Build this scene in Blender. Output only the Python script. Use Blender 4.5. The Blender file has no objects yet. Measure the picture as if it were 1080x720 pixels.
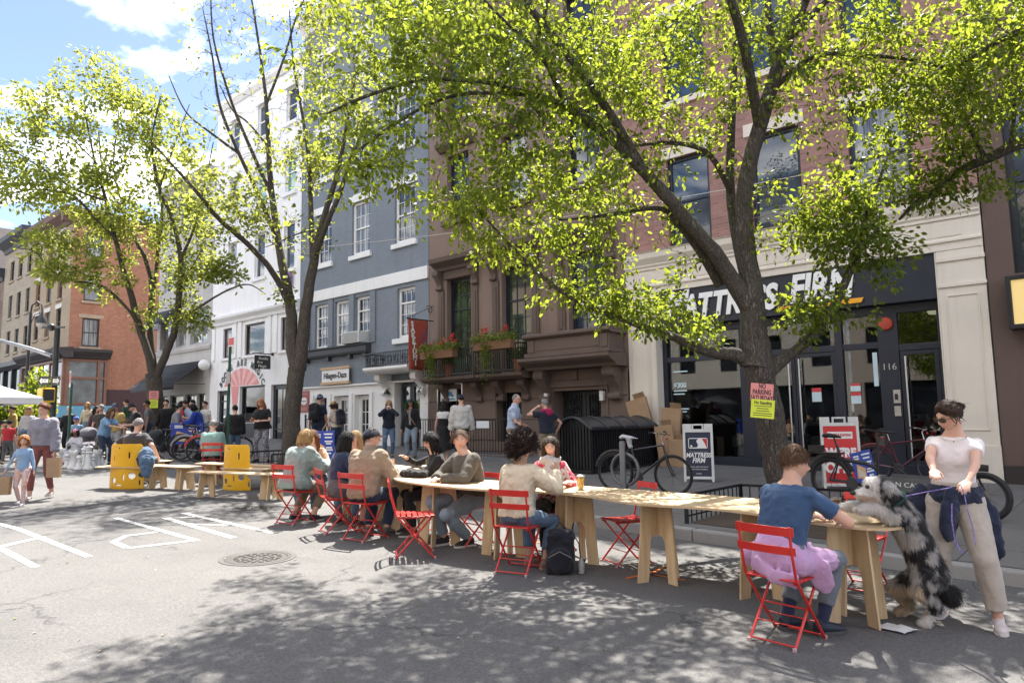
import bpy,bmesh,math,random
import numpy as np
from mathutils import Vector,Matrix,Quaternion,noise as mnoise
random.seed(7);rng=np.random.default_rng(7)
PI=math.pi
SC=bpy.context.scene
COL=SC.collection
FOC=742.0
def _n(v):return v/np.linalg.norm(v)
_Z=_n(np.array([-107.,6960.,742.]));_v=_n(np.array([-834.,-92.,742.]))
_X=_n(-(_v-_Z*_v.dot(_Z)));_Y=np.cross(_Z,_X);_Y=-_Y if _Y[2]<0 else _Y
RC=np.array([_X,_Y,_Z])
CAM=np.array([0,0,1.64]);YF=15.6;YK=8.0
KH=0.14
def gz(x,y):
 return-0.022*x+(0 if y<YK else KH+.015*(y-YK))
def ray(px,py):return RC@np.array([(px-540)/FOC,(360-py)/FOC,1.])
def G(px,py,dz=0.0):
 d=ray(px,py);best=None
 for side in(0,1):
  t=(CAM[2]-dz-(KH-.015*YK if side else 0))/(-(d[2]+.022*d[0]-(.015*d[1]if side else 0)))
  p=CAM+d*t
  if t>0 and((p[1]>=YK)==bool(side)):return Vector(p)
  if best is None:best=p
 return Vector(best)
def F(px,py,Y=YF):
 d=ray(px,py);return Vector(CAM+d*(Y/d[1]))
def FX(px,py,X):
 d=ray(px,py);return Vector(CAM+d*(X/d[0]))
def D(px,py,depth):
 return Vector(CAM+ray(px,py)*depth)
def depth_of(p):return float((RC.T@(np.array(p)-CAM))[2])
ORG={}
def tag(o,label=None,cat=None,group=None,kind=None):
 if label:o['label']=label
 if cat:o['category']=cat
 if group:o['group']=group
 if kind:o['kind']=kind
 return o
def thing(name,label,cat,loc=(0,0,0),rotz=0,group=None):
 o=bpy.data.objects.new(name,None);COL.objects.link(o)
 o.empty_display_size=.2;o.location=loc;o.rotation_euler=(0,0,rotz)
 ORG[o.name]=Vector(loc)if rotz==0 else Vector((0,0,0))
 return tag(o,label,cat,group)
def link(name,me,parent=None):
 o=bpy.data.objects.new(name,me);COL.objects.link(o)
 if parent is not None:
  o.parent=parent;ORG[o.name]=ORG.get(parent.name,Vector((0,0,0)))
 else:ORG[o.name]=Vector((0,0,0))
 return o
def copy_tree(o,parent=None,depth=0):
 c=o.copy();COL.objects.link(c);c.parent=parent
 for ch in list(o.children):copy_tree(ch,c)
 return c
def frame_from(d,up=(0,0,1)):
 d=Vector(d).normalized();up=Vector(up)
 if abs(d.dot(up))>.98:up=Vector((1,0,0))
 x=up.cross(d).normalized();y=d.cross(x)
 return x,y,d
def rz(a):return Matrix.Rotation(a,3,'Z')
class MB:
 def __init__(s):s.v=[];s.f=[];s.m=[];s.mi=0;s.T=None
 def add(s,vs,fs):
  o=len(s.v)
  if s.T is not None:vs=[s.T@Vector(p)for p in vs]
  s.v.extend([tuple(p)for p in vs]);s.f.extend([tuple(i+o for i in f)for f in fs]);s.m.extend([s.mi]*len(fs));return s
 def box(s,c,size,R=None):
  hx,hy,hz=size[0]/2,size[1]/2,size[2]/2;c=Vector(c)
  pts=[Vector((a*hx,b*hy,d*hz))for d in(-1,1)for b in(-1,1)for a in(-1,1)]
  if R is not None:pts=[R@p for p in pts]
  return s.add([c+p for p in pts],[(0,2,3,1),(4,5,7,6),(0,1,5,4),(2,6,7,3),(0,4,6,2),(1,3,7,5)])
 def bx(s,x0,x1,y0,y1,z0,z1):
  return s.box(((x0+x1)/2,(y0+y1)/2,(z0+z1)/2),(abs(x1-x0),abs(y1-y0),abs(z1-z0)))
 def bar(s,a,b,w,h=None,up=(0,0,1)):
  a=Vector(a);b=Vector(b);h=h or w;x,y,d=frame_from(b-a,up)
  R=Matrix((x,y,d)).transposed();return s.box((a+b)/2,(w,h,(b-a).length),R)
 def tube(s,pts,r,n=8,cap=True,ell=None,up=(0,0,1)):
  pts=[Vector(p)for p in pts];k=len(pts)
  rs=[r]*k if not hasattr(r,'__len__')else r
  vs=[];px=None
  for i,p in enumerate(pts):
   d=(pts[min(i+1,k-1)]-pts[max(i-1,0)])
   if d.length<1e-9:d=Vector((0,0,1))
   d.normalize()
   if px is None:x,y,_=frame_from(d,up)
   else:
    x=px-d*px.dot(d)
    x=x.normalized()if x.length>1e-6 else frame_from(d)[0]
    y=d.cross(x)
   px=x;ri=rs[i]
   ra,rb=(ri if hasattr(ri,'__len__')else(ri,ri))
   for j in range(n):
    t=2*PI*j/n;vs.append(p+x*(ra*math.cos(t))+y*(rb*math.sin(t)))
  fs=[(i*n+j,i*n+(j+1)%n,(i+1)*n+(j+1)%n,(i+1)*n+j)for i in range(k-1)for j in range(n)]
  if cap:fs+=[tuple(range(n-1,-1,-1)),tuple(range((k-1)*n,k*n))]
  return s.add(vs,fs)
 def lathe(s,c,prof,n=16,cap=True,R=None):
  c=Vector(c);vs=[]
  for(r,z)in prof:
   for j in range(n):
    p=Vector((r*math.cos(2*PI*j/n),r*math.sin(2*PI*j/n),z));vs.append(c+(R@p if R is not None else p))
  k=len(prof)
  fs=[(i*n+j,i*n+(j+1)%n,(i+1)*n+(j+1)%n,(i+1)*n+j)for i in range(k-1)for j in range(n)]
  if cap:fs+=[tuple(range(n-1,-1,-1)),tuple(range((k-1)*n,k*n))]
  return s.add(vs,fs)
 def ell(s,c,r,R=None,n=16,m=10):
  c=Vector(c);r=(r,r,r)if not hasattr(r,'__len__')else r
  pr=[]
  vs=[Vector((0,0,-r[2]))]
  for i in range(1,m):
   a=-PI/2+PI*i/m
   for j in range(n):
    t=2*PI*j/n;vs.append(Vector((r[0]*math.cos(a)*math.cos(t),r[1]*math.cos(a)*math.sin(t),r[2]*math.sin(a))))
  vs.append(Vector((0,0,r[2])))
  fs=[(0,1+(j+1)%n,1+j)for j in range(n)]
  fs+=[(1+i*n+j,1+i*n+(j+1)%n,1+(i+1)*n+(j+1)%n,1+(i+1)*n+j)for i in range(m-2)for j in range(n)]
  L=len(vs)-1;fs+=[(L,1+(m-2)*n+j,1+(m-2)*n+(j+1)%n)for j in range(n)]
  return s.add([c+(R@p if R is not None else p)for p in vs],fs)
 def prism(s,poly,o,u,w,d):
  o=Vector(o);u=Vector(u);w=Vector(w);d=Vector(d);k=len(poly)
  A=[o+u*a+w*b for a,b in poly];B=[p+d for p in A]
  fs=[tuple(range(k)),tuple(range(2*k-1,k-1,-1))]+[(i,k+i,k+(i+1)%k,(i+1)%k)for i in range(k)]
  return s.add(A+B,fs)
 def quad(s,a,b,c,d):return s.add([a,b,c,d],[(0,1,2,3)])
 def build(s,name,mats,parent=None,smooth=None,bevel=0,keep=False):
  me=bpy.data.meshes.new(name)
  off=ORG.get(parent.name,Vector((0,0,0)))if parent is not None else Vector((0,0,0))
  vs=s.v if off.length==0 else[(p[0]-off.x,p[1]-off.y,p[2]-off.z)for p in s.v]
  me.from_pydata(vs,[],s.f)
  mats=mats if isinstance(mats,(list,tuple))else[mats]
  for m in mats:me.materials.append(m)
  if len(mats)>1:me.polygons.foreach_set('material_index',s.m)
  me.validate()
  if not keep:
   bm=bmesh.new();bm.from_mesh(me);bmesh.ops.recalc_face_normals(bm,faces=bm.faces);bm.to_mesh(me);bm.free()
  if smooth:
   me.shade_smooth();me.set_sharp_from_angle(angle=math.radians(smooth if smooth is not True else 45))
  o=link(name,me,parent)
  if bevel:
   b=o.modifiers.new('b','BEVEL');b.width=bevel;b.segments=2;b.limit_method='ANGLE';b.angle_limit=.7
  return o
def text_mesh(txt,size,extrude=.004,align='CENTER',shear=0,spacing=1.0,bold=0.0):
 cu=bpy.data.curves.new('lettering','FONT');cu.body=txt;cu.size=size;cu.extrude=extrude;cu.align_x=align;cu.align_y='CENTER'
 cu.shear=shear;cu.space_character=spacing;cu.offset=bold;cu.resolution_u=3
 o=bpy.data.objects.new('lettering',cu);COL.objects.link(o)
 dg=bpy.context.evaluated_depsgraph_get();me=bpy.data.meshes.new_from_object(o.evaluated_get(dg))
 bpy.data.objects.remove(o);bpy.data.curves.remove(cu);return me
def text_into(mb,txt,size,o,u,w,extrude=.004,sx=1.0,**k):
 me=text_mesh(txt,size,extrude,**k);o=Vector(o);u=Vector(u).normalized();w=Vector(w).normalized();nn=u.cross(w)
 vs=[o+u*(v.co.x*sx)+w*v.co.y+nn*(v.co.z+extrude)for v in me.vertices]
 mb.add(vs,[tuple(p.vertices)for p in me.polygons]);bpy.data.meshes.remove(me)
MATS={}
def _nodes(name):
 m=bpy.data.materials.new(name);m.use_nodes=True;nt=m.node_tree;return m,nt,nt.nodes['Principled BSDF']
def N(nt,t,**k):
 n=nt.nodes.new(t)
 for a,b in k.items():setattr(n,a,b)
 return n
def noise(nt,vec,scale,detail=4,rough=.6):
 n=N(nt,'ShaderNodeTexNoise');n.inputs['Scale'].default_value=scale;n.inputs['Detail'].default_value=detail;n.inputs['Roughness'].default_value=rough
 nt.links.new(vec,n.inputs['Vector']);return n
def ramp(nt,fac,stops):
 r=N(nt,'ShaderNodeValToRGB');cr=r.color_ramp
 while len(cr.elements)<len(stops):cr.elements.new(.5)
 for e,(p,c)in zip(cr.elements,stops):
  e.position=p;e.color=(c[0],c[1],c[2],1)if hasattr(c,'__len__')else(c,c,c,1)
 nt.links.new(fac,r.inputs['Fac']);return r
def mix(nt,fac,a,b,mode='MIX'):
 m=N(nt,'ShaderNodeMix',data_type='RGBA',blend_type=mode)
 for sock,v in((m.inputs[0],fac),(m.inputs[6],a),(m.inputs[7],b)):
  if hasattr(v,'is_output'):nt.links.new(v,sock)
  elif hasattr(v,'__len__'):sock.default_value=(*v[:3],1)
  else:sock.default_value=v
 return m.outputs[2]
def mapping(nt,scale=(1,1,1),rot=(0,0,0),coord='Object'):
 tc=N(nt,'ShaderNodeTexCoord');mp=N(nt,'ShaderNodeMapping');mp.inputs['Scale'].default_value=scale;mp.inputs['Rotation'].default_value=rot
 nt.links.new(tc.outputs[coord],mp.inputs['Vector']);return mp.outputs['Vector']
def bump(nt,bs,h,strength=.3,dist=.02):
 b=N(nt,'ShaderNodeBump');b.inputs['Strength'].default_value=strength;b.inputs['Distance'].default_value=dist
 nt.links.new(h,b.inputs['Height']);nt.links.new(b.outputs['Normal'],bs.inputs['Normal']);return b
def scl(c,k):return tuple(min(1,x*k)for x in c)
def M(name,col,rough=.6,var=.15,scale=3,bmp=.15,bscale=60,metal=0,spec=.5,dist=.01,stretch=(1,1,1),sheen=0,coat=0):
 if name in MATS:return MATS[name]
 m,nt,bs=_nodes(name);v=mapping(nt,stretch)
 n1=noise(nt,v,scale,5);n2=noise(nt,v,bscale,3)
 c=mix(nt,ramp(nt,n1 .outputs['Fac'],[(.3,0),(.7,1)]).outputs['Color'],scl(col,1-var),scl(col,1+var))
 c=mix(nt,.25*min(1,var*4),c,mix(nt,n2 .outputs['Fac'],scl(col,.75),scl(col,1.2)))
 nt.links.new(c,bs.inputs['Base Color']);bs.inputs['Metallic'].default_value=metal
 rr=N(nt,'ShaderNodeMapRange');rr.inputs[3].default_value=max(.03,rough-.1);rr.inputs[4].default_value=min(1,rough+.1)
 nt.links.new(n1 .outputs['Fac'],rr.inputs[0]);nt.links.new(rr.outputs[0],bs.inputs['Roughness'])
 bs.inputs['Specular IOR Level'].default_value=spec
 if sheen:bs.inputs['Sheen Weight'].default_value=sheen
 if coat:bs.inputs['Coat Weight'].default_value=coat
 if bmp:bump(nt,bs,n2 .outputs['Fac'],bmp,dist)
 MATS[name]=m;return m
def wall_mat(name,col,var=.12,stain=.25,brick=None,mortar=None,bmp=.25,scale=1.0,rowh=.068,bw=.21,msize=.008,streak=True,flip=False,joints=None,bvar=1.0):
 """painted / stone / brick wall: blotches, rain streaks, fine grain; brick: courses; joints: (w,h) ashlar blocks"""
 if name in MATS:return MATS[name]
 m,nt,bs=_nodes(name);v=mapping(nt)
 sep=N(nt,'ShaderNodeSeparateXYZ');nt.links.new(v,sep.inputs[0])
 cmb=N(nt,'ShaderNodeCombineXYZ');nt.links.new(sep.outputs['Y' if flip else 'X'],cmb.inputs[0]);nt.links.new(sep.outputs['Z'],cmb.inputs[1])
 big=noise(nt,v,.6*scale,6,.65);fine=noise(nt,v,35*scale,4)
 c=mix(nt,ramp(nt,big.outputs['Fac'],[(.3,0),(.7,1)]).outputs['Color'],scl(col,1-var),scl(col,1+var))
 h=fine.outputs['Fac']
 if brick or joints:
  b=N(nt,'ShaderNodeTexBrick');nt.links.new(cmb.outputs[0],b.inputs['Vector']);b.inputs['Scale'].default_value=1
  if joints:b.inputs['Brick Width'].default_value=joints[0];b.inputs['Row Height'].default_value=joints[1];b.inputs['Mortar Size'].default_value=.006
  else:b.inputs['Brick Width'].default_value=bw;b.inputs['Row Height'].default_value=rowh;b.inputs['Mortar Size'].default_value=msize
  b.inputs['Mortar Smooth'].default_value=.3;b.inputs['Bias'].default_value=0
  for i,k in(('Color1',.78),('Color2',1.2)):b.inputs[i].default_value=(*scl((.5,.5,.5),1+(k-1)*bvar if brick else 1+(k-1)*.35),1)
  mc=mortar or scl(col,.6);b.inputs['Mortar'].default_value=(.5,.5,.5,1)
  c=mix(nt,1.0,c,mix(nt,1.0,b.outputs['Color'],(2,2,2),'MULTIPLY'),'MULTIPLY')
  c=mix(nt,b.outputs['Fac'],c,mc)
  inv=N(nt,'ShaderNodeMath',operation='MULTIPLY_ADD');nt.links.new(b.outputs['Fac'],inv.inputs[0]);inv.inputs[1].default_value=-1.2;nt.links.new(fine.outputs['Fac'],inv.inputs[2]);h=inv.outputs[0]
 if streak:
  vs=mapping(nt,(2.2,2.2,.12));st=noise(nt,vs,1.2,5,.7)
  c=mix(nt,ramp(nt,st.outputs['Fac'],[(.5,0),(.8,stain)]).outputs['Color'],c,scl(col,.45))
 c=mix(nt,.18,c,mix(nt,fine.outputs['Fac'],scl(col,.6),scl(col,1.3)))
 nt.links.new(c,bs.inputs['Base Color']);bs.inputs['Roughness'].default_value=.85;bs.inputs['Specular IOR Level'].default_value=.3
 bump(nt,bs,h,bmp,.012);MATS[name]=m;return m
def glass_mat(name,col,rough=.03,var=.5,curtain=None):
 """a window pane"""
 if name in MATS:return MATS[name]
 m,nt,bs=_nodes(name);v=mapping(nt,(1,1,1));n1=noise(nt,v,.9,3)
 c=mix(nt,ramp(nt,n1 .outputs['Fac'],[(.35,0),(.65,1)]).outputs['Color'],scl(col,1-var),scl(col,1+var))
 if curtain:
  vv=mapping(nt,(9,9,.3));n2=noise(nt,vv,1.2,3)
  c=mix(nt,ramp(nt,n2 .outputs['Fac'],[(.4,0),(.6,.8)]).outputs['Color'],c,curtain)
 nt.links.new(c,bs.inputs['Base Color']);bs.inputs['Roughness'].default_value=rough;bs.inputs['Specular IOR Level'].default_value=.9
 bs.inputs['Coat Weight'].default_value=.3
 vb=noise(nt,mapping(nt),1.3,2);bump(nt,bs,vb.outputs['Fac'],.05,.02);MATS[name]=m;return m
def see_glass(name,tint=(.5,.56,.6)):
 """shop glass one can look through: fresnel reflection over a tinted view of the room"""
 if name in MATS:return MATS[name]
 m=bpy.data.materials.new(name);m.use_nodes=True;nt=m.node_tree;nt.nodes.clear()
 out=N(nt,'ShaderNodeOutputMaterial');tr=N(nt,'ShaderNodeBsdfTransparent');gl=N(nt,'ShaderNodeBsdfGlossy');fr=N(nt,'ShaderNodeFresnel');mx=N(nt,'ShaderNodeMixShader')
 tr.inputs['Color'].default_value=(*tint,1);gl.inputs['Roughness'].default_value=.02;fr.inputs['IOR'].default_value=1.7
 nt.links.new(fr.outputs[0],mx.inputs[0]);nt.links.new(tr.outputs[0],mx.inputs[1]);nt.links.new(gl.outputs[0],mx.inputs[2]);nt.links.new(mx.outputs[0],out.inputs[0])
 MATS[name]=m;return m
def emit(name,col,s):
 if name in MATS:return MATS[name]
 m,nt,bs=_nodes(name);bs.inputs['Base Color'].default_value=(*col,1);bs.inputs['Emission Color'].default_value=(*col,1);bs.inputs['Emission Strength'].default_value=s
 MATS[name]=m;return m
def asphalt():
 m,nt,bs=_nodes('asphalt');v=mapping(nt)
 a=noise(nt,v,220,3,.7);b=noise(nt,v,1.1,6,.7);c=noise(nt,v,.22,4);sp=noise(nt,v,75,2);md_=noise(nt,v,48,4,.75)
 col=mix(nt,ramp(nt,a.outputs['Fac'],[(.35,0),(.7,1)]).outputs['Color'],(.076,.073,.071),(.222,.214,.204))
 col=mix(nt,ramp(nt,b.outputs['Fac'],[(.38,.0),(.72,.5)]).outputs['Color'],col,(.085,.082,.08))
 col=mix(nt,ramp(nt,c.outputs['Fac'],[(.45,0),(.6,.35)]).outputs['Color'],col,(.175,.168,.16))
 col=mix(nt,ramp(nt,sp.outputs['Fac'],[(.68,0),(.74,.8)]).outputs['Color'],col,(.27,.265,.255))
 col=mix(nt,ramp(nt,md_.outputs['Fac'],[(.42,.4),(.56,0)]).outputs['Color'],col,(.035,.035,.036))
 vo=N(nt,'ShaderNodeTexVoronoi',feature='DISTANCE_TO_EDGE');vo.inputs['Scale'].default_value=.42
 wv=noise(nt,v,1.6,5);ad=N(nt,'ShaderNodeVectorMath',operation='ADD');nt.links.new(v,ad.inputs[0]);nt.links.new(wv.outputs['Color'],ad.inputs[1]);nt.links.new(ad.outputs[0],vo.inputs['Vector'])
 cr=ramp(nt,vo.outputs['Distance'],[(.0,.9),(.013,0)])
 cm=ramp(nt,noise(nt,v,.5,3).outputs['Fac'],[(.46,0),(.54,1)])
 col=mix(nt,mix(nt,1.0,cr.outputs['Color'],cm.outputs['Color'],'MULTIPLY'),col,(.05,.05,.05))
 oil=noise(nt,mapping(nt,(.35,1.6,1)),.9,4,.6)
 col=mix(nt,ramp(nt,oil.outputs['Fac'],[(.58,0),(.74,.45)]).outputs['Color'],col,(.05,.05,.05))
 nt.links.new(col,bs.inputs['Base Color']);bs.inputs['Roughness'].default_value=.88;bs.inputs['Specular IOR Level'].default_value=.35
 bump(nt,bs,a.outputs['Fac'],.55,.006);return m
def concrete(name,base,jx,jy,stain=.5):
 m,nt,bs=_nodes(name);v=mapping(nt)
 a=noise(nt,v,130,3,.7);b=noise(nt,v,.9,6,.7);d=noise(nt,v,4.5,4)
 col=mix(nt,ramp(nt,a.outputs['Fac'],[(.3,0),(.7,1)]).outputs['Color'],scl(base,.8),scl(base,1.2))
 col=mix(nt,ramp(nt,b.outputs['Fac'],[(.38,0),(.7,stain)]).outputs['Color'],col,scl(base,.55))
 col=mix(nt,ramp(nt,d.outputs['Fac'],[(.62,0),(.7,.5)]).outputs['Color'],col,scl(base,.5))
 if jx:
  br=N(nt,'ShaderNodeTexBrick',offset=0.0);br.inputs['Scale'].default_value=1;br.inputs['Brick Width'].default_value=jx;br.inputs['Row Height'].default_value=jy;br.inputs['Mortar Size'].default_value=.008
  br.inputs['Color1'].default_value=(.46,.46,.46,1);br.inputs['Color2'].default_value=(.56,.56,.56,1);nt.links.new(v,br.inputs['Vector'])
  col=mix(nt,1.0,col,mix(nt,1.0,br.outputs['Color'],(2,2,2),'MULTIPLY'),'MULTIPLY');col=mix(nt,br.outputs['Fac'],col,scl(base,.3))
 nt.links.new(col,bs.inputs['Base Color']);bs.inputs['Roughness'].default_value=.85;bump(nt,bs,a.outputs['Fac'],.3,.004);return m
m_asphalt=asphalt();m_walk=concrete('pavement_concrete',(.15,.143,.135),1.5,1.5);m_kerb=concrete('kerb_stone',(.30,.29,.275),0,0,.35)
def sheet(name,x0,x1,y0,y1,mat,dz=0,nx=2,ny=2):
 mb=MB();xs=np.linspace(x0,x1,nx);ys=np.linspace(y0,y1,ny)
 vs=[(x,y,-.022*x+dz(y))for y in ys for x in xs]
 mb.add(vs,[(j*nx+i,j*nx+i+1,(j+1)*nx+i+1,(j+1)*nx+i)for j in range(ny-1)for i in range(nx-1)])
 o=mb.build(name,mat);tag(o,kind='structure');return o
sheet('road',-400,200,-200,300,m_asphalt,lambda y:0)
XW=-40.2
sheet('pavement',XW,60,YK+.16,YF+.5,m_walk,lambda y:KH+.015*(y-YK))
mb=MB()
x=XW
while x<60:
 L=2.2+random.random()*.5;x1=min(60,x+L);g=.004
 q=[(x+g,YK),(x1-g,YK),(x1-g,YK+.16),(x+g,YK+.16)];jz=random.uniform(-.004,.004)
 top=[(a,b,-.022*a+KH+.003+jz)for a,b in q];bot=[(a,b,-.022*a-.15)for a,b in q]
 mb.add(top+bot,[(0,1,2,3),(0,4,5,1),(1,5,6,2),(2,6,7,3),(3,7,4,0)]);x=x1
tag(mb.build('kerb',m_kerb,bevel=.02),kind='structure')
mb=MB();mb.add([(XW,YK,-.022*XW+.14),(XW,YF+.5,-.022*XW+.14+.11),(XW,YF+.5,-.022*XW-.2),(XW,YK,-.022*XW-.2)],[(0,1,2,3)]);tag(mb.build('pavement_end',m_kerb),kind='structure')
sheet('pavement_across',-400,-52.5,12.6,YF+.5,m_walk,lambda y:.12)
def paint():
 m,nt,bs=_nodes('road_paint');v=mapping(nt);a=noise(nt,v,26,5,.75);b=noise(nt,v,200,2)
 f=ramp(nt,a.outputs['Fac'],[(.42,1),(.6,.2)]);col=mix(nt,f.outputs['Color'],(.78,.77,.75),(.2,.195,.188));col=mix(nt,.2,col,mix(nt,b.outputs['Fac'],(.4,.4,.4),(.9,.9,.88)))
 nt.links.new(col,bs.inputs['Base Color']);bs.inputs['Roughness'].default_value=.75;return m
m_paint=paint()
def stroke(mb,pts,w,lift=.004):
 P=[G(*p)for p in pts];L=[];Rr=[]
 for i,p in enumerate(P):
  d=(P[min(i+1,len(P)-1)]-P[max(i-1,0)]).normalized();n=Vector((-d.y,d.x,0)).normalized()
  L.append(p+n*w*.38);Rr.append(p-n*w*.38)
 up=lambda q:(q.x,q.y,gz(q.x,q.y)+lift)
 for i in range(len(P)-1):mb.add([up(L[i]),up(Rr[i]),up(Rr[i+1]),up(L[i+1])],[(0,1,2,3)])
mb=MB()
for s,w in(([(-60,536),(20,558),(94,587)],.11),([(-90,552),(0,578),(38,598)],.11)):stroke(mb,s,w)
stroke(mb,[(46,566),(-2,577)],.13,.0045)
stroke(mb,[(122,546),(208,570)],.11);stroke(mb,[(208,569.5),(134,578)],.11,.0045);stroke(mb,[(134,577.5),(119,571)],.11);stroke(mb,[(119,571.5),(133,565),(166,561)],.10,.0045)
stroke(mb,[(174,546),(246,567)],.13);stroke(mb,[(194,541),(288,562)],.12);stroke(mb,[(178,546),(206,545)],.08,.0045);stroke(mb,[(192,552),(240,554)],.09,.0045)
tag(mb.build('road_marking',m_paint),kind='structure')
mb=MB();m_or=M('orange_spray',(.62,.16,.03),.8,.25,30)
stroke(mb,[(660,610),(690,603),(700,598)],.05);stroke(mb,[(690,606),(722,612)],.05,.0045);stroke(mb,[(560,570),(600,580)],.04)
tag(mb.build('survey_marking',m_or),kind='structure')
m_iron=M('cast_iron',(.06,.055,.052),.6,.3,20,.5,90,metal=.6)
def manhole(px,py,r,label,ring):
 p=G(px,py);g=thing('manhole_cover',label,'manhole cover',(p.x,p.y,gz(p.x,p.y)))
 slope=math.atan(.022)
 R=Matrix.Rotation(slope,3,'Y')
 mb=MB();mb.lathe((p.x,p.y,p.z),[(r,-.02),(r,.006),(r-.03,.007),(r-.04,.002),(.02,.002),(.001,.002)],40,False,R)
 for k in range(1,4):
  rr=r*.22*k
  for j in range(6*k):
   t=2*PI*j/(6*k);mb.box(Vector(p)+R@Vector((rr*math.cos(t),rr*math.sin(t),.004)),(.045,.045,.008),R@rz(t))
 mb.build('cover',m_iron,g)
 mb=MB();mb.lathe((p.x,p.y,p.z),[(r+.006,-.02),(r+.006,.005),(r+.06,.006),(r+.065,-.02)],40,False,R);mb.build('collar',M(ring,(.085,.079,.075)if 'brown' in ring else(.09,.088,.086),.85,.3,12,.4,80),g)
manhole(272,588,.34,'round iron manhole cover on sunny open asphalt in front of the red chairs','collar_brown')
manhole(270,536,.36,'worn manhole cover in the road behind the painted letters, near the plywood benches','collar_grey')
mb=MB()
for k in(0,1):stroke(mb,[(412+5*k,586),(409+5*k,590),(412+5*k,594)],.025)
tag(mb.build('utility_marking',M('dark_paint',(.04,.04,.04),.7)),kind='structure')
m_patch=M('asphalt_patch',(.062,.061,.062),.9,.25,2,.5,160)
for k,pts in enumerate((((-13.5,1.2),(-11.9,1.1),(-11.8,5.9),(-13.2,6.0)),)):
 mb=MB();mb.add([(x,y,gz(x,y)+.002)for x,y in pts],[(0,1,2,3)]);tag(mb.build('road_patch',m_patch),kind='structure')
def litter():
 r=np.random.default_rng(21);V=[];Fs=[]
 for i in range(520):
  x=r.uniform(-22,1.5);y=YK-abs(r.normal(0,1.1))if r.random()<.6 else r.uniform(1,8.8);x0=gz(x,y);s_=r.uniform(.009,.024);t=r.uniform(0,6.3);c,n=math.cos(t),math.sin(t);k=len(V)
  for a,b,h in((-1,0,0),(0,-.5,.3),(1,0,.1),(0,.5,.35)):V.append((x+s_*(a*c-b*n),y+s_*(a*n+b*c),x0+.006+h*s_))
  Fs.append((k,k+1,k+2,k+3))
 mb=MB();mb.v=V;mb.f=Fs;mb.m=[int(q)for q in r.integers(0,3,len(Fs))];o=mb.build('fallen_leaves',[M('litter_tan',(.30,.22,.12),.8),M('litter_green',(.12,.17,.04),.8),M('litter_pale',(.42,.38,.32),.8)],keep=True);tag(o,'small fallen leaves and petals scattered along the kerb and road','fallen leaves',kind='stuff')
litter()
class Pl:
 def __init__(s,O,u,n):s.O=Vector(O);s.u=Vector(u);s.n=Vector(n)
 def p(s,a,z,d=0):q=s.O+s.u*a+s.n*d;return Vector((q.x,q.y,z))
 def box(s,mb,a0,a1,z0,z1,d0,d1):
  P=[s.p(a,z,d)for z in(z0,z1)for d in(d0,d1)for a in(a0,a1)]
  return mb.add(P,[(0,2,3,1),(4,5,7,6),(0,1,5,4),(2,6,7,3),(0,4,6,2),(1,3,7,5)])
 def prof(s,mb,a0,a1,pts):
  k=len(pts);A=[s.p(a0,z,d)for d,z in pts];B=[s.p(a1,z,d)for d,z in pts]
  return mb.add(A+B,[tuple(range(k)),tuple(range(2*k-1,k-1,-1))]+[(i,(i+1)%k,k+(i+1)%k,k+i)for i in range(k)])
ST=Pl((0,YF,0),(1,0,0),(0,1,0))
BS=Pl((-55.06,0,0),(0,1,0),(-1,0,0))
def facade(parent,pl,a0,a1,z0,z1,ops,mat,dep=.24,name='wall',d0=0.0):
 mb=MB();A=sorted({a0,a1,*[o[0]for o in ops],*[o[1]for o in ops]});Z=sorted({z0,z1,*[o[2]for o in ops],*[o[3]for o in ops]})
 A=[a for a in A if a0-1e-6<=a<=a1+1e-6];Z=[z for z in Z if z0-1e-6<=z<=z1+1e-6]
 for i in range(len(A)-1):
  run=None
  for j in range(len(Z)-1):
   am=(A[i]+A[i+1])/2;zm=(Z[j]+Z[j+1])/2
   if any(o[0]<am<o[1]and o[2]<zm<o[3]for o in ops):continue
   mb.quad(pl.p(A[i],Z[j],d0),pl.p(A[i+1],Z[j],d0),pl.p(A[i+1],Z[j+1],d0),pl.p(A[i],Z[j+1],d0))
 for(a,b,c,d)in ops:
  q=[(a,c),(b,c),(b,d),(a,d)]
  for k in range(4):
   (p,r),(s_,t)=q[k],q[(k+1)%4]
   mb.quad(pl.p(p,r,d0),pl.p(s_,t,d0),pl.p(s_,t,d0+dep),pl.p(p,r,d0+dep))
 return mb.build(name,mat,parent,keep=True)
def body(parent,x0,x1,z0,z1,mat,depth=11,Y=YF,name='side_wall',d0=.55):
 mb=MB();mb.bx(x0+.015,x1-.015,Y+d0,Y+depth,z0,z1);return mb.build(name,mat,parent)
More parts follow.
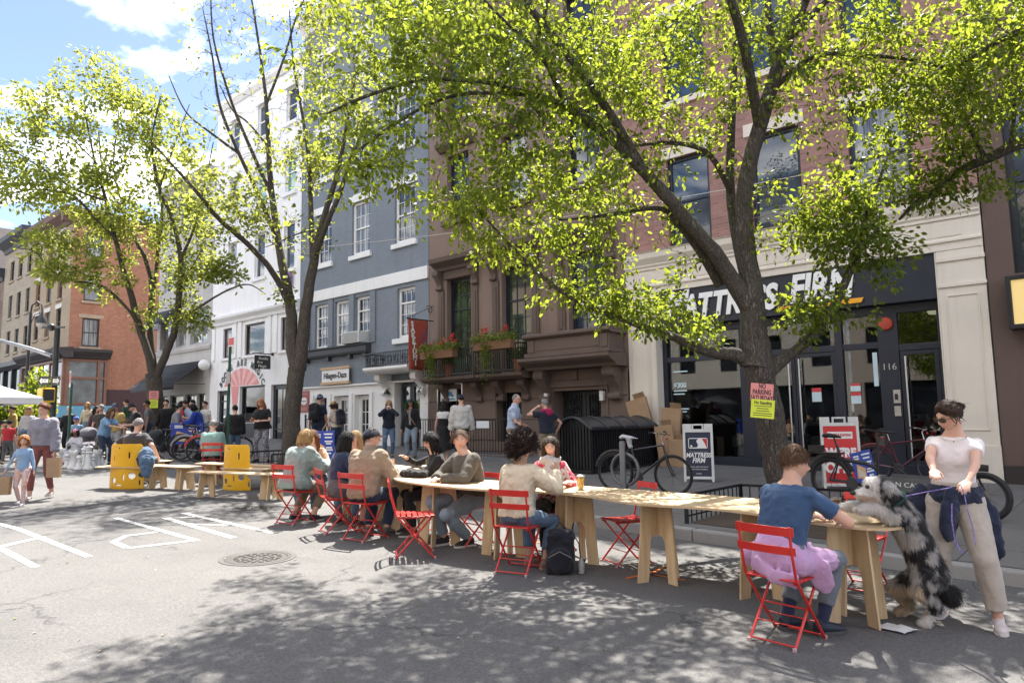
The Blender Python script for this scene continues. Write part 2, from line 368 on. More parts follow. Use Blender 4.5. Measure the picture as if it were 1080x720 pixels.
def window(parent,pl,a0,a1,z0,z1,fm,gm,cols=2,rows=2,split=.5,dep=.12,fw=.06,name='window',munt=.02,door=False,top=None):
 """frame with bars (part) and its pane (sub-part); set back into the wall by dep"""
 mb=MB();d0,d1=dep,dep+.07
 pl.box(mb,a0,a0+fw,z0,z1,d0,d1);pl.box(mb,a1-fw,a1,z0,z1,d0,d1)
 pl.box(mb,a0+fw,a1-fw,z0,z0+fw*1.2,d0,d1);pl.box(mb,a0+fw,a1-fw,z1-fw,z1,d0,d1)
 zs=[z0+fw*1.2,z1-fw]
 if split:
  zm=z0+(z1-z0)*split;pl.box(mb,a0+fw,a1-fw,zm-.028,zm+.028,d0+.004,d1-.004);zs=[zs[0],zm-.028,zm+.028,zs[1]]
 e0,e1=dep+.03,dep+.062
 for q in range(0,len(zs),2):
  h=zs[q+1]-zs[q];r=rows if not(top and q==2)else top
  for k in range(1,cols):am=a0+fw+(a1-a0-2*fw)*k/cols;pl.box(mb,am-munt/2,am+munt/2,zs[q],zs[q+1],e0,e1)
  for k in range(1,r):zk=zs[q]+h*k/r;pl.box(mb,a0+fw,a1-fw,zk-munt/2,zk+munt/2,e0+.003,e1-.003)
 w=mb.build(name,fm,parent)
 mb=MB();pl.box(mb,a0+fw*.5,a1-fw*.5,z0+fw*.5,z1-fw*.5,dep+.048,dep+.056);mb.build('pane',gm,w)
 return w
def slab(parent,pl,name,mat,*bxs,bevel=.008):
 mb=MB()
 for b in bxs:pl.box(mb,*b)
 return mb.build(name,mat,parent,bevel=bevel)
m_white=M('white_frame',(.78,.77,.74),.5,.06,3,.05);m_navyf=M('navy_frame',(.012,.016,.026),.35,.2,4,.05);m_blackf=M('black_frame',(.016,.016,.018),.4,.2,4,.05)
m_maroon=M('maroon_frame',(.06,.015,.018),.4,.2);m_woodf=M('brown_wood_frame',(.2,.085,.05),.5,.25,3,.1,40)
g_dark=glass_mat('pane_dark',(.018,.022,.028));g_curt=glass_mat('pane_curtain',(.05,.055,.06),curtain=(.34,.34,.33));g_green_refl=glass_mat('pane_green_reflect',(.03,.05,.03),var=.8)  # the green pane has a greenish reflection painted into its base colour
g_blind=glass_mat('pane_blind',(.22,.23,.24),var=.3);g_sky=glass_mat('pane_sky',(.03,.05,.075));g_teal=glass_mat('pane_teal',(.06,.22,.21),var=.3)
shopglass=see_glass('shop_glass',(.62,.66,.68))
m_wood_warm=M('room_wood',(.22,.12,.07),.6,.3,2,.1)
def shop():
 x0,x1=-9.86,-2.02;zb=.0
 B=thing('shop_building','red brick building over a cream stone shopfront with a dark navy sign','building',(x0,YF,.4))
 m_red=wall_mat('red_brick',(.31,.17,.145),.15,.3,brick=True,mortar=(.3,.22,.19),rowh=.075,bw=.22)
 m_lime=wall_mat('limestone',(.70,.635,.55),.07,.35,bmp=.12)
 m_navy=M('navy_panel',(.012,.016,.03),.42,.2,2,.04)
 WZ=(5.80,8.06);W=[(-8.58,-7.43),(-6.40,-5.26),(-4.26,-3.08)]
 ops=[]
 for k,z in enumerate((5.80,9.55,13.3)):
  for a,b in W:ops.append((a,b,z,z+2.26))
 facade(B,ST,x0,x1,5.765,16.6,[o if o[2]>5.81 else(o[0],o[1],5.80,o[3])for o in ops],m_red)
 for i,o in enumerate(ops):
  window(B,ST,*o,m_navyf,g_sky if i!=2 else g_curt,1,1,dep=.1,fw=.09)
  slab(B,ST,'lintel',m_lime,(o[0]-.12,o[1]+.12,o[3]+.003,o[3]+.3,-.035,.1))
  if o[2]>6:slab(B,ST,'sill',m_lime,(o[0]-.1,o[1]+.1,o[2]-.16,o[2]-.003,-.07,.12))
 mb=MB();ST.prof(mb,x0+.01,x1,[(.2,16.1),(-.08,16.1),(-.12,16.3),(-.3,16.45),(-.33,16.65),(.2,16.7)]);mb.build('cornice',m_lime,B)
 body(B,x0,x1,4.0,16.5,m_red)
 mb=MB();ST.prof(mb,x0+.003,x1-.003,[(.05,5.30),(-.07,5.30),(-.07,5.36),(-.10,5.40),(-.10,5.44),(-.19,5.58),(-.2,5.72),(-.24,5.76),(.12,5.795),(.12,5.3)])
 ST.prof(mb,x0+.004,x1-.004,[(.05,4.86),(-.075,4.86),(-.075,4.905),(-.05,4.93),(.05,4.93)])
 mb.build('entablature',m_lime,B,bevel=.004)
 ST.box(mb2:=MB(),x0,x1,4.70,5.2995,-.04,.3)
 k=5
 for i in range(k):
  a=x0+.25+i*(x1-x0-.5)/k;ST.box(mb2,a+.06,a+(x1-x0-.5)/k-.06,4.97,5.25,-.052,-.04)
 mb2 .build('frieze',m_lime,B,bevel=.006)
 for a,b in((x0,-9.08),(-2.80,x1)):
  mb=MB();ST.box(mb,a,b,zb,4.696,-.03,.6)
  ST.box(mb,a-.0,b+.02,4.48,4.56,-.065,-.03);ST.box(mb,a-.0,b+.02,3.98,4.05,-.065,-.03);ST.box(mb,a,b+.015,zb,.98,-.06,-.03)
  for(p,q,r,s_)in((a+.12,a+.15,1.25,3.83),(b-.15,b-.12,1.25,3.83),(a+.15,b-.15,3.80,3.83),(a+.15,b-.15,1.25,1.28)):ST.box(mb,p,q,r,s_,-.048,-.03)
  mb.build('pilaster',m_lime,B,bevel=.006)
 slab(B,ST,'reveal_lining',m_lime,(-9.078,-9.05,zb,4.69,-.03,.5));slab(B,ST,'reveal_lining',m_lime,(-2.83,-2.802,zb,4.69,-.03,.5))
 sg=slab(B,ST,'sign_band',m_navy,(-9.045,-2.835,3.80,4.695,.02,.32))
 mb=MB();text_into(mb,'M',.98,ST.p(-8.46,4.27,.0),(1,0,0),(0,0,1),.02,shear=.22,bold=.03,sx=.78);text_into(mb,'ATTRESS',.78,ST.p(-7.13,4.21,.0),(1,0,0),(0,0,1),.02,shear=.22,bold=.03,sx=.76);mb.build('lettering',M('sign_white',(.85,.85,.83),.4,.03,3,0),sg)
 mb=MB();text_into(mb,'FIRM',.84,ST.p(-5.02,4.30,.0),(1,0,0),(0,0,1),.02,shear=.22,bold=.03,sx=.74);mb.build('lettering',MATS['sign_white'],sg)
 mb=MB();mb.prism([(0,0),(1.75,0),(1.80,.10),(1.2,.10),(1.15,.07),(.8,.07),(.75,.1),(.08,.1)],ST.p(-5.95,3.88,.0),(1,0,0),(0,0,1),(0,-.03,0));mb.build('underline',M('sign_orange',(.85,.38,.02),.4,.05,3,0),sg)
 R=Pl((0,YF+.30,0),(1,0,0),(0,1,0));f=.07
 def fr(*q):return slab(B,R,'shopfront_frame',m_navy,*q,bevel=.006)
 fr((-9.05,-2.83,.0,.56,-.02,.12),(-9.05,-2.83,3.62,3.797,-.02,.12),(-9.05,-8.93,.56,3.62,-.02,.12),(-7.02,-6.62,.56,3.62,-.02,.12),(-8.93,-7.02,2.93,3.06,-.015,.1),(-8.93,-7.02,.56,.62,-.015,.1))
 fr((-4.87,-4.72,.0,3.797,-.03,.12),(-4.02,-3.64,.0,3.797,-.03,.12),(-6.62,-4.87,2.93,3.06,-.015,.1),(-4.72,-4.02,2.93,3.06,-.015,.1),(-3.64,-2.83,2.85,2.98,-.015,.1),(-2.93,-2.83,.56,3.62,-.01,.1),(-4.72,-4.02,.56,.8,-.015,.1))
 for(p,q,r,s_)in((-8.93,-7.02,.62,2.93),(-8.93,-7.02,3.06,3.62),(-6.62,-4.87,3.06,3.62),(-4.72,-4.02,.8,2.93),(-4.72,-4.02,3.06,3.62),(-3.64,-2.93,2.98,3.62)):
  mb=MB();R.box(mb,p,q,r,s_,.04,.05);mb.build('shop_window',shopglass,B)
 m_st=M('brushed_steel',(.5,.5,.5),.3,.1,3,0,metal=1)
 def door(a,b,hx,z0=.36,z1=2.93):
  mb=MB();w=.09
  for q in((a+.006,a+w,z0,z1,.0,.07),(b-w,b-.006,z0,z1,.0,.07),(a+w,b-w,z1-w,z1-.004,.0,.07),(a+w,b-w,z0,z0+.3,.0,.07)):R.box(mb,*q)
  d=mb.build('shop_door',m_navy,B,bevel=.005)
  mb=MB();R.box(mb,a+w,b-w,z0+.3,z1-w,.03,.04);mb.build('pane',shopglass,d)
  mb=MB();mb.tube([R.p(hx,z0+.35,-.09),R.p(hx,z1-.12,-.09)],.018,10)
  for z in(z0+.55,z1-.35):mb.tube([R.p(hx,z,-.09),R.p(hx,z,.03)],.01,8)
  mb.build('handle',m_st,d,smooth=True)
 door(-6.62,-5.745,-5.86);door(-5.745,-4.87,-5.63);door(-3.64,-2.93,-3.52,.34,2.85)
 mb=MB();mb.lathe(R.p(-3.84,3.42,-.03),[(.0,0),(.13,0),(.14,.03),(.12,.06),(.03,.075),(.0,.075)],24,False,Matrix.Rotation(PI/2,3,'X'));mb.build('alarm_bell',M('bell_red',(.42,.05,.03),.4,.2),B,smooth=True)
 mb=MB();text_into(mb,'116',.19,R.p(-3.83,2.53,-.03),(1,0,0),(0,0,1),.008,bold=-.002);mb.build('house_number',M('number_grey',(.5,.49,.46),.4,.1),B)
 ic=slab(B,R,'intercom',M('intercom_steel',(.45,.43,.4),.4,.2,8,0,metal=.6),(-3.79,-3.66,1.79,2.06,-.055,-.03),bevel=.004)
 mb=MB();R.box(mb,-3.765,-3.705,1.86,1.98,-.062,-.055);mb.build('screen',m_blackf,ic)
 slab(B,R,'call_plate',MATS['intercom_steel'],(-3.79,-3.67,1.53,1.73,-.05,-.03),bevel=.004)
 m_pr=M('notice_red',(.55,.05,.05),.6,.1);m_pb=M('notice_pale',(.5,.62,.68),.6,.1)
 for(a,z,w,h)in((-5.42,1.86,.2,.3),(-4.62,2.06,.2,.16),(-4.62,1.80,.2,.24)):
  mb=MB();R.box(mb,a,a+w,z,z+h*.7,.018,.022);mb.mi=1;R.box(mb,a,a+w,z+h*.7,z+h,.018,.022);mb.build('notice',[m_pb,m_pr],B)
 mb=MB();R.box(mb,-4.15,-4.06,2.15,2.85,.018,.022);mb.build('notice',m_pb,B)
 mb=MB();text_into(mb,'$300',.17,R.p(-8.62,2.35,.035),(1,0,0),(0,0,1),.002,bold=.006)
 for z,w in((2.20,.36),(2.12,.3),(2.68,.4),(1.75,.4),(1.68,.34),(1.6,.2)):R.box(mb,-8.8,-8.8+w,z,z+.03,.03,.034)
 mb.build('window_lettering',M('vinyl_pale',(.55,.7,.75),.5,.05),B)
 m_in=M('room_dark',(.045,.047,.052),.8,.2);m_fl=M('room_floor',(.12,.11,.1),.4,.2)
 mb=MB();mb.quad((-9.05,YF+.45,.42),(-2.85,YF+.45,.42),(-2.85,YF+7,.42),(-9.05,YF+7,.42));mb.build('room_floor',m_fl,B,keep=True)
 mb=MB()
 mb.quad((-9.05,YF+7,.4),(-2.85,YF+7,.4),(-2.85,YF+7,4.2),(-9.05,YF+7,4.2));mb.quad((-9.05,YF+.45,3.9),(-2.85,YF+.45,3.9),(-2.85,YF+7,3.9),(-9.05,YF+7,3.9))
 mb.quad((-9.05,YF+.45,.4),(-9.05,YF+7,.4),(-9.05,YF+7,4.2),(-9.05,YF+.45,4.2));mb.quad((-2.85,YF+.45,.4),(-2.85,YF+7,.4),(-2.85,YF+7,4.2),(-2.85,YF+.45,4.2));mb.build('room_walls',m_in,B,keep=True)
 mb=MB();mb.bx(-8.9,-8.5,YF+.6,YF+.68,.42,2.4);mb.build('display_panel',m_wood_warm,B)
 mt=M('mattress_white',(.6,.6,.58),.8,.08,6,.2)
 for i,x in enumerate((-8.2,-6.2,-4.1)):
  mb=MB();mb.bx(x,x+1.4,YF+2.2,YF+4.2,.75,1.05);mb.mi=1;mb.bx(x+.03,x+1.37,YF+2.2,YF+4.2,.42,.74);mb.build('display_bed',[mt,m_in],B,bevel=.05)
 mb=MB();mb.bx(-7.25,-6.9,YF+.5,YF+.9,.6,.95);mb.mi=1;mb.bx(-7.2,-6.95,YF+.46,YF+.5,.65,.85);mb.build('display_box',[M('box_blue',(.05,.25,.4),.5,.1),mt],B)
 el=emit('downlight',(1,.93,.8),2)
 for x in(-4.55,-4.2,-6.1,-5.2):
  mb=MB();mb.lathe((x,YF+1.6,3.86),[(0.001,0),(.06,0),(.06,.03)],12,False);mb.build('downlight',el,B)
 mb=MB();mb.lathe((-3.0,YF+1.0,3.62),[(0.001,0),(.2,0),(.22,.05),(.2,.1),(.001,.1)],20,False);mb.build('ceiling_lamp',emit('lamp_warm',(1,.85,.55),.25),B)
shop()
def scroll(mb,pl,a,z,w,h,out):
 pts=[]
 for i in range(13):t=i/12;pts.append((-(out*(.35+.65*(1-t)**1.3+.12*math.sin(t*2*PI))),z-h*t))
 prof=[(.05,z)]+pts+[(.05,z-h)];pl.prof(mb,a-w/2,a+w/2,prof)
 for zz,r in((z-.16*h,out*.3),(z-.9*h,out*.2)):
  c=pl.p(a,zz,-(out*.75 if zz>z-h*.5 else out*.32));mb.tube([c-pl.u*(w/2+.03),c+pl.u*(w/2+.03)],r,14)
def iron_balcony(parent,pl,a0,a1,z0,z1,out,mat,floor=None,step=.09,fancy=False):
 mb=MB()
 def rail(z,t=.03):pl.box(mb,a0,a1,z-t/2,z+t/2,-out-.015,-out+.015);[pl.box(mb,q-.015,q+.015,z-t/2+.002,z+t/2-.002,-out+.016,-.02)for q in(a0+.015,a1-.015)]
 rail(z1,.04);rail(z0+.08);rail(z1-.14,.02)
 n=int((a1-a0)/step)
 for i in range(n+1):
  a=a0+.02+(a1-a0-.04)*i/n;pl.box(mb,a-.009,a+.009,z0,z1-.02,-out-.009,-out+.009)
 for q in(a0+.015,a1-.015):
  for k in range(1,int(out/step)):pl.box(mb,q-.009,q+.009,z0,z1-.02,-out+k*step-.009,-out+k*step+.009)
 if fancy:
  m=int((a1-a0)/.36)
  for i in range(m):
   c=a0+(i+.5)*(a1-a0)/m;P=[pl.p(c+.12*math.cos(t),(z0+z1)/2+.13*math.sin(t),-out-.012)for t in np.linspace(0,2*PI,15)];mb.tube(P,.012,5,cap=False)
   P=[pl.p(c+.06*math.cos(t),(z0+z1)/2+.06*math.sin(t),-out-.012)for t in np.linspace(0,2*PI,9)];mb.tube(P,.01,5,cap=False)
 return mb.build('balcony_rail',mat,parent)
def arch(mb,pl,a0,a1,z0,zs,d0,d1):
 c=(a0+a1)/2;r=(a1-a0)/2;pts=[(a0,z0),(a1,z0)]+[(c+r*math.cos(t),zs+r*.6*math.sin(t))for t in np.linspace(0,PI,13)]
 mb.prism(pts,pl.p(0,0,d0)-Vector((0,0,0)),pl.u,(0,0,1),pl.n*(d1-d0))
def brownstone():
 x0,x1=-17.64,-9.88
 B=thing('brownstone_house','brown sandstone townhouse with iron flower balconies and stone balcony over its portal','building',(x0,YF,.5))
 mb_=wall_mat('brownstone',(.225,.162,.132),.12,.4,bmp=.3);mr=wall_mat('brownstone_base',(.155,.112,.092),.14,.45,bmp=.3)
 mt=wall_mat('brownstone_trim',(.135,.098,.08),.12,.5,bmp=.2);m_ir=M('wrought_iron',(.012,.012,.014),.45,.2,10,.05)
 A=[(-16.78,-15.66),(-14.33,-13.18),(-11.79,-10.56)]
 ops=[(a,b,2.98 if i<2 else 3.86,6.14)for i,(a,b)in enumerate(A)]
 for z in(8.1,11.7,15.0):
  for a,b in A:ops.append((a+.05,b-.05,z,z+2.2))
 facade(B,ST,x0,x1,2.80,17.5,ops,mb_,dep=.3)
 for i,o in enumerate(ops):
  if i<3:window(B,ST,*o,m_navyf,g_green_refl if i<2 else g_sky,3,4,.68 if i<2 else.62,dep=.2,fw=.1,top=2)
  else:window(B,ST,*o,m_navyf,[g_sky,g_curt,g_dark][i%3],2,1,dep=.2)
  if i<3:
   mb=MB();ST.prof(mb,o[0]-.42,o[1]+.42,[(.05,6.42),(-.12,6.42),(-.16,6.52),(-.42,6.66),(-.45,6.8),(-.3,6.86),(.05,6.9)]);mb.build('window_hood',mt,B,bevel=.005)
   mb=MB()
   for q in(o[0]-.26,o[1]+.26):scroll(mb,ST,q,6.415,.2,.62,.3);
   for q in(o[0]-.22,o[1]+.22):ST.box(mb,q-.13,q+.13,o[2],5.78,-.07,.05);ST.box(mb,q-.06,q+.06,o[2]+.2,5.6,-.095,-.07)
   ST.box(mb,o[0]-.1,o[1]+.1,6.145,6.415,-.05,.05)
   mb.build('window_surround',mt,B,bevel=.004)
  else:
   mb=MB();ST.prof(mb,o[0]-.3,o[1]+.3,[(.05,o[3]+.16),(-.1,o[3]+.16),(-.28,o[3]+.3),(-.3,o[3]+.4),(.05,o[3]+.46)]);mb.build('window_hood',mt,B)
   slab(B,ST,'sill',mt,(o[0]-.18,o[1]+.18,o[2]-.18,o[2]-.003,-.14,.1))
 mb=MB();ST.prof(mb,x0+.01,x1-.01,[(.2,17.2),(-.1,17.2),(-.2,17.3),(-.4,17.45),(-.45,17.65),(.2,17.7)]);mb.build('cornice',mt,B)
 body(B,x0,x1,-.2,17.4,mb_)
 bops=[(-17.12,-16.02,.45,2.55),(-14.55,-13.55,.9,2.35),(-12.36,-10.74,.25,2.33)]
 facade(B,ST,x0,x1,-.2,2.797,bops,mr,dep=.5,name='rusticated_base',d0=-.06)
 for a,b in((x0+.02,-17.14),(-16.0,-14.57),(-13.53,-12.40),(-10.70,x1-.02)):
  mb=MB()
  for z in(.95,1.55,2.15):ST.box(mb,a,b,z,z+.56,-.085,-.058)
  mb.build('stone_course',mr,B,bevel=.02)
 R=Pl((0,YF+.38,0),(1,0,0),(0,1,0))
 mb=MB();ST.box(mb,-12.62,-12.38,.25,2.42,-.12,-.062);ST.box(mb,-10.72,-10.48,.25,2.42,-.12,-.062);ST.box(mb,-12.62,-10.48,2.423,2.60,-.14,-.062);ST.box(mb,-12.66,-10.44,2.603,2.9,-.10,-.062);ST.box(mb,-11.65,-11.45,2.61,2.86,-.16,-.101);mb.build('door_surround',mt,B,bevel=.01)
 for a,b in((-12.34,-11.56),(-11.54,-10.76)):
  mb=MB()
  for q in((a,a+.1,.3,2.32,0,.06),(b-.1,b,.3,2.32,0,.06),(a+.1,b-.1,.3,.8,0,.06),(a+.1,b-.1,2.22,2.32,0,.06)):R.box(mb,*q)
  d=mb.build('iron_door',m_ir,B,bevel=.004);c=(a+b)/2
  mb=MB()
  for k in range(1,7):q=a+.1+(b-a-.2)*k/7;R.box(mb,q-.008,q+.008,.8,2.22,.01,.03)
  for zc in(1.15,1.62,1.95):
   for r in(.18,.1):mb.tube([R.p(c+r*math.cos(t),zc+r*math.sin(t),.005)for t in np.linspace(0,2*PI,17)],.01,5,cap=False)
  mb.build('grille',m_ir,d)
  mb=MB();R.box(mb,a+.1,b-.1,.8,2.22,.04,.05);mb.build('pane',g_dark,d)
 for a in(-12.5,-10.62):
  mb=MB();ST.box(mb,a-.06,a+.06,2.02,2.28,-.24,-.13);ln=mb.build('wall_lantern',M('lantern_glass',(.62,.62,.6),.3,.05),B,bevel=.01)
  mb=MB();ST.box(mb,a-.07,a+.07,2.283,2.32,-.26,-.1);mb.build('cap',m_ir,ln)
 mb=MB()
 ST.prof(mb,-12.95,-9.90,[(0,2.90),(-.55,2.90),(-.6,2.98),(-.85,3.08),(-.92,3.14),(-.92,3.22),(0,3.24)])
 ST.box(mb,-12.8,-9.95,3.245,3.36,-.78,0);ST.box(mb,-12.74,-10.0,3.363,3.74,-.70,0)
 ST.prof(mb,-12.85,-9.92,[(0,3.743),(-.72,3.743),(-.82,3.80),(-.82,3.86),(-.76,3.9),(0,3.9)])
 ST.box(mb,-12.45,-10.3,3.42,3.69,-.715,-.70)
 for a in(-12.6,-10.16):ST.box(mb,a-.12,a+.12,3.38,3.72,-.73,-.70)
 mb.build('stone_balcony',mt,B,bevel=.008)
 for a in(-12.55,-10.22):mb=MB();scroll(mb,ST,a,2.895,.3,.85,.5);mb.build('console_bracket',mt,B,bevel=.005)
 for a0,a1 in((-17.15,-14.85),(-14.7,-12.98)):
  mb=MB();ST.prof(mb,a0-.05,a1+.05,[(0,2.72),(-.6,2.72),(-.75,2.8),(-.78,2.88),(0,2.90)]);mb.build('balcony_slab',mt,B,bevel=.006)
  iron_balcony(B,ST,a0,a1,2.895,3.72,.7,m_ir)
 for a in(-16.7,-15.2,-14.3,-13.3):mb=MB();scroll(mb,ST,a,2.715,.2,.6,.4);mb.build('balcony_bracket',mt,B,bevel=.005)
 for a,b,z0,z1 in((-17.12,-16.02,.45,2.55),(-14.55,-13.55,.9,2.35)):
  window(B,ST,a,b,z0,z1,m_navyf,g_dark,2,3,None,dep=.28)
  mb=MB()
  for k in range(1,8):q=a+(b-a)*k/8;ST.box(mb,q-.008,q+.008,z0,z1,.1,.12)
  mb.build('window_grille',m_ir,B)
 ST.box(mbp:=MB(),-16.98,-16.24,2.16,2.54,-.11,-.09);po=mbp.build('poster',M('poster_white',(.72,.76,.78),.5,.05),B)
 mb=MB()
 for(a,z,r)in((-16.75,2.34,.09),(-16.55,2.39,.12),(-16.42,2.33,.07)):
  P=[(r*math.cos(t),r*.6*math.sin(t))for t in np.linspace(0,2*PI,12)[:-1]];mb.prism(P,ST.p(a,z,-.112),ST.u,(0,0,1),(0,-.003,0))
 mb.bx(-16.92,-16.3,YF-.115,YF-.112,2.2,2.25);mb.build('picture',M('poster_blue',(.08,.3,.5),.5,.2),po)
 mb=MB();ST.box(mb,-17.16,-17.12,.45,2.7,-.1,-.06);ST.box(mb,-16.02,-15.98,.45,2.7,-.1,-.06);ST.box(mb,-17.16,-15.98,2.7,2.74,-.1,-.06);mb.build('poster_frame',m_st_(),B)
def m_st_():return MATS.get('brushed_steel')or M('brushed_steel',(.5,.5,.5),.3,.1,3,0,metal=1)
brownstone()
def grey_house():
 x0,x1=-25.62,-17.66
 B=thing('grey_house','blue-grey painted brick house with white trim over an ice cream shop','building',(x0,YF,.6))
 mg=wall_mat('grey_paint_brick',(.205,.232,.265),.09,.4,brick=True,mortar=(.165,.19,.22),bmp=.15,bvar=.3);mw=wall_mat('white_paint',(.80,.79,.77),.05,.3,bmp=.12);m_ir=MATS['wrought_iron']
 A3=[(-24.48,-23.42),(-22.06,-20.95),(-19.48,-18.36)]
 ops=[]
 for z0,z1 in((7.79,9.85),(11.33,13.25),(14.8,16.5)):ops+=[(a,b,z0,z1)for a,b in A3]
 F1=[(-24.52,-23.6),(-23.14,-22.22),(-21.8,-20.9),(-19.33,-18.36)]
 ops1=[(a,b,4.40,6.18)for a,b in F1]
 facade(B,ST,x0,x1,2.93,18.3,ops+ops1,mg,dep=.26)
 gl=[g_dark,g_curt,g_dark,g_sky,g_sky,g_sky,g_dark,g_sky,g_curt]
 for i,o in enumerate(ops):
  window(B,ST,*o,m_white,gl[i%9],3,2,dep=.09,fw=.1)
  slab(B,ST,'lintel',mw,(o[0]-.16,o[1]+.16,o[3]+.003,o[3]+.3,-.05,.1));slab(B,ST,'sill',mw,(o[0]-.12,o[1]+.12,o[2]-.17,o[2]-.003,-.09,.1))
 for i,o in enumerate(ops1):
  w=window(B,ST,*o,m_white,g_curt if i in(1,)else g_dark,3,3,.7,dep=.1,fw=.1,top=1)
 slab(B,ST,'sill',mw,(F1[3][0]-.18,F1[3][1]+.12,4.22,4.397,-.1,.1))
 mb=MB();ST.prof(mb,-25.15,-20.82,[(.1,4.02),(-.2,4.04),(-.24,4.12),(-.24,4.3),(-.3,4.34),(-.3,4.394),(.1,4.394)])
 for a in(-24.9,-23.4,-22.0,-21.05):ST.box(mb,a-.08,a+.08,3.88,4.04,-.16,-.003)
 mb.build('window_ledge',M('ledge_grey',(.045,.05,.055),.6,.2),B,bevel=.006)
 for a in(-25.0,-23.38,-22.0,-20.7):slab(B,ST,'pier',mg,(a-.16,a+.16,4.40,6.3,-.06,-.003))
 slab(B,ST,'belt_course',mw,(x0+.35,x1-.003,6.33,6.76,-.07,.1))
 H=[(-24.36,-23.55),(-23.07,-22.12),(-21.74,-20.84),(-19.42,-18.07)]
 bops=[(H[0][0],H[0][1],.3,2.48),(H[1][0],H[1][1],.3,2.52),(H[2][0],H[2][1],.3,2.52),(H[3][0],H[3][1],.3,2.88)]
 facade(B,ST,x0,x1,-.1,2.86,[bops[0],bops[1],bops[2],(H[3][0],H[3][1],.3,2.86)],mw,dep=.45,name='white_base',d0=-.05)
 slab(B,ST,'base_cornice',mw,(x0+.02,x1-.02,2.863,2.927,-.14,.1))
 for a in(-24.5,-23.31,-21.93,-20.7):slab(B,ST,'pilaster',mw,(a-.09,a+.09,.35,2.6,-.11,-.053))
 R=Pl((0,YF+.16,0),(1,0,0),(0,1,0))
 for i in(1,2):
  a,b=H[i];w=window(B,R,a,b,.35,2.5,m_white,g_dark,3,4,None,dep=0,fw=.16,name='glazed_door',munt=.03)
 mb=MB();a,b=H[0];mb.quad((a-.4,YF+3,.3),(b+.4,YF+3,.3),(b+.4,YF+3,2.6),(a-.4,YF+3,2.6));mb.quad((a-.4,YF+.42,.42),(b+.4,YF+.42,.42),(b+.4,YF+3,.42),(a-.4,YF+3,.42))
 for q in(a-.4,b+.4):mb.quad((q,YF+.42,.3),(q,YF+3,.3),(q,YF+3,2.6),(q,YF+.42,2.6))
 mb.quad((a-.4,YF+.42,2.55),(b+.4,YF+.42,2.55),(b+.4,YF+3,2.55),(a-.4,YF+3,2.55));mb.build('lobby',M('lobby_grey',(.14,.13,.13),.7,.2),B,keep=True)
 slab(B,R,'counter',M('counter_white',(.5,.5,.5),.5,.1),(a+.1,b+.2,.45,1.35,1.6,2.1))
 a,b=H[3]
 for p,q in((a+.1,(a+b)/2-.01),((a+b)/2+.01,b-.1)):window(B,R,p,q,.35,2.82,M('teal_door',(.03,.045,.055),.4,.15),g_dark,1,2,None,dep=.02,fw=.1,name='entrance_door')
 mb=MB();ST.prof(mb,-20.1,-17.72,[(0,3.16),(-.7,3.16),(-.85,3.24),(-.9,3.30),(-.9,3.38),(0,3.40)]);mb.build('balcony_slab',mw,B,bevel=.006)
 [(lambda mb:(scroll(mb,ST,a,3.155,.22,.7,.55),mb.build('console_bracket',mw,B)))(MB())for a in(-19.75,-17.85)]
 iron_balcony(B,ST,-20.04,-17.76,3.395,3.86,.82,m_ir,fancy=True)
 for a in(-19.65,-17.84):
  mb=MB();c=ST.p(a,2.5,-.2);mb.lathe(c,[(.12,-.02),(.11,.03),(.05,.12),(.02,.16)],14);mb.tube([c+Vector((0,0,.14)),c+Vector((0,.08,.2)),c+Vector((0,.2,.1))],.015,6);mb.build('barn_lamp',m_blackf,B,smooth=True)
 mb=MB();ST.prof(mb,x0,x1-.01,[(.2,17.9),(-.1,17.9),(-.2,18.05),(-.5,18.2),(-.55,18.45),(.2,18.5)]);mb.build('cornice',mw,B)
 body(B,x0,x1,-.2,18.2,mg)
 mo=M('sign_oak',(.5,.33,.17),.5,.2,6,.1,stretch=(1,1,12));sg=slab(B,ST,'shop_sign',mw,(-23.72,-21.95,3.06,3.52,-.17,-.145),bevel=.004)
 slab(sg,ST,'sign_rail',mo,(-23.78,-21.9,3.525,3.62,-.2,-.11));slab(sg,ST,'sign_rail',mo,(-23.78,-21.9,2.955,3.055,-.2,-.11))
 mb=MB();text_into(mb,'Häagen-Dazs',.30,ST.p(-22.83,3.29,-.172),(1,0,0),(0,0,1),.006,bold=.008,sx=.95);mb.build('lettering',m_blackf,sg)
 rp=slab(B,ST,'wall_plaque',M('plaque_red',(.27,.03,.035),.4,.1),(-25.42,-24.75,1.94,2.78,-.09,-.053),bevel=.004)
 mb=MB();P=[(.22*math.cos(t),.15*math.sin(t))for t in np.linspace(0,2*PI,24)[:-1]];mb.prism(P,ST.p(-25.08,2.38,-.092),ST.u,(0,0,1),(0,-.006,0));mb.mi=1;text_into(mb,'Häagen-Dazs',.075,ST.p(-25.08,2.38,-.1),(1,0,0),(0,0,1),.002);mb.mi=2
 for z in(2.66,2.08,2.02):ST.box(mb,-25.32,-24.85,z,z+.02,-.096,-.09)
 mb.build('emblem',[mw,m_blackf,mo],rp)
 ac=thing('air_conditioner','white window air conditioner on the dark ledge of the grey house','air conditioner',(-21.6,YF,4.4))
 mb=MB();ST.box(mb,-22.1,-21.0,4.41,4.83,-.42,.1);c=mb.build('case',M('ac_white',(.55,.55,.53),.5,.1),ac,bevel=.015)
 mb=MB()
 for k in range(9):ST.box(mb,-22.02,-21.08,4.45+k*.04,4.467+k*.04,-.43,-.42)
 mb.build('grille',M('ac_grey',(.25,.26,.27),.5,.1),ac)
grey_house()
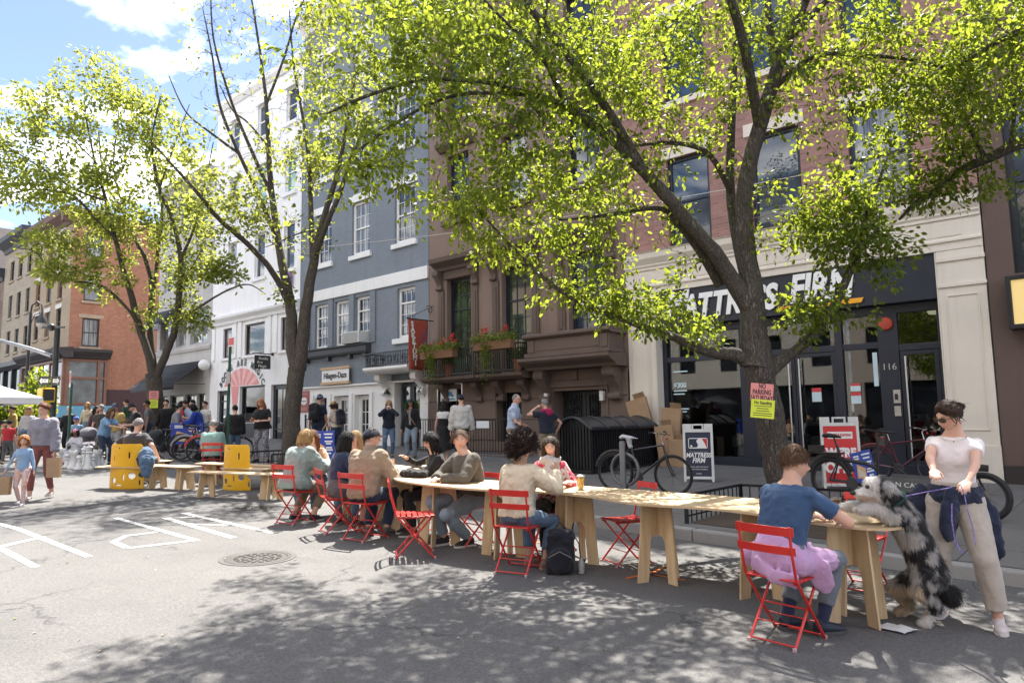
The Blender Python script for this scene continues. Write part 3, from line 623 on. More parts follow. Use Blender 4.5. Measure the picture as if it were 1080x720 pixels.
def white_house():
 x0,x1=-33.5,-25.65
 B=thing('bookshop_building','tall white painted building with a pink mural above the bookshop window','building',(x0,YF,.75))
 mw=wall_mat('white_stucco',(.83,.825,.82),.05,.3,bmp=.12)
 A=[(-32.30,-31.46),(-30.22,-28.46),(-27.12,-26.3)]
 ops1=[(a,b,4.56,5.97)for a,b in A]
 ops=[]
 for z0,z1 in((8.0,10.02),(11.36,13.2),(14.5,16.1)):ops+=[(-32.05,-31.2,z0,z1),(-29.5,-28.6,z0,z1),(-27.0,-26.15,z0,z1)]
 facade(B,ST,x0,x1,3.42,17.3,ops1+ops,mw,dep=.24)
 for i,o in enumerate(ops1):window(B,ST,*o,m_maroon,g_green_refl if i==1 else g_blind,1,1,None if i==1 else.5,dep=.08,fw=.07);slab(B,ST,'sill',mw,(o[0]-.12,o[1]+.12,o[2]-.12,o[2]-.003,-.08,.1))
 for i,o in enumerate(ops):window(B,ST,*o,m_white,[g_blind,g_dark,g_dark,g_sky,g_teal,g_teal,g_sky,g_sky,g_dark][i],1,1,dep=.1);slab(B,ST,'sill',mw,(o[0]-.12,o[1]+.12,o[2]-.16,o[2]-.003,-.1,.1));slab(B,ST,'window_hood',mw,(o[0]-.14,o[1]+.14,o[3]+.003,o[3]+.22,-.07,.1))
 mb=MB();ST.prof(mb,x0+.01,x1-.01,[(.05,6.15),(-.08,6.15),(-.12,6.28),(-.26,6.42),(-.28,6.52),(-.12,6.6),(.05,6.62)]);mb.build('storey_cornice',mw,B,bevel=.005);mb=MB();ST.prof(mb,x0+.01,x1-.01,[(.2,16.9),(-.06,16.9),(-.2,17.1),(-.22,17.32),(.2,17.34)]);mb.build('cornice',mw,B,bevel=.005)
 for a in(-33.2,-31.1,-30.6,-28.0,-27.5,-25.95):slab(B,ST,'pilaster',mw,(a-.14,a+.14,4.5,6.14,-.06,-.003))
 body(B,x0,x1,-.2,17.2,mw)
 D1=(-32.69,-31.4,.3,3.05);Wn=(-30.53,-28.3,1.55,3.18);D2=(-27.78,-25.95,.3,3.14)
 facade(B,ST,x0,x1,-.1,3.417,[D1,Wn,D2],mw,dep=.4,name='shop_wall',d0=-.02)
 R=Pl((0,YF+.1,0),(1,0,0),(0,1,0))
 window(B,R,*D1,m_blackf,g_dark,2,1,.82,dep=0,fw=.2,name='black_door');window(B,R,*D2,m_blackf,g_dark,3,1,.34,dep=0,fw=.2,name='black_shopfront')
 mb=MB();R.box(mb,Wn[0]+.06,Wn[1]-.06,Wn[2]+.06,Wn[3]-.06,.05,.06);mb.build('shop_window',shopglass,B)
 slab(B,R,'shop_window_frame',m_blackf,(Wn[0],Wn[0]+.08,Wn[2],Wn[3],0,.1),(Wn[1]-.08,Wn[1],Wn[2],Wn[3],0,.1),(Wn[0]+.08,Wn[1]-.08,Wn[3]-.08,Wn[3],0,.1),(Wn[0]+.08,Wn[1]-.08,Wn[2],Wn[2]+.08,0,.1))
 slab(B,ST,'stall_riser',m_blackf,(-30.6,-28.2,.3,1.53,-.05,-.022))
 mb=MB();mb.quad((Wn[0],YF+1.6,1.2),(Wn[1],YF+1.6,1.2),(Wn[1],YF+1.6,3.4),(Wn[0],YF+1.6,3.4));mb.quad((Wn[0],YF+.3,1.56),(Wn[1],YF+.3,1.56),(Wn[1],YF+1.6,1.56),(Wn[0],YF+1.6,1.56));mb.build('display_back',M('display_cream',(.4,.38,.33),.7,.2),B,keep=True)
 mb=MB();r=random.Random(4);cm=[M('book_%d'%i,c,.6,.1)for i,c in enumerate(((.5,.42,.12),(.1,.25,.12),(.5,.12,.1),(.08,.16,.3),(.6,.58,.5)))]
 for z in(1.62,2.1,2.58):
  a=Wn[0]+.2
  while a<Wn[1]-.3:w=r.uniform(.12,.2);h=r.uniform(.22,.32);mb.mi=r.randrange(5);mb.bx(a,a+w,YF+.6+.25*(z-1.6),YF+.64+.25*(z-1.6),z,z+h);a+=w+r.uniform(.03,.15)
 mb.build('display_books',cm,B)
 mp=M('mural_pink',(.72,.3,.29),.8,.1,4,.05);ml=M('mural_pale',(.78,.47,.45),.8,.1)
 cx,cz=-30.4,2.55
 mb=MB();n=13
 for k in range(n):
  t0=math.radians(152-k*124/n);t1=math.radians(152-(k+1)*124/n);mb.mi=k%2
  e=lambda t:(1.85*math.cos(t),1.46*math.sin(t));i_=lambda t:(.67/max(.3,math.tan(t))if abs(t-PI/2)>.02 and math.tan(t)>0 else(-.67/max(.3,-math.tan(t))if abs(t-PI/2)>.02 else 0),.67);P=[i_(t0),i_(t1),e(t1),e(t0)]
  P=[p if p[1]>=.66 else(p[0],.66)for p in P];mb.prism(P,ST.p(cx,cz,-.024),ST.u,(0,0,1),(0,-.003,0))
 mb.mi=0;mb.prism([(-.95,.66),(-.62,-.9),(-.42,-.9),(-.2,.66)],ST.p(cx,cz,-.0245),ST.u,(0,0,1),(0,-.003,0));mb.build('mural',[mp,ml],B)
 mb=MB();txt='BOOKS ARE MAGIC'
 for i,ch in enumerate(txt):
  if ch==' ':continue
  t=math.radians(153-i*(126/(len(txt)-1)));ang=math.atan2(1.7*math.cos(t),-2.15*math.sin(t))+PI;u=Vector((math.cos(ang),0,math.sin(ang)));w=Vector((-math.sin(ang),0,math.cos(ang)));text_into(mb,ch,.40,(cx+2.15*math.cos(t),YF-.026,cz+1.7*math.sin(t)),u,w,.003,bold=.014,sx=.85)
 mb.build('mural_lettering',m_blackf,B)
 s=thing('hanging_sign','small black hanging sign on a bracket beside the pink mural','sign',(-27.85,YF,4.1))
 mb=MB();mb.tube([(-27.7,YF,4.45),(-27.7,YF-.95,4.45)],.022,8);mb.ell((-27.7,YF-.03,4.45),.07);mb.build('bracket',m_blackf,s)
 mb=MB();mb.bx(-27.72,-27.68,YF-.85,YF-.12,3.80,4.38);bd=mb.build('board',m_blackf,s,bevel=.01)
 mb=MB()
 for k,(t,y)in enumerate((('Books',-.46),('Are',-.62),('Magic',-.5))):text_into(mb,t,.17,(-27.677,YF+y,4.25-.165*k),(0,1,0),(0,0,1),.003)
 mb.build('lettering',M('sign_cream',(.7,.68,.6),.5,.05),bd)
 mb=MB()
 fl=thing('window_flag','small striped rainbow flag hung below a window of the white building','flag',(-26.5,YF-.1,8))
 cols=[(.6,.05,.05),(.7,.3,.03),(.7,.6,.05),(.05,.4,.1),(.05,.15,.5),(.3,.05,.4)]
 for k in range(6):mb.mi=k;mb.bx(-26.95+k*.13,-26.95+(k+1)*.13-.001,YF-.13,YF-.12,7.2,7.83)
 mb.build('cloth',[M('flag_%d'%i,c,.8,.1)for i,c in enumerate(cols)],fl)
white_house()
def awning(parent,a0,a1,z0,z1,out,mat,drop=.25,name='awning'):
 mb=MB();n=10
 for i in range(n):
  t0,t1=i/n,(i+1)/n
  f=lambda t:(-(out*t),z1-(z1-z0)*t-.06*math.sin(PI*t))
  (d0,y0),(d1,y1)=f(t0),f(t1);mb.quad(ST.p(a0,y0,d0),ST.p(a1,y0,d0),ST.p(a1,y1,d1),ST.p(a0,y1,d1))
 mb.quad(ST.p(a0,z0,-out),ST.p(a1,z0,-out),ST.p(a1,z0-drop,-out-.01),ST.p(a0,z0-drop,-out-.01))
 o=mb.build(name,mat,parent,smooth=True);s=o.modifiers.new('s','SOLIDIFY');s.thickness=.012
 mb=MB()
 for a in(a0+.02,a1-.02):mb.tube([ST.p(a,z1,0),ST.p(a,z0,-out)],.016,6);mb.tube([ST.p(a,z0,-out),ST.p(a,z0+.02,0)],.016,6)
 mb.build('awning_frame',m_blackf,o);return o
def beige_house():
 x0,x1=-40.0,-33.52
 B=thing('stone_shop_building','pale stone corner building with two black awnings and wide grey windows','building',(x0,YF,.8))
 ms=wall_mat('pale_stone',(.47,.455,.435),.08,.35,joints=(1.1,.42),bmp=.12);mc=M('awning_black',(.014,.015,.02),.75,.25,5,.2,200)
 W=[(-39.6,-37.75),(-37.55,-36.35),(-35.9,-33.95)]
 W2=[(-39.3,-38.1),(-37.4,-36.2),(-35.5,-34.3)]
 facade(B,ST,x0,x1,3.02,14.2,[(a,b,5.5,7.3)for a,b in W]+[(a,b,z,z+2)for z in(8.6,11.4)for a,b in W2],ms,dep=.3)
 for a,b in W:window(B,ST,a,b,5.5,7.3,M('grey_frame',(.3,.31,.32),.5,.1),g_blind,2,1,None,dep=.16,fw=.08,munt=.06)
 for z in(8.6,11.4):
  for a,b in W2:window(B,ST,a,b,z,z+2,m_white,g_sky,1,1,dep=.12)
 mb=MB();ST.prof(mb,x0+.01,x1-.01,[(.2,13.8),(-.1,13.8),(-.4,14.1),(-.45,14.3),(.2,14.3)]);mb.build('cornice',ms,B,bevel=.006);mb=MB();ST.prof(mb,x0+.01,x1-.01,[(.05,5.15),(-.06,5.15),(-.1,5.3),(-.06,5.4),(.05,5.4)]);mb.build('storey_cornice',ms,B,bevel=.006)
 body(B,x0,x1,-.2,14.1,ms)
 facade(B,ST,x0,x1,-.2,3.017,[(-39.5,-38.3,.9,3.0),(-38.0,-36.4,.9,3.0),(-36.2,-34.9,.3,3.0),(-34.8,-33.95,.9,3.0)],ms,dep=.35,name='shopfront_wall',d0=-.02)
 for o in((-39.5,-38.3,.9,3.0),(-38.0,-36.4,.9,3.0),(-34.8,-33.95,.9,3.0)):window(B,ST,*o,m_blackf,g_green_refl,1,1,.8,dep=.1,fw=.08,name='shop_window')
 window(B,ST,-36.2,-34.9,.3,3.0,m_blackf,g_dark,2,1,.8,dep=.1,fw=.1,name='shop_door')
 aw=awning(B,-39.3,-34.05,3.42,4.62,1.5,mc)
 aw2=awning(B,-39.9,-37.0,6.6,7.6,1.1,mc)
 mb=MB();ST.box(mb,-37.9,-36.95,6.33,6.62,-1.14,-1.11);mb.build('awning_sign',m_blackf,aw2)
 mb=MB();mb.ell(ST.p(-33.5,4.33,-.32),.27,n=20,m=14);mb.build('globe_lamp',M('globe_white',(.75,.75,.73),.3,.03),B,smooth=True)
 mb=MB();mb.tube([ST.p(-33.5,4.33,-.06),ST.p(-33.5,4.05,-.3)],.03,8);mb.build('lamp_arm',m_blackf,B)
beige_house()
def corner_house():
 x1=-55.06;x0=-65.0
 B=thing('corner_house','orange brick corner building with a tan street front and timber shop bay','building',(x1,YF,1.2))
 mo=wall_mat('orange_brick',(.36,.165,.10),.14,.35,brick=True,mortar=(.36,.18,.12),flip=True,rowh=.075);mt=wall_mat('tan_stone',(.36,.28,.19),.1,.35,joints=(.9,.4))
 mtr=M('tan_trim',(.4,.29,.19),.8,.15);mcorn=M('dark_cornice',(.045,.036,.036),.7,.25);mwl=M('white_lintel',(.62,.58,.52),.7,.1)
 A=[(-63.5,-62.35),(-60.75,-59.6),(-58.1,-57.0)]
 rows=((13.7,15.4),(10.55,12.5),(8.0,9.85))
 ops=[(a,b,z0,z1)for z0,z1 in rows for a,b in A]
 facade(B,ST,x0,x1,6.8,16.6,ops,mt,dep=.25)
 gl=[g_dark,g_curt,g_dark]
 for i,o in enumerate(ops):window(B,ST,*o,m_woodf if i%2 else m_blackf,gl[i%3],1,1,dep=.12,fw=.09);slab(B,ST,'lintel',mwl,(o[0]-.15,o[1]+.15,o[3]+.003,o[3]+.32,-.05,.1));slab(B,ST,'sill',mt,(o[0]-.12,o[1]+.12,o[2]-.17,o[2]-.003,-.1,.1))
 bo=[(16.4,17.5,z0,z1)for z0,z1 in((13.4,15.15),(10.22,12.02),(6.98,9.0))]+[(24.5,25.6,z0,z1)for z0,z1 in((13.4,15.1),(10.2,12.0),(6.98,9.0))]
 facade(B,BS,YF+.0,30,4.0,16.6,bo,mo,dep=.25,name='brick_side')
 for i,o in enumerate(bo):window(B,BS,*o,m_blackf,g_blind if i==1 else g_curt,1,1,dep=.1,fw=.1);slab(B,BS,'lintel',mtr,(o[0]-.25,o[1]+.25,o[3]+.003,o[3]+.26,-.04,.1));slab(B,BS,'sill',mtr,(o[0]-.15,o[1]+.15,o[2]-.17,o[2]-.003,-.1,.1))
 facade(B,BS,18.0,30,-.2,3.997,[],M('maroon_base',(.065,.03,.03),.75,.15,2,.15),name='side_base',d0=-.03)
 mb=MB();mb.bx(x0+.3,x1-.4,YF+.4,30,1,16.5);mb.build('side_wall',mt,B)
 mb=MB();ST.prof(mb,x0,x1+.5,[(.3,15.7),(-.1,15.7),(-.2,15.95),(-.7,16.3),(-.75,16.75),(.3,16.8)]);BS.prof(mb,YF-.75,YF+3.0,[(.3,15.72),(-.08,15.72),(-.15,15.95),(-.45,16.3),(-.5,16.7),(.3,16.74)]);mb.build('cornice',M('roof_brown',(.13,.075,.055),.7,.25),B)
 P2=Pl((x1,0,0),(0,1,0),(-1,0,0));out=.35
 mb=MB();ST.prof(mb,x0,x1+.9,[(.1,6.1),(-.5,6.1),(-.6,6.25),(-.9,6.55),(-.95,6.75),(.1,6.85)]);BS.prof(mb,YF-.95,18.15,[(.1,6.105),(-.5,6.105),(-.6,6.25),(-.9,6.545),(-.94,6.745),(.1,6.845)]);mb.build('shop_cornice',mcorn,B,bevel=.01)
 mb=MB();gz0,gz1=2.95,5.95
 for a in(x0+.2,-62.6,-60.2,-57.8,x1+.22):ST.box(mb,a-.09,a+.09,gz0-.2,6.08,-.35,-.1)
 for z in(gz0,4.75,5.98):ST.box(mb,x0+.2,x1+.3,z-.09,z+.09,-.34,-.11)
 for a in(15.5,17.5,17.95):BS.box(mb,a-.09,a+.09,gz0-.2,6.085,-.35,-.1)
 for z in(gz0,4.75,5.98):BS.box(mb,15.3,17.95,z-.085,z+.085,-.34,-.11)
 mb.build('shop_bay_frame',m_woodf,B)
 mb=MB();ST.box(mb,x0+.2,x1+.2,gz0,5.98,-.2,-.19);BS.box(mb,15.4,17.95,gz0,5.98,-.2,-.19);mb.build('shop_bay_pane',glass_mat('pane_bay',(.10,.12,.125),var=.6),B)
 mb=MB();ST.box(mb,-57.6,-55.3,4.95,5.75,-.26,-.2);mb.build('shop_board',M('board_white',(.6,.6,.63),.6,.1),B)
 mb=MB();ST.box(mb,x0,x1+.4,2.05,2.83,-.45,0);BS.box(mb,15.1,18.6,2.05,2.83,-.45,0);mb.build('blue_fascia',M('fascia_blue',(.13,.33,.45),.6,.12),B)
 mb=MB();ST.box(mb,x0,x1+.35,0,2.045,-.4,0);BS.box(mb,15.15,18.6,0,2.045,-.4,0);mb.build('shop_base',mcorn,B)
corner_house()
def tan_house(x0,x1,z1,cols,rows,wallc,label,shopc,seed):
 B=thing('row_house',label,'building',(x1,YF,1.4));r=random.Random(seed)
 mt=wall_mat('row_wall_%d'%seed,wallc,.1,.35,joints=(.9,.38));mc=M('row_cornice_%d'%seed,(.035,.04,.05),.6,.25)
 ops=[(a,b,c,d)for c,d in rows for a,b in cols]
 facade(B,ST,x0,x1,6.6,z1,ops,mt)
 for o in ops:window(B,ST,*o,m_blackf,r.choice((g_dark,g_curt,g_dark)),1,1,dep=.12,fw=.08);slab(B,ST,'sill',mt,(o[0]-.12,o[1]+.12,o[2]-.17,o[2]-.003,-.1,.1))
 mb=MB();ST.prof(mb,x0,x1,[(.2,z1-.9),(-.1,z1-.9),(-.2,z1-.6),(-.8,z1-.2),(-.85,z1+.15),(.2,z1+.2)]);mb.build('cornice',mc,B)
 body(B,x0,x1,0,z1-.1,mt)
 mb=MB();ST.prof(mb,x0,x1-.05,[(.1,6.0),(-.3,6.0),(-.6,6.3),(-.6,6.65),(.1,6.7)]);ST.box(mb,x0,x1-.05,0,3.0,-.25,0)
 for a in np.linspace(x0+.2,x1-.3,4):ST.box(mb,a-.15,a+.15,3.0,5.998,-.3,-.05)
 mb.build('shopfront',M('shopfront_%d'%seed,shopc,.5,.2),B)
 mb=MB();ST.box(mb,x0,x1-.05,3.0,5.99,-.12,-.1);mb.build('shop_window',g_dark,B);return B
tan_house(-73.2,-65.02,17.2,[(-71.4,-70.2),(-68.9,-67.7),(-66.3,-65.2)],((13.7,15.4),(10.5,12.45),(7.5,9.4)),(.36,.30,.225),'tan row house with a dark cornice, next to the corner building',(.02,.022,.025),1)
B_=tan_house(-82.5,-73.22,15.0,[(-81.4,-80.2),(-78.6,-77.4),(-75.6,-74.4)],((11.6,13.4),(8.2,10.0)),(.22,.15,.115),'brown row house at the left edge with an iron fire escape',(.03,.025,.025),2)
iron_balcony(B_,ST,-79.0,-74.0,11.3,12.3,1.1,m_blackf);iron_balcony(B_,ST,-79.0,-74.0,7.9,8.9,1.1,m_blackf)
tan_house(-95,-82.52,21.0,[(-93,-91.5),(-89,-87.5),(-85.3,-84)],((17.2,19),(13.6,15.4),(10,11.8),(7.2,8.8)),(.3,.27,.25),'taller grey-brown building rising far down the street at the left edge',(.03,.03,.03),3)
def right_house():
 x0,x1=-1.995,6.0
 B=thing('stucco_building','brown stucco building at the right edge with dark window and lit sign box','building',(x0,YF,.2))
 ms=wall_mat('brown_stucco',(.135,.095,.08),.1,.3,bmp=.35)
 ops=[(-1.58,.4,4.1,7.6),(1.2,3.2,4.1,7.6),(-1.3,.2,9.6,12),(1.4,2.9,9.6,12),(-1.3,.2,13.2,15.2)]
 facade(B,ST,x0,x1,.62,17.0,ops,ms,dep=.3)
 for o in ops:window(B,ST,*o,m_navyf,g_sky,2,1,dep=.14,fw=.12)
 slab(B,ST,'window_hood',ms,(-1.75,.6,8.3,8.65,-.3,.05))
 body(B,x0,x1,-.2,16.9,ms);slab(B,ST,'plinth',M('plinth_dark',(.035,.028,.026),.8,.2),(x0,x1,-.2,.617,-.03,.3))
 slab(B,ST,'wall_vent',M('vent_grey',(.35,.34,.33),.5,.1),(-1.68,-1.38,.68,.82,-.03,.02))
 s=thing('lightbox_sign','black framed wall sign box with a glowing cream face','sign',(-1.7,YF,3.5))
 slab(s,ST,'case',m_blackf,(-1.70,-1.62,3.06,4.02,-.34,-.004),(-1.62,.3,3.94,4.02,-.34,-.004),(-1.62,.3,3.06,3.14,-.34,-.004),(-1.62,.3,3.14,3.94,-.1,-.004))
 slab(s,ST,'lit_face',emit('sign_face',(.55,.40,.16),.28),(-1.615,.3,3.145,3.935,-.30,-.105),bevel=0)
right_house()
def across(x0,x1,h,wc,label,seed):
 P=Pl((0,-9.5,0),(1,0,0),(0,-1,0));B=thing('row_house',label,'building',(x0,-9.5,0))
 mt=wall_mat('across_wall_%d'%seed,wc,.12,.3);n=max(2,int((x1-x0)/2.6));ops=[]
 for z in np.arange(4.2,h-2,3.4):
  for k in range(n):a=x0+(k+.28)*(x1-x0)/n;ops.append((a,a+1.1,z,z+2))
 facade(B,P,x0,x1,-1,h,ops+[(x0+.6,x1-.6,.3,3.2)],mt)
 mb=MB()
 for o in ops:P.box(mb,o[0],o[1],o[2],o[3],.15,.17)
 P.box(mb,x0+.6,x1-.6,.3,3.2,.15,.17);mb.build('window',g_dark,B)
 mb=MB();P.prof(mb,x0,x1,[(.2,h-.5),(-.3,h-.4),(-.6,h),(.2,h)]);mb.build('cornice',mt,B)
across(-46,-26,13,(.5,.4,.33),'pale brick row house across the street',11);across(-25.9,-12,15,(.62,.57,.5),'cream row house across the street',12);across(-11.9,0,13.5,(.5,.42,.36),'tan row house across the street',13);across(.1,14,15,(.55,.44,.37),'brick row house across the street with tall windows',14)
def bark_mat(name,c1,c2):
 m,nt,bs=_nodes(name);v=mapping(nt,(9,9,1.6));a=noise(nt,v,3,7,.7);b=noise(nt,mapping(nt),1.6,4);vo=N(nt,'ShaderNodeTexVoronoi',feature='DISTANCE_TO_EDGE');vo.inputs['Scale'].default_value=4.5
 ad=N(nt,'ShaderNodeVectorMath',operation='ADD');nt.links.new(v,ad.inputs[0]);nt.links.new(a.outputs['Color'],ad.inputs[1]);nt.links.new(ad.outputs[0],vo.inputs['Vector'])
 h=mix(nt,.6,ramp(nt,vo.outputs['Distance'],[(0,0),(.25,1)]).outputs['Color'],a.outputs['Fac'])
 c=mix(nt,ramp(nt,h,[(.2,0),(.75,1)]).outputs['Color'],c1,c2);c=mix(nt,ramp(nt,b.outputs['Fac'],[(.5,0),(.75,.5)]).outputs['Color'],c,(.07,.08,.055))
 nt.links.new(c,bs.inputs['Base Color']);bs.inputs['Roughness'].default_value=.9;bs.inputs['Specular IOR Level'].default_value=.2;bump(nt,bs,h,.9,.03);return m
m_bark=bark_mat('bark_grey',(.042,.037,.033),(.19,.17,.15));m_bark2=bark_mat('bark_brown',(.044,.038,.032),(.19,.165,.142))
def leaf_mat(name,c1,c2,tr,tw=.5):
 m=bpy.data.materials.new(name);m.use_nodes=True;nt=m.node_tree;bs=nt.nodes['Principled BSDF'];out=nt.nodes['Material Output']
 at=N(nt,'ShaderNodeAttribute',attribute_name='tint');c=mix(nt,at.outputs['Fac'],c1,c2);nt.links.new(c,bs.inputs['Base Color']);bs.inputs['Roughness'].default_value=.5;bs.inputs['Specular IOR Level'].default_value=.3
 t=N(nt,'ShaderNodeBsdfTranslucent');tc_=mix(nt,at.outputs['Fac'],scl(tr,.62),tr);nt.links.new(tc_,t.inputs['Color']);mx=N(nt,'ShaderNodeMixShader');mx.inputs[0].default_value=tw
 nt.links.new(bs.outputs[0],mx.inputs[1]);nt.links.new(t.outputs[0],mx.inputs[2]);nt.links.new(mx.outputs[0],out.inputs[0]);return m
m_leafA=leaf_mat('leaf_pear',(.02,.05,.011),(.065,.115,.02),(.45,.53,.05),.55)
m_leafB=leaf_mat('leaf_young',(.05,.085,.018),(.10,.145,.028),(.53,.57,.10),.58)
LEAF=np.array([(0,0,0),(.30,.36,.05),(.26,.74,.02),(0,1.08,-.10),(-.26,.74,.02),(-.30,.36,.05),(0,.5,-.05)])
LF=np.array([(0,1,6),(1,2,6),(2,3,6),(3,4,6),(4,5,6),(5,0,6)])
def leaves_mesh(name,pos,nrm,size,mat,parent,tint):
 """pos (n,3), nrm: leaf tip directions, one folded six-sided leaf at each"""
 n=len(pos);t=nrm/np.linalg.norm(nrm,axis=1,keepdims=True)
 a=rng.normal(size=(n,3));x=np.cross(t,a);x/=np.linalg.norm(x,axis=1,keepdims=True);z=np.cross(x,t)
 L=LEAF[None]*size[:,None,None]
 V=pos[:,None]+L[...,0:1]*x[:,None]+L[...,1:2]*t[:,None]+L[...,2:3]*z[:,None]
 V=V.reshape(-1,3);Fc=(LF[None]+(np.arange(n)*7)[:,None,None]).reshape(-1,3)
 off=ORG.get(parent.name,Vector());V=V-np.array(off)
 me=bpy.data.meshes.new(name);me.vertices.add(len(V));me.vertices.foreach_set('co',V.ravel());me.loops.add(Fc.size);me.loops.foreach_set('vertex_index',Fc.ravel().astype(np.int32))
 me.polygons.add(len(Fc));me.polygons.foreach_set('loop_start',np.arange(0,Fc.size,3,dtype=np.int32));me.update(calc_edges=True)
 at=me.attributes.new('tint','FLOAT','POINT');at.data.foreach_set('value',np.repeat(tint,7).astype(np.float32))
 me.polygons.foreach_set('use_smooth',np.ones(len(Fc),dtype=bool));me.materials.append(mat);return link(name,me,parent)
def smooth_path(P,R,k=4):
 P=[np.array(p,float)for p in P];out=[];rr=[];n=len(P)
 for i in range(n-1):
  p0,p1,p2,p3=P[max(i-1,0)],P[i],P[i+1],P[min(i+2,n-1)]
  for j in range(k):
   t=j/k;out.append(.5*((2*p1)+(-p0+p2)*t+(2*p0-5*p1+4*p2-p3)*t*t+(-p0+3*p1-3*p2+p3)*t**3));rr.append(R[i]+(R[i+1]-R[i])*t)
 out.append(P[-1]);rr.append(R[-1]);return out,rr
class Tree:
 def __init__(s,name,label,base,mat,leafmat,group='street trees',seed=1):
  s.T=thing(name,label,'tree',base,0,group);s.mb=MB();s.tw=s.mb;s.nodes=[];s.nr=[];s.ndir=[];s.mat=mat;s.lm=leafmat;s.rng=np.random.default_rng(seed)
  s.lp=[];s.ld=[];s.ls=[]
 def limb(s,P,R,n=9,wob=.0):
  Q,rr=smooth_path(P,R,5);Q=[q+s.rng.normal(size=3)*wob*r for q,r in zip(Q,rr)]
  s.mb.tube(Q,rr,n if max(R)>.05 else 6)
  for i,(q,r)in enumerate(zip(Q,rr)):
   if r<.16:s.nodes.append(np.array(q));s.nr.append(r);d=Q[min(i+1,len(Q)-1)]-Q[max(i-1,0)];s.ndir.append(d/(np.linalg.norm(d)+1e-9))
  return Q
 def grow(s,pts,nl,lsize,spread=.35,bare=None,droop=.25,up=.5,rmax=.03):
  """connect every crown point to the nearest wood with a curved twig and dress it with leaves"""
  r=s.rng;pts=np.array(pts);nodes=list(s.nodes);base=np.array(nodes)
  d=np.min(np.linalg.norm(pts[:,None]-base[None,::2],axis=2),axis=1)if len(base)<4000 else np.zeros(len(pts))
  order=np.argsort(d);A=np.zeros((len(nodes)+len(pts)*4,3));A[:len(nodes)]=base;cnt=len(nodes);rad=np.zeros(len(A));rad[:cnt]=s.nr;dr=np.zeros((len(A),3));dr[:cnt]=np.array(s.ndir)
  for i in order:
   p=pts[i];v=p-A[:cnt];dist=np.linalg.norm(v,axis=1);al=np.einsum('ij,ij->i',v,dr[:cnt])/(dist+1e-6)
   cost=dist*(1.25-.45*al)-np.minimum(rad[:cnt],.03)*4;j=int(np.argmin(cost));q=A[j];L=dist[j]
   if L<.05:continue
   r0=min(rad[j]*.7,rmax,.006+.011*L);r1=.0035;m=4 if L>.5 else 3
   c=q+dr[j]*L*.4+np.array([0,0,.12*L])+r.normal(size=3)*L*.1
   tt=np.linspace(0,1,m+1);Q=[(1-t)**2*q+2*t*(1-t)*c+t*t*p for t in tt]
   s.tw.tube(Q,list(np.linspace(r0,r1,m+1)),4 if r0<.012 else 5,cap=False)
   for k in range(1,m+1):
    A[cnt]=Q[k];rad[cnt]=r0+(r1-r0)*k/m;dd=Q[k]-Q[k-1];dr[cnt]=dd/(np.linalg.norm(dd)+1e-9);cnt+=1
    if cnt>=len(A)-2:break
   if cnt>=len(A)-6:A=np.vstack([A,np.zeros((2000,3))]);rad=np.append(rad,np.zeros(2000));dr=np.vstack([dr,np.zeros((2000,3))])
   b=1.0 if bare is None else bare(p)
   k=r.poisson(nl*b)
   if k:
    ts=np.clip(r.beta(2.4,1.1,k),0,1);e=(Q[-1]-Q[-2]);e=e/(np.linalg.norm(e)+1e-9)
    base_p=np.array([(1-t)**2*q+2*t*(1-t)*c+t*t*p for t in ts])if L<1.6 else p-e*(1-ts)[:,None]*.9
    o=r.normal(size=(k,3));o/=np.linalg.norm(o,axis=1,keepdims=True)
    s.lp.append(base_p+o*(spread*r.random((k,1))**.6));s.ld.append(o*.8+e*.5+np.array([0,0,-droop]));s.ls.append(lsize*(.55+.75*r.random(k)))
 def done(s):
  me=s.mb;tr=me.build('trunk',s.mat,s.T,smooth=60,keep=True)
  P=np.vstack(s.lp);Dn=np.vstack(s.ld);S=np.concatenate(s.ls);t=np.clip(s.rng.normal(.5,.28,len(P))+.35*np.array([mnoise.noise(Vector(p*1.1))for p in P]),0,1)
  leaves_mesh('crown',P,Dn,S,s.lm,s.T,t);return len(P)
def root_flare(tr,base,r,n=7):
 b=Vector(base)
 for k in range(n):
  a=2*PI*k/n+random.uniform(-.3,.3);L=r*random.uniform(1.3,1.9)
  tr.mb.tube([b+Vector((r*.55*math.cos(a),r*.55*math.sin(a),.32)),b+Vector((r*.95*math.cos(a),r*.95*math.sin(a),.10)),b+Vector((L*math.cos(a),L*math.sin(a),-.06))],[r*.42,r*.33,r*.1],7)
def pl(pts,d0,d1,n=None):
 k=len(pts);return[D(x,y,d0+(d1-d0)*i/(k-1))for i,(x,y)in enumerate(pts)]
def cloud(r,px,py,dep,rx,ry,rd,n,shell=.5):
 """points in an ellipsoid given at its place (px, py, depth) with its size in metres"""
 o=r.normal(size=(n,3));o/=np.linalg.norm(o,axis=1,keepdims=True);o*=(r.random((n,1))**shell)
 c=np.array(D(px,py,dep));return c+o[:,:1]*rx*RC[:,0]+o[:,1:2]*ry*RC[:,1]+o[:,2:3]*rd*RC[:,2]
b3=Vector((-3.62,9.25,gz(-3.62,9.25)))
t3=Tree('street_tree','large pear tree with a thick leaning trunk in front of the mattress shop',b3,m_bark,m_leafA,seed=3)
dt=depth_of(b3+Vector((0,0,1.5)))
tp=[b3+Vector((0,0,-.1)),D(829,530,dt),D(821,490,dt),D(812,440,dt),D(803,400,dt),D(795,360,dt)]
t3 .limb(tp,[0.26,0.208,0.192,0.186,0.192,0.198],20,.05)
root_flare(t3,b3,.215)
F3=tp[-1]
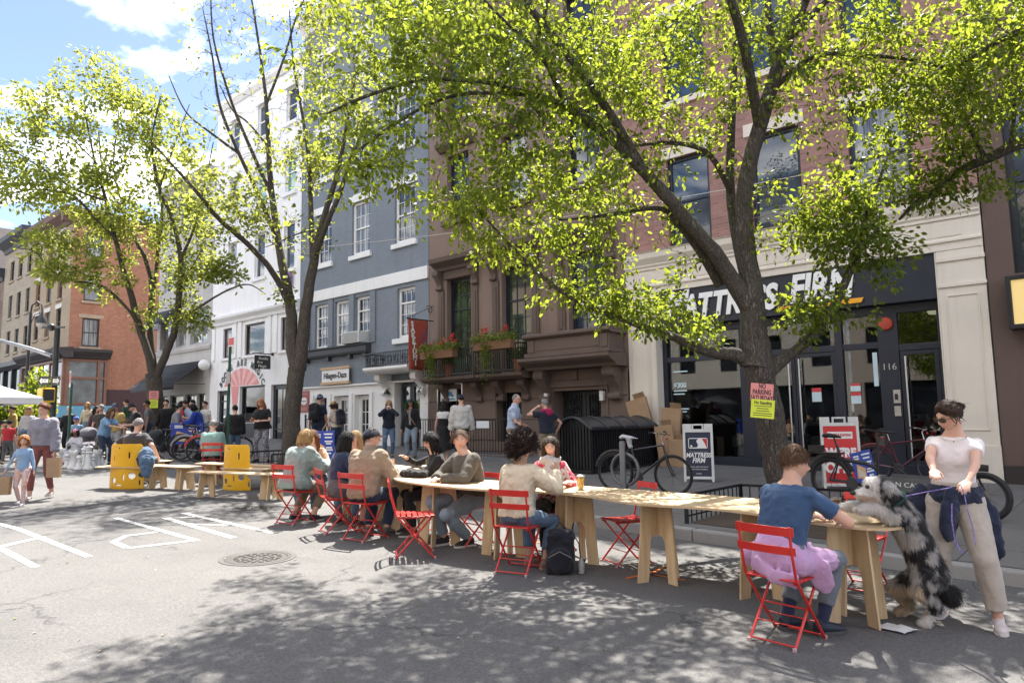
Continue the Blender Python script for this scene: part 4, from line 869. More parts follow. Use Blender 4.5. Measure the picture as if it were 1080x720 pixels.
cp=t3 .limb([F3-Vector((0,0,.35)),D(793,310,dt),D(787,264,dt-.33*.1),D(785,200,dt-.33*.3),D(801,134,dt-.33*.5),D(819,75,dt-.33*.7),D(832,40,dt-.33*.9),D(850,0,dt-.33*1.1),D(878,-70,dt-.33*1.5)],[0.192,0.155,0.118,0.105,0.096,0.084,0.068,0.053,0.025],14,.04)
t3 .limb([D(819,75,dt-.33*.7),D(812,30,dt-.33*.7),D(808,-20,dt-.33*.7),D(800,-100,dt-.33*.9)],[0.062,0.046,0.037,0.019])
t3 .limb([D(832,40,dt-.33*.9),D(860,12,dt-.33*1.2),D(885,-12,dt-.33*1.4),D(930,-60,dt-.33*1.7)],[0.056,0.043,0.037,0.02])
t3 .limb([D(790,300,dt+.1),D(777,250,dt+.3),D(770,195,dt+.5),D(772,120,dt+.7),D(775,60,dt+.8),D(784,-30,dt+.8)],[0.105,0.074,0.062,0.053,0.043,0.019])
t3 .limb([D(770,200,dt+.4),D(750,165,dt+.2),D(727,153,dt),D(692,151,dt-.33*.4),D(650,158,dt-.33*.8)],[0.05,0.04,0.034,0.025,0.015])
Bm=[D(793,325,dt),D(770,292,dt-.33*.2),D(752,264,dt-.33*.5),D(726,234,dt-.33*.9),D(700,204,dt-.33*1.3),D(680,182,dt-.33*1.6),D(650,150,dt-.33*2.0),D(633,137,dt-.33*2.2),D(600,113,dt-.33*2.6)]
t3 .limb(Bm,[0.149,0.108,0.096,0.087,0.081,0.074,0.071,0.065,0.056],12,.04)
t3 .limb([Bm[-1],D(592,100,dt-.33*2.7),D(580,73,dt-.33*2.9),D(567,46,dt-.33*3.1),D(576,10,dt-.33*3.3),D(590,-60,dt-.33*3.6)],[0.043,0.037,0.034,0.028,0.022,0.015])
t3 .limb([D(580,73,dt-.33*2.9),D(560,48,dt-.33*3.2),D(535,25,dt-.33*3.5),D(500,-10,dt-.33*3.9)],[0.025,0.022,0.019,0.012])
t3 .limb([Bm[-1],D(577,104,dt-.33*2.8),D(545,99,dt-.33*3.1),D(490,99,dt-.33*3.6),D(447,113,dt-.33*4.0),D(400,142,dt-.33*4.4),D(370,165,dt-.33*4.6)],[0.037,0.034,0.028,0.022,0.017,0.02,0.01])
t3 .limb([D(577,104,dt-.33*2.8),D(547,96,dt-.33*3.2),D(513,87,dt-.33*3.6),D(470,84,dt-.33*4.0),D(440,85,dt-.33*4.2),D(385,102,dt-.33*4.6),D(345,120,dt-.33*4.8)],[0.031,0.028,0.025,0.022,0.019,0.02,0.01])
t3 .limb([D(760,300,dt+.1),D(738,264,dt-.33*.1),D(716,236,dt-.33*.4),D(698,220,dt-.33*.6),D(660,223,dt-.33*.9),D(630,228,dt-.33*1.2),D(590,232,dt-.33*1.5)],[0.081,0.062,0.053,0.037,0.028,0.022,0.012])
t3 .limb([D(800,385,dt),D(775,374,dt-.33*.2),D(745,370,dt-.33*.4),D(712,356,dt-.33*.7),D(682,346,dt-.33*1.0),D(655,336,dt-.33*1.3),D(629,326,dt-.33*1.5),D(593,308,dt-.33*1.8),D(553,274,dt-.33*2.2),D(521,240,dt-.33*2.5),D(500,215,dt-.33*2.7)],[0.124,0.093,0.068,0.053,0.043,0.037,0.034,0.03,0.024,0.014,0.01],10,.05)
t3 .limb([D(806,395,dt),D(825,380,dt-.33*.1),D(842,367,dt-.33*.2),D(862,350,dt-.33*.4),D(882,318,dt-.33*.6),D(897,284,dt-.33*.8),D(905,258,dt-.33*.9),D(918,215,dt-.33*1.1),D(935,170,dt-.33*1.3)],[0.105,0.084,0.068,0.062,0.056,0.05,0.043,0.028,0.015],10,.05)
t3 .limb([D(815,95,dt-.33*.6),D(840,72,dt-.33*.9),D(868,57,dt-.33*1.2),D(915,59,dt-.33*1.6),D(966,64,dt-.33*2.0),D(1020,80,dt-.33*2.4)],[0.043,0.034,0.031,0.025,0.019,0.01])
for P,R in(([D(680,182,dt-.5),D(630,100,dt-.9),D(560,10,dt-1.2),D(470,-90,dt-1.5),D(390,-190,dt-1.8)],[0.062,0.053,0.043,0.031,0.015]),([D(801,134,dt-.2),D(780,30,dt-.9),D(740,-90,dt-1.6),D(690,-240,dt-2.4),D(640,-380,dt-3.0)],[0.068,0.056,0.043,0.031,0.015]),([D(850,0,dt-.4),D(900,-110,dt-1.2),D(980,-260,dt-2.2)],[0.043,0.031,0.015]),([D(740,-90,dt-1.6),D(840,-200,dt-2.4),D(900,-330,dt-3.0)],[0.031,0.025,0.012])):t3 .limb(P,R)
r3=t3 .rng
C3=[cloud(r3,420,130,dt-.33*4.4,1.0,.75,.9,100),cloud(r3,385,175,dt-.33*4.5,.55,.5,.6,37),cloud(r3,430,40,dt-.33*4.2,.9,.8,1.0,96),cloud(r3,520,60,dt-.33*3.5,1.1,.9,1.0,138),cloud(r3,600,50,dt-.33*2.9,1.1,1.0,1.1,138),cloud(r3,540,165,dt-.33*3.0,1.0,.7,.9,109),cloud(r3,500,225,dt-.33*2.8,.9,.5,.7,75),cloud(r3,590,190,dt-.33*2.2,1.0,.75,.9,96),cloud(r3,560,262,dt-.33*2.1,.75,.35,.6,50),cloud(r3,650,170,dt-.33*1.6,.9,.8,.9,79),cloud(r3,620,250,dt-.33*1.4,.8,.5,.6,46),cloud(r3,660,70,dt-.33*1.8,1.2,1.0,1.2,126),cloud(r3,600,305,dt-.33*1.7,.6,.32,.5,33),cloud(r3,690,320,dt-.33*.9,.55,.4,.5,29),cloud(r3,660,330,dt-.33*1.2,.5,.35,.4,25),cloud(r3,735,350,dt-.33*.6,.45,.3,.4,21),cloud(r3,720,285,dt-.33*.6,.35,.3,.4,14),cloud(r3,730,60,dt-.33*.8,1.2,1.0,1.2,96),cloud(r3,740,150,dt+.2,.9,.7,.9,33),cloud(r3,830,30,dt-.33*1.0,1.2,.9,1.2,88),cloud(r3,930,30,dt-.33*1.8,1.3,.9,1.1,96),cloud(r3,1010,50,dt-.33*2.2,1.2,.9,1.1,92),cloud(r3,880,110,dt-.33*1.3,.9,.6,.8,46),cloud(r3,960,110,dt-.33*1.7,.8,.6,.8,46),cloud(r3,905,200,dt-.33*1.0,.75,.6,.6,50),cloud(r3,860,250,dt-.33*.5,.85,.5,.6,58),cloud(r3,930,250,dt-.33*1.0,.55,.45,.5,33),cloud(r3,880,325,dt-.33*.5,.7,.35,.5,33),cloud(r3,930,285,dt-.33*1.0,.5,.2,.3,15),cloud(r3,815,215,dt-.33*.3,.5,.5,.5,14),cloud(r3,700,240,dt-.33*.3,.5,.4,.4,14),cloud(r3,340,60,dt-1.6,.8,.8,.8,25)]
C3+=[cloud(r3,px,py,d_,1.0 if py<200 else.5,.7 if py<200 else.38,.9 if py<200 else.4,int(n*.6)if py<200 else n)for px,py,d_,n in((700,20,dt-.6,70),(700,335,dt-.4,36),(650,320,dt-.5,40),(860,235,dt-.4,60),(900,255,dt-.4,50),(850,330,dt-.3,40),(640,100,dt-.8,60),(780,90,dt-.2,50),(870,60,dt-.6,70),(960,40,dt-.8,70),(1030,110,dt-.8,60),(930,150,dt-.5,60),(890,215,dt-.3,50),(560,110,dt-1.1,60),(480,40,dt-1.4,60),(600,30,dt-1.0,60),(520,190,dt-1.0,50),(1060,30,dt-.9,60))]
def shade(px,py,h,rx,ry,rh,n):
 g=G(px,py);c=np.array((g.x-.323*h,g.y+.450*h,g.z+h));o=r3 .normal(size=(n,3));o/=np.linalg.norm(o,axis=1,keepdims=True);return c+o*(r3 .random((n,1))**.5)*(rx,ry,rh)
C3+=[shade(230,690,7.6,.9,.7,.7,60),shade(330,660,7.4,1.0,.8,.8,90),shade(420,640,7.6,1.0,.9,.8,90),shade(400,710,8.4,1.0,.8,.8,90),shade(520,690,8.6,1.0,.8,.8,90),shade(900,710,8.6,.9,.6,.7,50),shade(1000,690,8.6,1.0,.7,.7,60),shade(960,640,8.2,1.0,.8,.7,50),shade(700,580,8.4,1.2,.9,.9,70),shade(300,620,7.0,1.0,.7,.7,60),shade(470,610,7.4,1.0,.7,.7,70),shade(150,705,7.6,.8,.6,.6,50),shade(300,710,8.0,1.0,.7,.7,60)]
P3=np.vstack(C3);t3 .grow(P3[r3 .random(len(P3))>.24],16,.069,.155,droop=.4)
n3=t3 .done()
b2=G(306,487);b2=Vector((b2 .x*.97,9.4,0));
q=ray(306,484);b2=Vector(CAM+q*(9.4/q[1]));b2 .z=gz(b2 .x,b2 .y);d2=depth_of(b2)
t2=Tree('street_tree','slender forked street tree with a sparse half bare top beside the grey house',b2,m_bark2,m_leafB,seed=5)
t2 .limb([b2+Vector((0,0,-.1)),D(307,470,d2),D(308,440,d2),D(311,405,d2),D(314,385,d2)],[0.266,0.222,0.204,0.2,0.207],16,.05);root_flare(t2,b2,.23)
t2 .limb([D(314,390,d2),D(308,362,d2),D(307,326,d2),D(300,290,d2),D(294,258,d2+.2),D(286,200,d2+.4),D(283,150,d2+.5),D(280,100,d2+.6),D(272,40,d2+.6),D(262,-20,d2+.6)],[0.192,0.148,0.126,0.111,0.089,0.074,0.059,0.044,0.03,0.015],10,.05)
t2 .limb([D(306,322,d2),D(288,288,d2-.5),D(264,260,d2-1.0),D(232,232,d2-1.6),D(205,200,d2-2.2),D(180,172,d2-2.6),D(160,150,d2-2.9)],[0.096,0.074,0.063,0.052,0.041,0.022,0.012],9,.05)
t2 .limb([D(315,388,d2),D(320,350,d2),D(325,310,d2),D(331,275,d2),D(338,243,d2-.1),D(347,212,d2-.3),D(357,178,d2-.5),D(366,130,d2-.7),D(375,80,d2-.9)],[0.192,0.148,0.126,0.111,0.081,0.067,0.056,0.037,0.015],10,.05)
t2 .limb([D(331,275,d2),D(345,235,d2-.6),D(358,205,d2-.9),D(370,168,d2-1.2),D(392,120,d2-1.5)],[0.074,0.063,0.056,0.041,0.015])
t2 .limb([D(330,282,d2),D(328,225,d2+.3),D(326,170,d2+.5),D(319,122,d2+.6),D(310,70,d2+.7),D(305,10,d2+.7)],[0.074,0.063,0.052,0.037,0.026,0.012])
t2 .limb([D(286,205,d2+.4),D(268,165,d2+.1),D(252,128,d2-.1),D(240,95,d2-.3),D(225,40,d2-.5),D(222,-20,d2-.6)],[0.052,0.044,0.037,0.03,0.022,0.01])
t2 .limb([D(296,262,d2+.2),D(272,204,d2-.2),D(252,162,d2-.5),D(232,112,d2-.8),D(224,60,d2-1.0),D(214,10,d2-1.1)],[0.059,0.052,0.041,0.033,0.022,0.01])
t2 .limb([D(252,162,d2-.5),D(222,140,d2-.9),D(196,118,d2-1.2),D(178,80,d2-1.4)],[0.033,0.026,0.018,0.01])
t2 .limb([D(283,155,d2+.5),D(262,130,d2+.3),D(245,116,d2+.2),D(232,90,d2)],[0.03,0.022,0.02,0.01]);t2 .limb([D(281,110,d2+.6),D(300,60,d2+.5),D(312,20,d2+.4),D(330,-20,d2+.3)],[0.037,0.03,0.022,0.012]);t2 .limb([D(338,240,d2),D(310,248,d2-.5),D(293,256,d2-.8),D(275,262,d2-1.1)],[0.018,0.02,0.015,0.006])
t2 .limb([D(347,212,d2-.3),D(375,180,d2-.9),D(398,165,d2-1.3),D(412,190,d2-1.5)],[0.022,0.018,0.015,0.006])
r2=t2 .rng
C2=[cloud(r2,235,215,d2-1.5,1.3,1.0,.9,90),cloud(r2,265,230,d2-.8,.9,.7,.7,60),cloud(r2,200,165,d2-2.2,.9,.8,.8,60),cloud(r2,240,90,d2-.5,1.3,1.3,1.0,130),cloud(r2,280,30,d2+.3,1.5,1.4,1.0,180),cloud(r2,310,90,d2+.4,1.0,1.2,.9,110),cloud(r2,335,20,d2+.2,1.3,1.2,.9,130),cloud(r2,330,170,d2,1.0,.9,.9,100),cloud(r2,370,110,d2-.7,1.0,1.1,.9,110),cloud(r2,290,160,d2+.2,1.0,.9,.9,80),cloud(r2,225,20,d2-.8,.9,1.2,.8,90),cloud(r2,325,250,d2-.2,.6,.6,.6,22),cloud(r2,300,300,d2-.2,.4,.6,.4,14)]
def bare2(p):
 x=float(RC[:,0]@(p-CAM));z=float(RC[:,2]@(p-CAM));y=float(RC[:,1]@(p-CAM));px=540+FOC*x/z;py=360-FOC*y/z
 if py<130 and px<318:return.06
 if px<300 and py<180:return.3
 return.75
t2 .grow(np.vstack(C2),11,.10,.22,bare2,droop=.1);n2_=t2 .done()
q=ray(164,482);b1=Vector(CAM+q*(9.5/q[1]));b1 .z=gz(b1 .x,b1 .y);d1=depth_of(b1)
t1=Tree('street_tree','bright yellow-green street tree behind the giant chess set on the left',b1,m_bark2,m_leafB,seed=9)
t1 .limb([b1+Vector((0,0,-.1)),D(164,460,d1),D(164,430,d1),D(163,408,d1),D(162,396,d1)],[.33,.26,.245,.25,.26],14,.05);root_flare(t1,b1,.26)
def tl(pts,da,db,r0,r1):t1 .limb(pl(pts,da,db),list(np.linspace(r0*.66,r1,len(pts))),8,.06)
tl([(162,400),(157,375),(145,340),(138,310),(130,284),(121,250),(112,212),(100,170),(90,120)],d1,d1-.8,.22,.02)
tl([(163,400),(160,370),(158,340),(160,300),(152,270),(140,248),(128,220),(110,190),(104,140)],d1,d1+1.0,.18,.02)
tl([(160,330),(166,270),(171,225),(165,180),(150,130),(145,90)],d1+.3,d1+.8,.1,.015)
tl([(164,400),(176,370),(186,340),(191,280),(188,256),(180,226),(168,200),(160,150),(170,100)],d1,d1-.5,.2,.02)
tl([(150,352),(138,330),(112,304),(92,298),(76,296),(52,284),(38,266),(20,262)],d1-.2,d1-2.5,.08,.012)
tl([(182,350),(200,332),(216,320),(240,306),(262,300),(280,310)],d1-.1,d1-1.5,.08,.012)
tl([(125,255),(100,230),(76,206),(40,200),(5,205)],d1-.6,d1-2.2,.07,.015);tl([(112,212),(80,200),(40,175),(0,150)],d1-.7,d1-1.8,.06,.012);tl([(190,275),(205,240),(215,200),(225,150)],d1-.3,d1-.2,.08,.015);tl([(188,256),(198,285),(215,262),(235,250)],d1-.3,d1-1.0,.04,.01);tl([(140,248),(120,180),(125,120),(118,80)],d1+.6,d1+1.2,.05,.01);tl([(100,170),(60,130),(30,100)],d1-.7,d1-1.2,.04,.01);tl([(168,200),(185,150),(200,110)],d1-.4,d1,.05,.01)
r1_=t1 .rng
C1=[cloud(r1_,40,130,d1-1.2,1.5,1.3,1.3,150),cloud(r1_,110,100,d1-.2,1.7,1.3,1.5,190),cloud(r1_,20,190,d1-1.8,1.6,1.1,1.2,140),cloud(r1_,90,190,d1-.8,1.8,1.3,1.5,220),cloud(r1_,160,150,d1,1.7,1.5,1.5,220),cloud(r1_,130,240,d1-.2,1.8,1.3,1.5,200),cloud(r1_,200,220,d1-.2,1.5,1.4,1.3,150),cloud(r1_,70,262,d1-1.6,1.5,.8,1.0,100),cloud(r1_,190,290,d1-.2,1.5,1.0,1.2,110),cloud(r1_,235,285,d1-1.0,1.1,.5,.7,70),cloud(r1_,60,285,d1-2.0,.9,.4,.6,44),cloud(r1_,110,295,d1-.8,1.0,.6,.7,40),cloud(r1_,205,335,d1-.3,.8,.5,.6,40),cloud(r1_,165,330,d1-.2,.5,.5,.5,20),cloud(r1_,-40,150,d1-2.0,1.5,1.5,1.2,120)]
t1 .grow(np.vstack(C1)[::2],23,.125,.27,droop=.15,rmax=.035);n1_=t1 .done()
b4=Vector((5.2,9.3,gz(5.2,9.3)))
t4=Tree('street_tree','street tree standing past the right edge with a limb reaching into the picture',b4,m_bark,m_leafA,seed=12)
dl=8.6;e=D(1080,150,dl)
t4 .limb([b4,b4+Vector((-.1,0,2.2)),b4+Vector((-.15,0,4.2)),b4+Vector((0,-.1,6.5)),b4+Vector((.2,-.2,9)),b4+Vector((.1,-.2,11.5))],[0.262,0.203,0.188,0.15,0.09,0.022],14,.05);root_flare(t4,b4,.28)
t4 .limb([b4+Vector((-.12,0,3.6)),b4+Vector((-1.0,-.3,4.6)),D(1190,118,7.9),D(1120,138,8.2),e,D(1050,163,8.7),D(1010,182,8.9),D(985,202,9.0),D(965,215,9.0),D(948,232,9.1)],[0.15,0.112,0.098,0.086,0.075,0.064,0.053,0.041,0.034,0.015],10,.05)
t4 .limb([b4+Vector((-.05,0,5.2)),D(1190,0,7.6),D(1110,20,7.8),D(1060,40,8.0),D(1010,70,8.2)],[0.105,0.075,0.053,0.034,0.012]);t4 .limb([D(1040,168,8.75),D(1020,130,8.8),D(1008,95,8.8),D(1003,60,8.8)],[0.03,0.022,0.017,0.008]);t4 .limb([D(1066,155,8.65),D(1070,110,8.5),D(1066,60,8.3)],[0.03,0.022,0.01]);t4 .limb([b4+Vector((0,-.1,6)),b4+Vector((-1,-2,7.5)),b4+Vector((-2,-4,8.3))],[0.09,0.06,0.02]);t4 .limb([b4+Vector((0,-.1,6.5)),b4+Vector((1.5,-1,8.2)),b4+Vector((2.5,-2,9))],[0.09,0.06,0.02])
r4=t4 .rng
C4=[cloud(r4,1040,110,8.5,.8,.7,.7,130),cloud(r4,1000,160,8.9,.6,.5,.5,70),cloud(r4,1070,50,8.0,1.0,.8,.8,170),cloud(r4,985,100,8.6,.6,.6,.6,70),cloud(r4,1030,200,8.8,.5,.25,.4,40),cloud(r4,970,205,9.0,.35,.3,.3,60),cloud(r4,1000,175,8.9,.4,.3,.3,50),cloud(r4,1150,60,7.6,1.3,1.1,1.1,200),cloud(r4,1120,-80,7.4,1.5,1.2,1.2,200),cloud(r4,1250,-100,7.0,1.6,1.4,1.4,200)]
C4+=[np.array(b4)+np.array((-1,-2.5,7.8))+r4 .normal(size=(200,3))*(1.1,1.1,.8),np.array(b4)+np.array((.5,-.5,9))+r4 .normal(size=(250,3))*(1.4,1.4,1.0)]
t4 .grow(np.vstack(C4)[::2],15,.066,.17,droop=.35);n4=t4 .done()
print('leaves',n3,n2_,n1_,n4)
DG=bpy.context.evaluated_depsgraph_get
_TEX={}
def ridge_tex():
 if 'r' not in _TEX:
  t=bpy.data.textures.new('ridges','MARBLE');t.noise_scale=.11;t.turbulence=7;t.noise_depth=2;t.marble_type='SOFT';_TEX['r']=t
 return _TEX['r']
def fold_tex(scale):
 if scale not in _TEX:
  t=bpy.data.textures.new('folds_%g'%scale,'CLOUDS');t.noise_scale=scale;t.noise_depth=2;_TEX[scale]=t
 return _TEX[scale]
def fuse(mb,voxel,smooth=4,fold=0,fscale=.07,fac=.5):
 """union of overlapping closed pieces -> one continuous smooth skin (vertices, faces)"""
 me=bpy.data.meshes.new('tmp');me.from_pydata(mb.v,[],mb.f)
 bm=bmesh.new();bm.from_mesh(me);bmesh.ops.recalc_face_normals(bm,faces=bm.faces);bm.to_mesh(me);bm.free()
 o=bpy.data.objects.new('tmp',me);COL.objects.link(o)
 m=o.modifiers.new('r','REMESH');m.mode='VOXEL';m.voxel_size=voxel;m.adaptivity=0
 if smooth:m=o.modifiers.new('s','SMOOTH');m.iterations=smooth;m.factor=fac
 if fold:m=o.modifiers.new('d','DISPLACE');m.texture=fold_tex(fscale);m.strength=fold;m.mid_level=.4;m.texture_coords='LOCAL';m=o.modifiers.new('d2','DISPLACE');m.texture=ridge_tex();m.strength=min(.02,fold*1.1);m.mid_level=.45;m.texture_coords='LOCAL'
 me2=bpy.data.meshes.new_from_object(o.evaluated_get(DG()))
 bpy.data.objects.remove(o);bpy.data.meshes.remove(me);return me2
def finish(me,name,mat,parent,extra=None):
 off=ORG.get(parent.name,Vector())
 me.transform(Matrix.Translation(-off));me.name=name;me.materials.clear();me.materials.append(mat);me.shade_smooth();return link(name,me,parent)
def cloth(name,col,var=.16,rough=.85,weave=420,sheen=.15,pattern=None,pcol=None):
 key='cloth_'+name
 if key in MATS:return MATS[key]
 m,nt,bs=_nodes(key);v=mapping(nt);a=noise(nt,v,9,5,.65);w=noise(nt,v,weave,2);f=noise(nt,mapping(nt,(1,1,.45)),26,4,.6)
 c=mix(nt,ramp(nt,a.outputs['Fac'],[(.3,0),(.7,1)]).outputs['Color'],scl(col,1-var),scl(col,1+var));c=mix(nt,.3,c,mix(nt,w.outputs['Fac'],scl(col,.6),scl(col,1.35)))
 if pattern:
  p=noise(nt,v,pattern,3,.55);c=mix(nt,ramp(nt,p.outputs['Fac'],[(.47,0),(.53,1)]).outputs['Color'],c,pcol)
 nt.links.new(c,bs.inputs['Base Color']);bs.inputs['Roughness'].default_value=rough;bs.inputs['Specular IOR Level'].default_value=.25;bs.inputs['Sheen Weight'].default_value=sheen
 h=mix(nt,.75,w.outputs['Fac'],f.outputs['Fac']);bump(nt,bs,h,.5,.012);MATS[key]=m;return m
def skin_mat():
 m,nt,bs=_nodes('skin');at=N(nt,'ShaderNodeAttribute',attribute_name='col');v=mapping(nt);a=noise(nt,v,40,4);c=mix(nt,.22,at.outputs['Color'],mix(nt,a.outputs['Fac'],(.35,.14,.09),(.8,.55,.42)),'MULTIPLY' if False else 'MIX')
 c2=mix(nt,.85,c,at.outputs['Color']);nt.links.new(c2,bs.inputs['Base Color']);bs.inputs['Roughness'].default_value=.5;bs.inputs['Specular IOR Level'].default_value=.4
 bs.inputs['Subsurface Weight'].default_value=.12;bs.inputs['Subsurface Radius'].default_value=(.012,.005,.003);bs.inputs['Subsurface Scale'].default_value=1.0;return m
m_skin=skin_mat()
def hair_mat(name,col):
 key='hair_'+name
 if key in MATS:return MATS[key]
 m,nt,bs=_nodes(key);v=mapping(nt,(1,1,.12));a=noise(nt,v,160,4,.7);b=noise(nt,mapping(nt),12,3)
 c=mix(nt,ramp(nt,a.outputs['Fac'],[(.3,0),(.7,1)]).outputs['Color'],scl(col,.5),scl(col,1.5));c=mix(nt,.4,c,mix(nt,b.outputs['Fac'],scl(col,.6),scl(col,1.4)))
 nt.links.new(c,bs.inputs['Base Color']);bs.inputs['Roughness'].default_value=.55;bs.inputs['Specular IOR Level'].default_value=.22;bump(nt,bs,a.outputs['Fac'],.9,.008);MATS[key]=m;return m
HAIR=dict(brown=(.035,.018,.011),dark=(.014,.010,.008),black=(.008,.007,.007),blond=(.32,.20,.09),auburn=(.115,.04,.018),ginger=(.34,.135,.05),grey=(.20,.19,.185),white=(.42,.41,.39),lightbrown=(.105,.058,.031),gold=(.35,.21,.085))
SKIN=dict(fair=(.60,.36,.27),light=(.54,.32,.235),tan=(.40,.22,.145),olive=(.44,.26,.175),brown=(.19,.095,.06),dark=(.085,.045,.03))
def g2(x,y,sx,sy):return math.exp(-(x/sx)**2-(y/sy)**2)
def headpt(d,child=False,fem=False):
 """surface of the head for a unit direction d (x right, y forward, z up), metres about the head centre"""
 x,y,z=d;rx,ry,rz_=.0745,.093,.112
 if child:rx,ry,rz_=.072,.086,.098
 r=1/math.sqrt((x/rx)**2+(y/ry)**2+(z/rz_)**2);p=Vector((x*r,y*r,z*r));X,Y,Z=p
 if Z<.02:
  t=min(1,(.02-Z)/.13);nar=1-(.30 if fem or child else.22)*t**1.4;p.x*=nar
  if Y>0:p.y+=.004*t
  else:p.y*=1-.32*t
 else:p.y-=.006*(Z/.1)**2 if Y>0 else 0
 if Y>0:
  f=min(1,Y/.05);ax=abs(X)
  p.y+=f*((.021 if not fem else.018)*g2(X,Z+.026,.011,.016)+.011*g2(X,Z+.006,.008,.022)-.010*g2(ax-.031,Z-.004,.016,.012)+.005*g2(ax-.028,Z-.026,.022,.008)+.006*g2(X,Z+.064,.021,.006)+.005*g2(X,Z+.073,.017,.006)-.004*g2(X,Z+.083,.02,.005)+.008*g2(X,Z+.1,.02,.014)+.003*g2(ax-.045,Z+.025,.018,.018)-.002*g2(ax-.012,Z+.036,.006,.006))
 return p
def head_mesh(mb,cols,R,c,s,skin,haircol,n,m,child,fem,eyes=True):
 lips=(min(1,skin[0]*.82),skin[1]*.5,skin[2]*.5);hc=scl(haircol,.8)
 vs=[];cl=[]
 for i in range(m+1):
  a=-PI/2+PI*i/m
  for j in range(n):
   t=2*PI*j/n-PI/2+PI;
   u=(j/n)*2-1;t=PI/2+PI*(u*.62+.38*u**3)if True else t
   d=(math.cos(a)*math.cos(t),math.cos(a)*math.sin(t),math.sin(a));p=headpt(d,child,fem);ax=abs(p.x);k=skin
   if p.y>.03:
    w=g2(p.x,p.z+.066,.022,.0085);k=tuple(k[q]*(1-w)+lips[q]*w for q in range(3))
    w=.85*g2(ax-.031,p.z-.027-.1*(ax-.031),.018,.0045);k=tuple(k[q]*(1-w)+hc[q]*w for q in range(3))
    w=.22*g2(ax-.045,p.z+.03,.02,.02);k=(k[0]*(1+w*.4),k[1]*(1-w*.5),k[2]*(1-w*.5))
    if eyes:w=.75*g2(ax-.031,p.z-.004,.0115,.0055);k=tuple(k[q]*(1-w)+(.05,.03,.025)[q]*w for q in range(3))
   vs.append(c+R@(p*s));cl.append(k)
 fs=[(i*n+j,i*n+(j+1)%n,(i+1)*n+(j+1)%n,(i+1)*n+j)for i in range(m)for j in range(n)]
 mb.add(vs,fs);cols.extend(cl)
 for q in(-1,1):
  k0=len(mb.v);mb.ell(c+R@(Vector((q*.074,-.008,-.008))*s),(.009*s,.018*s,.031*s),R@rz(q*-.35),10,6);cols.extend([skin]*(len(mb.v)-k0))
  if eyes:
   k0=len(mb.v);e=headpt(Vector((q*.031,.085,.004)).normalized(),child,fem);mb.ell(c+R@((e+Vector((0,-.0065,0)))*s),(.0115*s,.009*s,.0068*s),R,10,6);cols.extend([(.55,.52,.49)]*(len(mb.v)-k0))
   k0=len(mb.v);mb.ell(c+R@((e+Vector((0,.0,0)))*s),(.0052*s,.0035*s,.0055*s),R,8,5);cols.extend([(.03,.018,.012)]*(len(mb.v)-k0))
def smst(a,b,x):t=max(0,min(1,(x-a)/(b-a)));return t*t*(3-2*t)
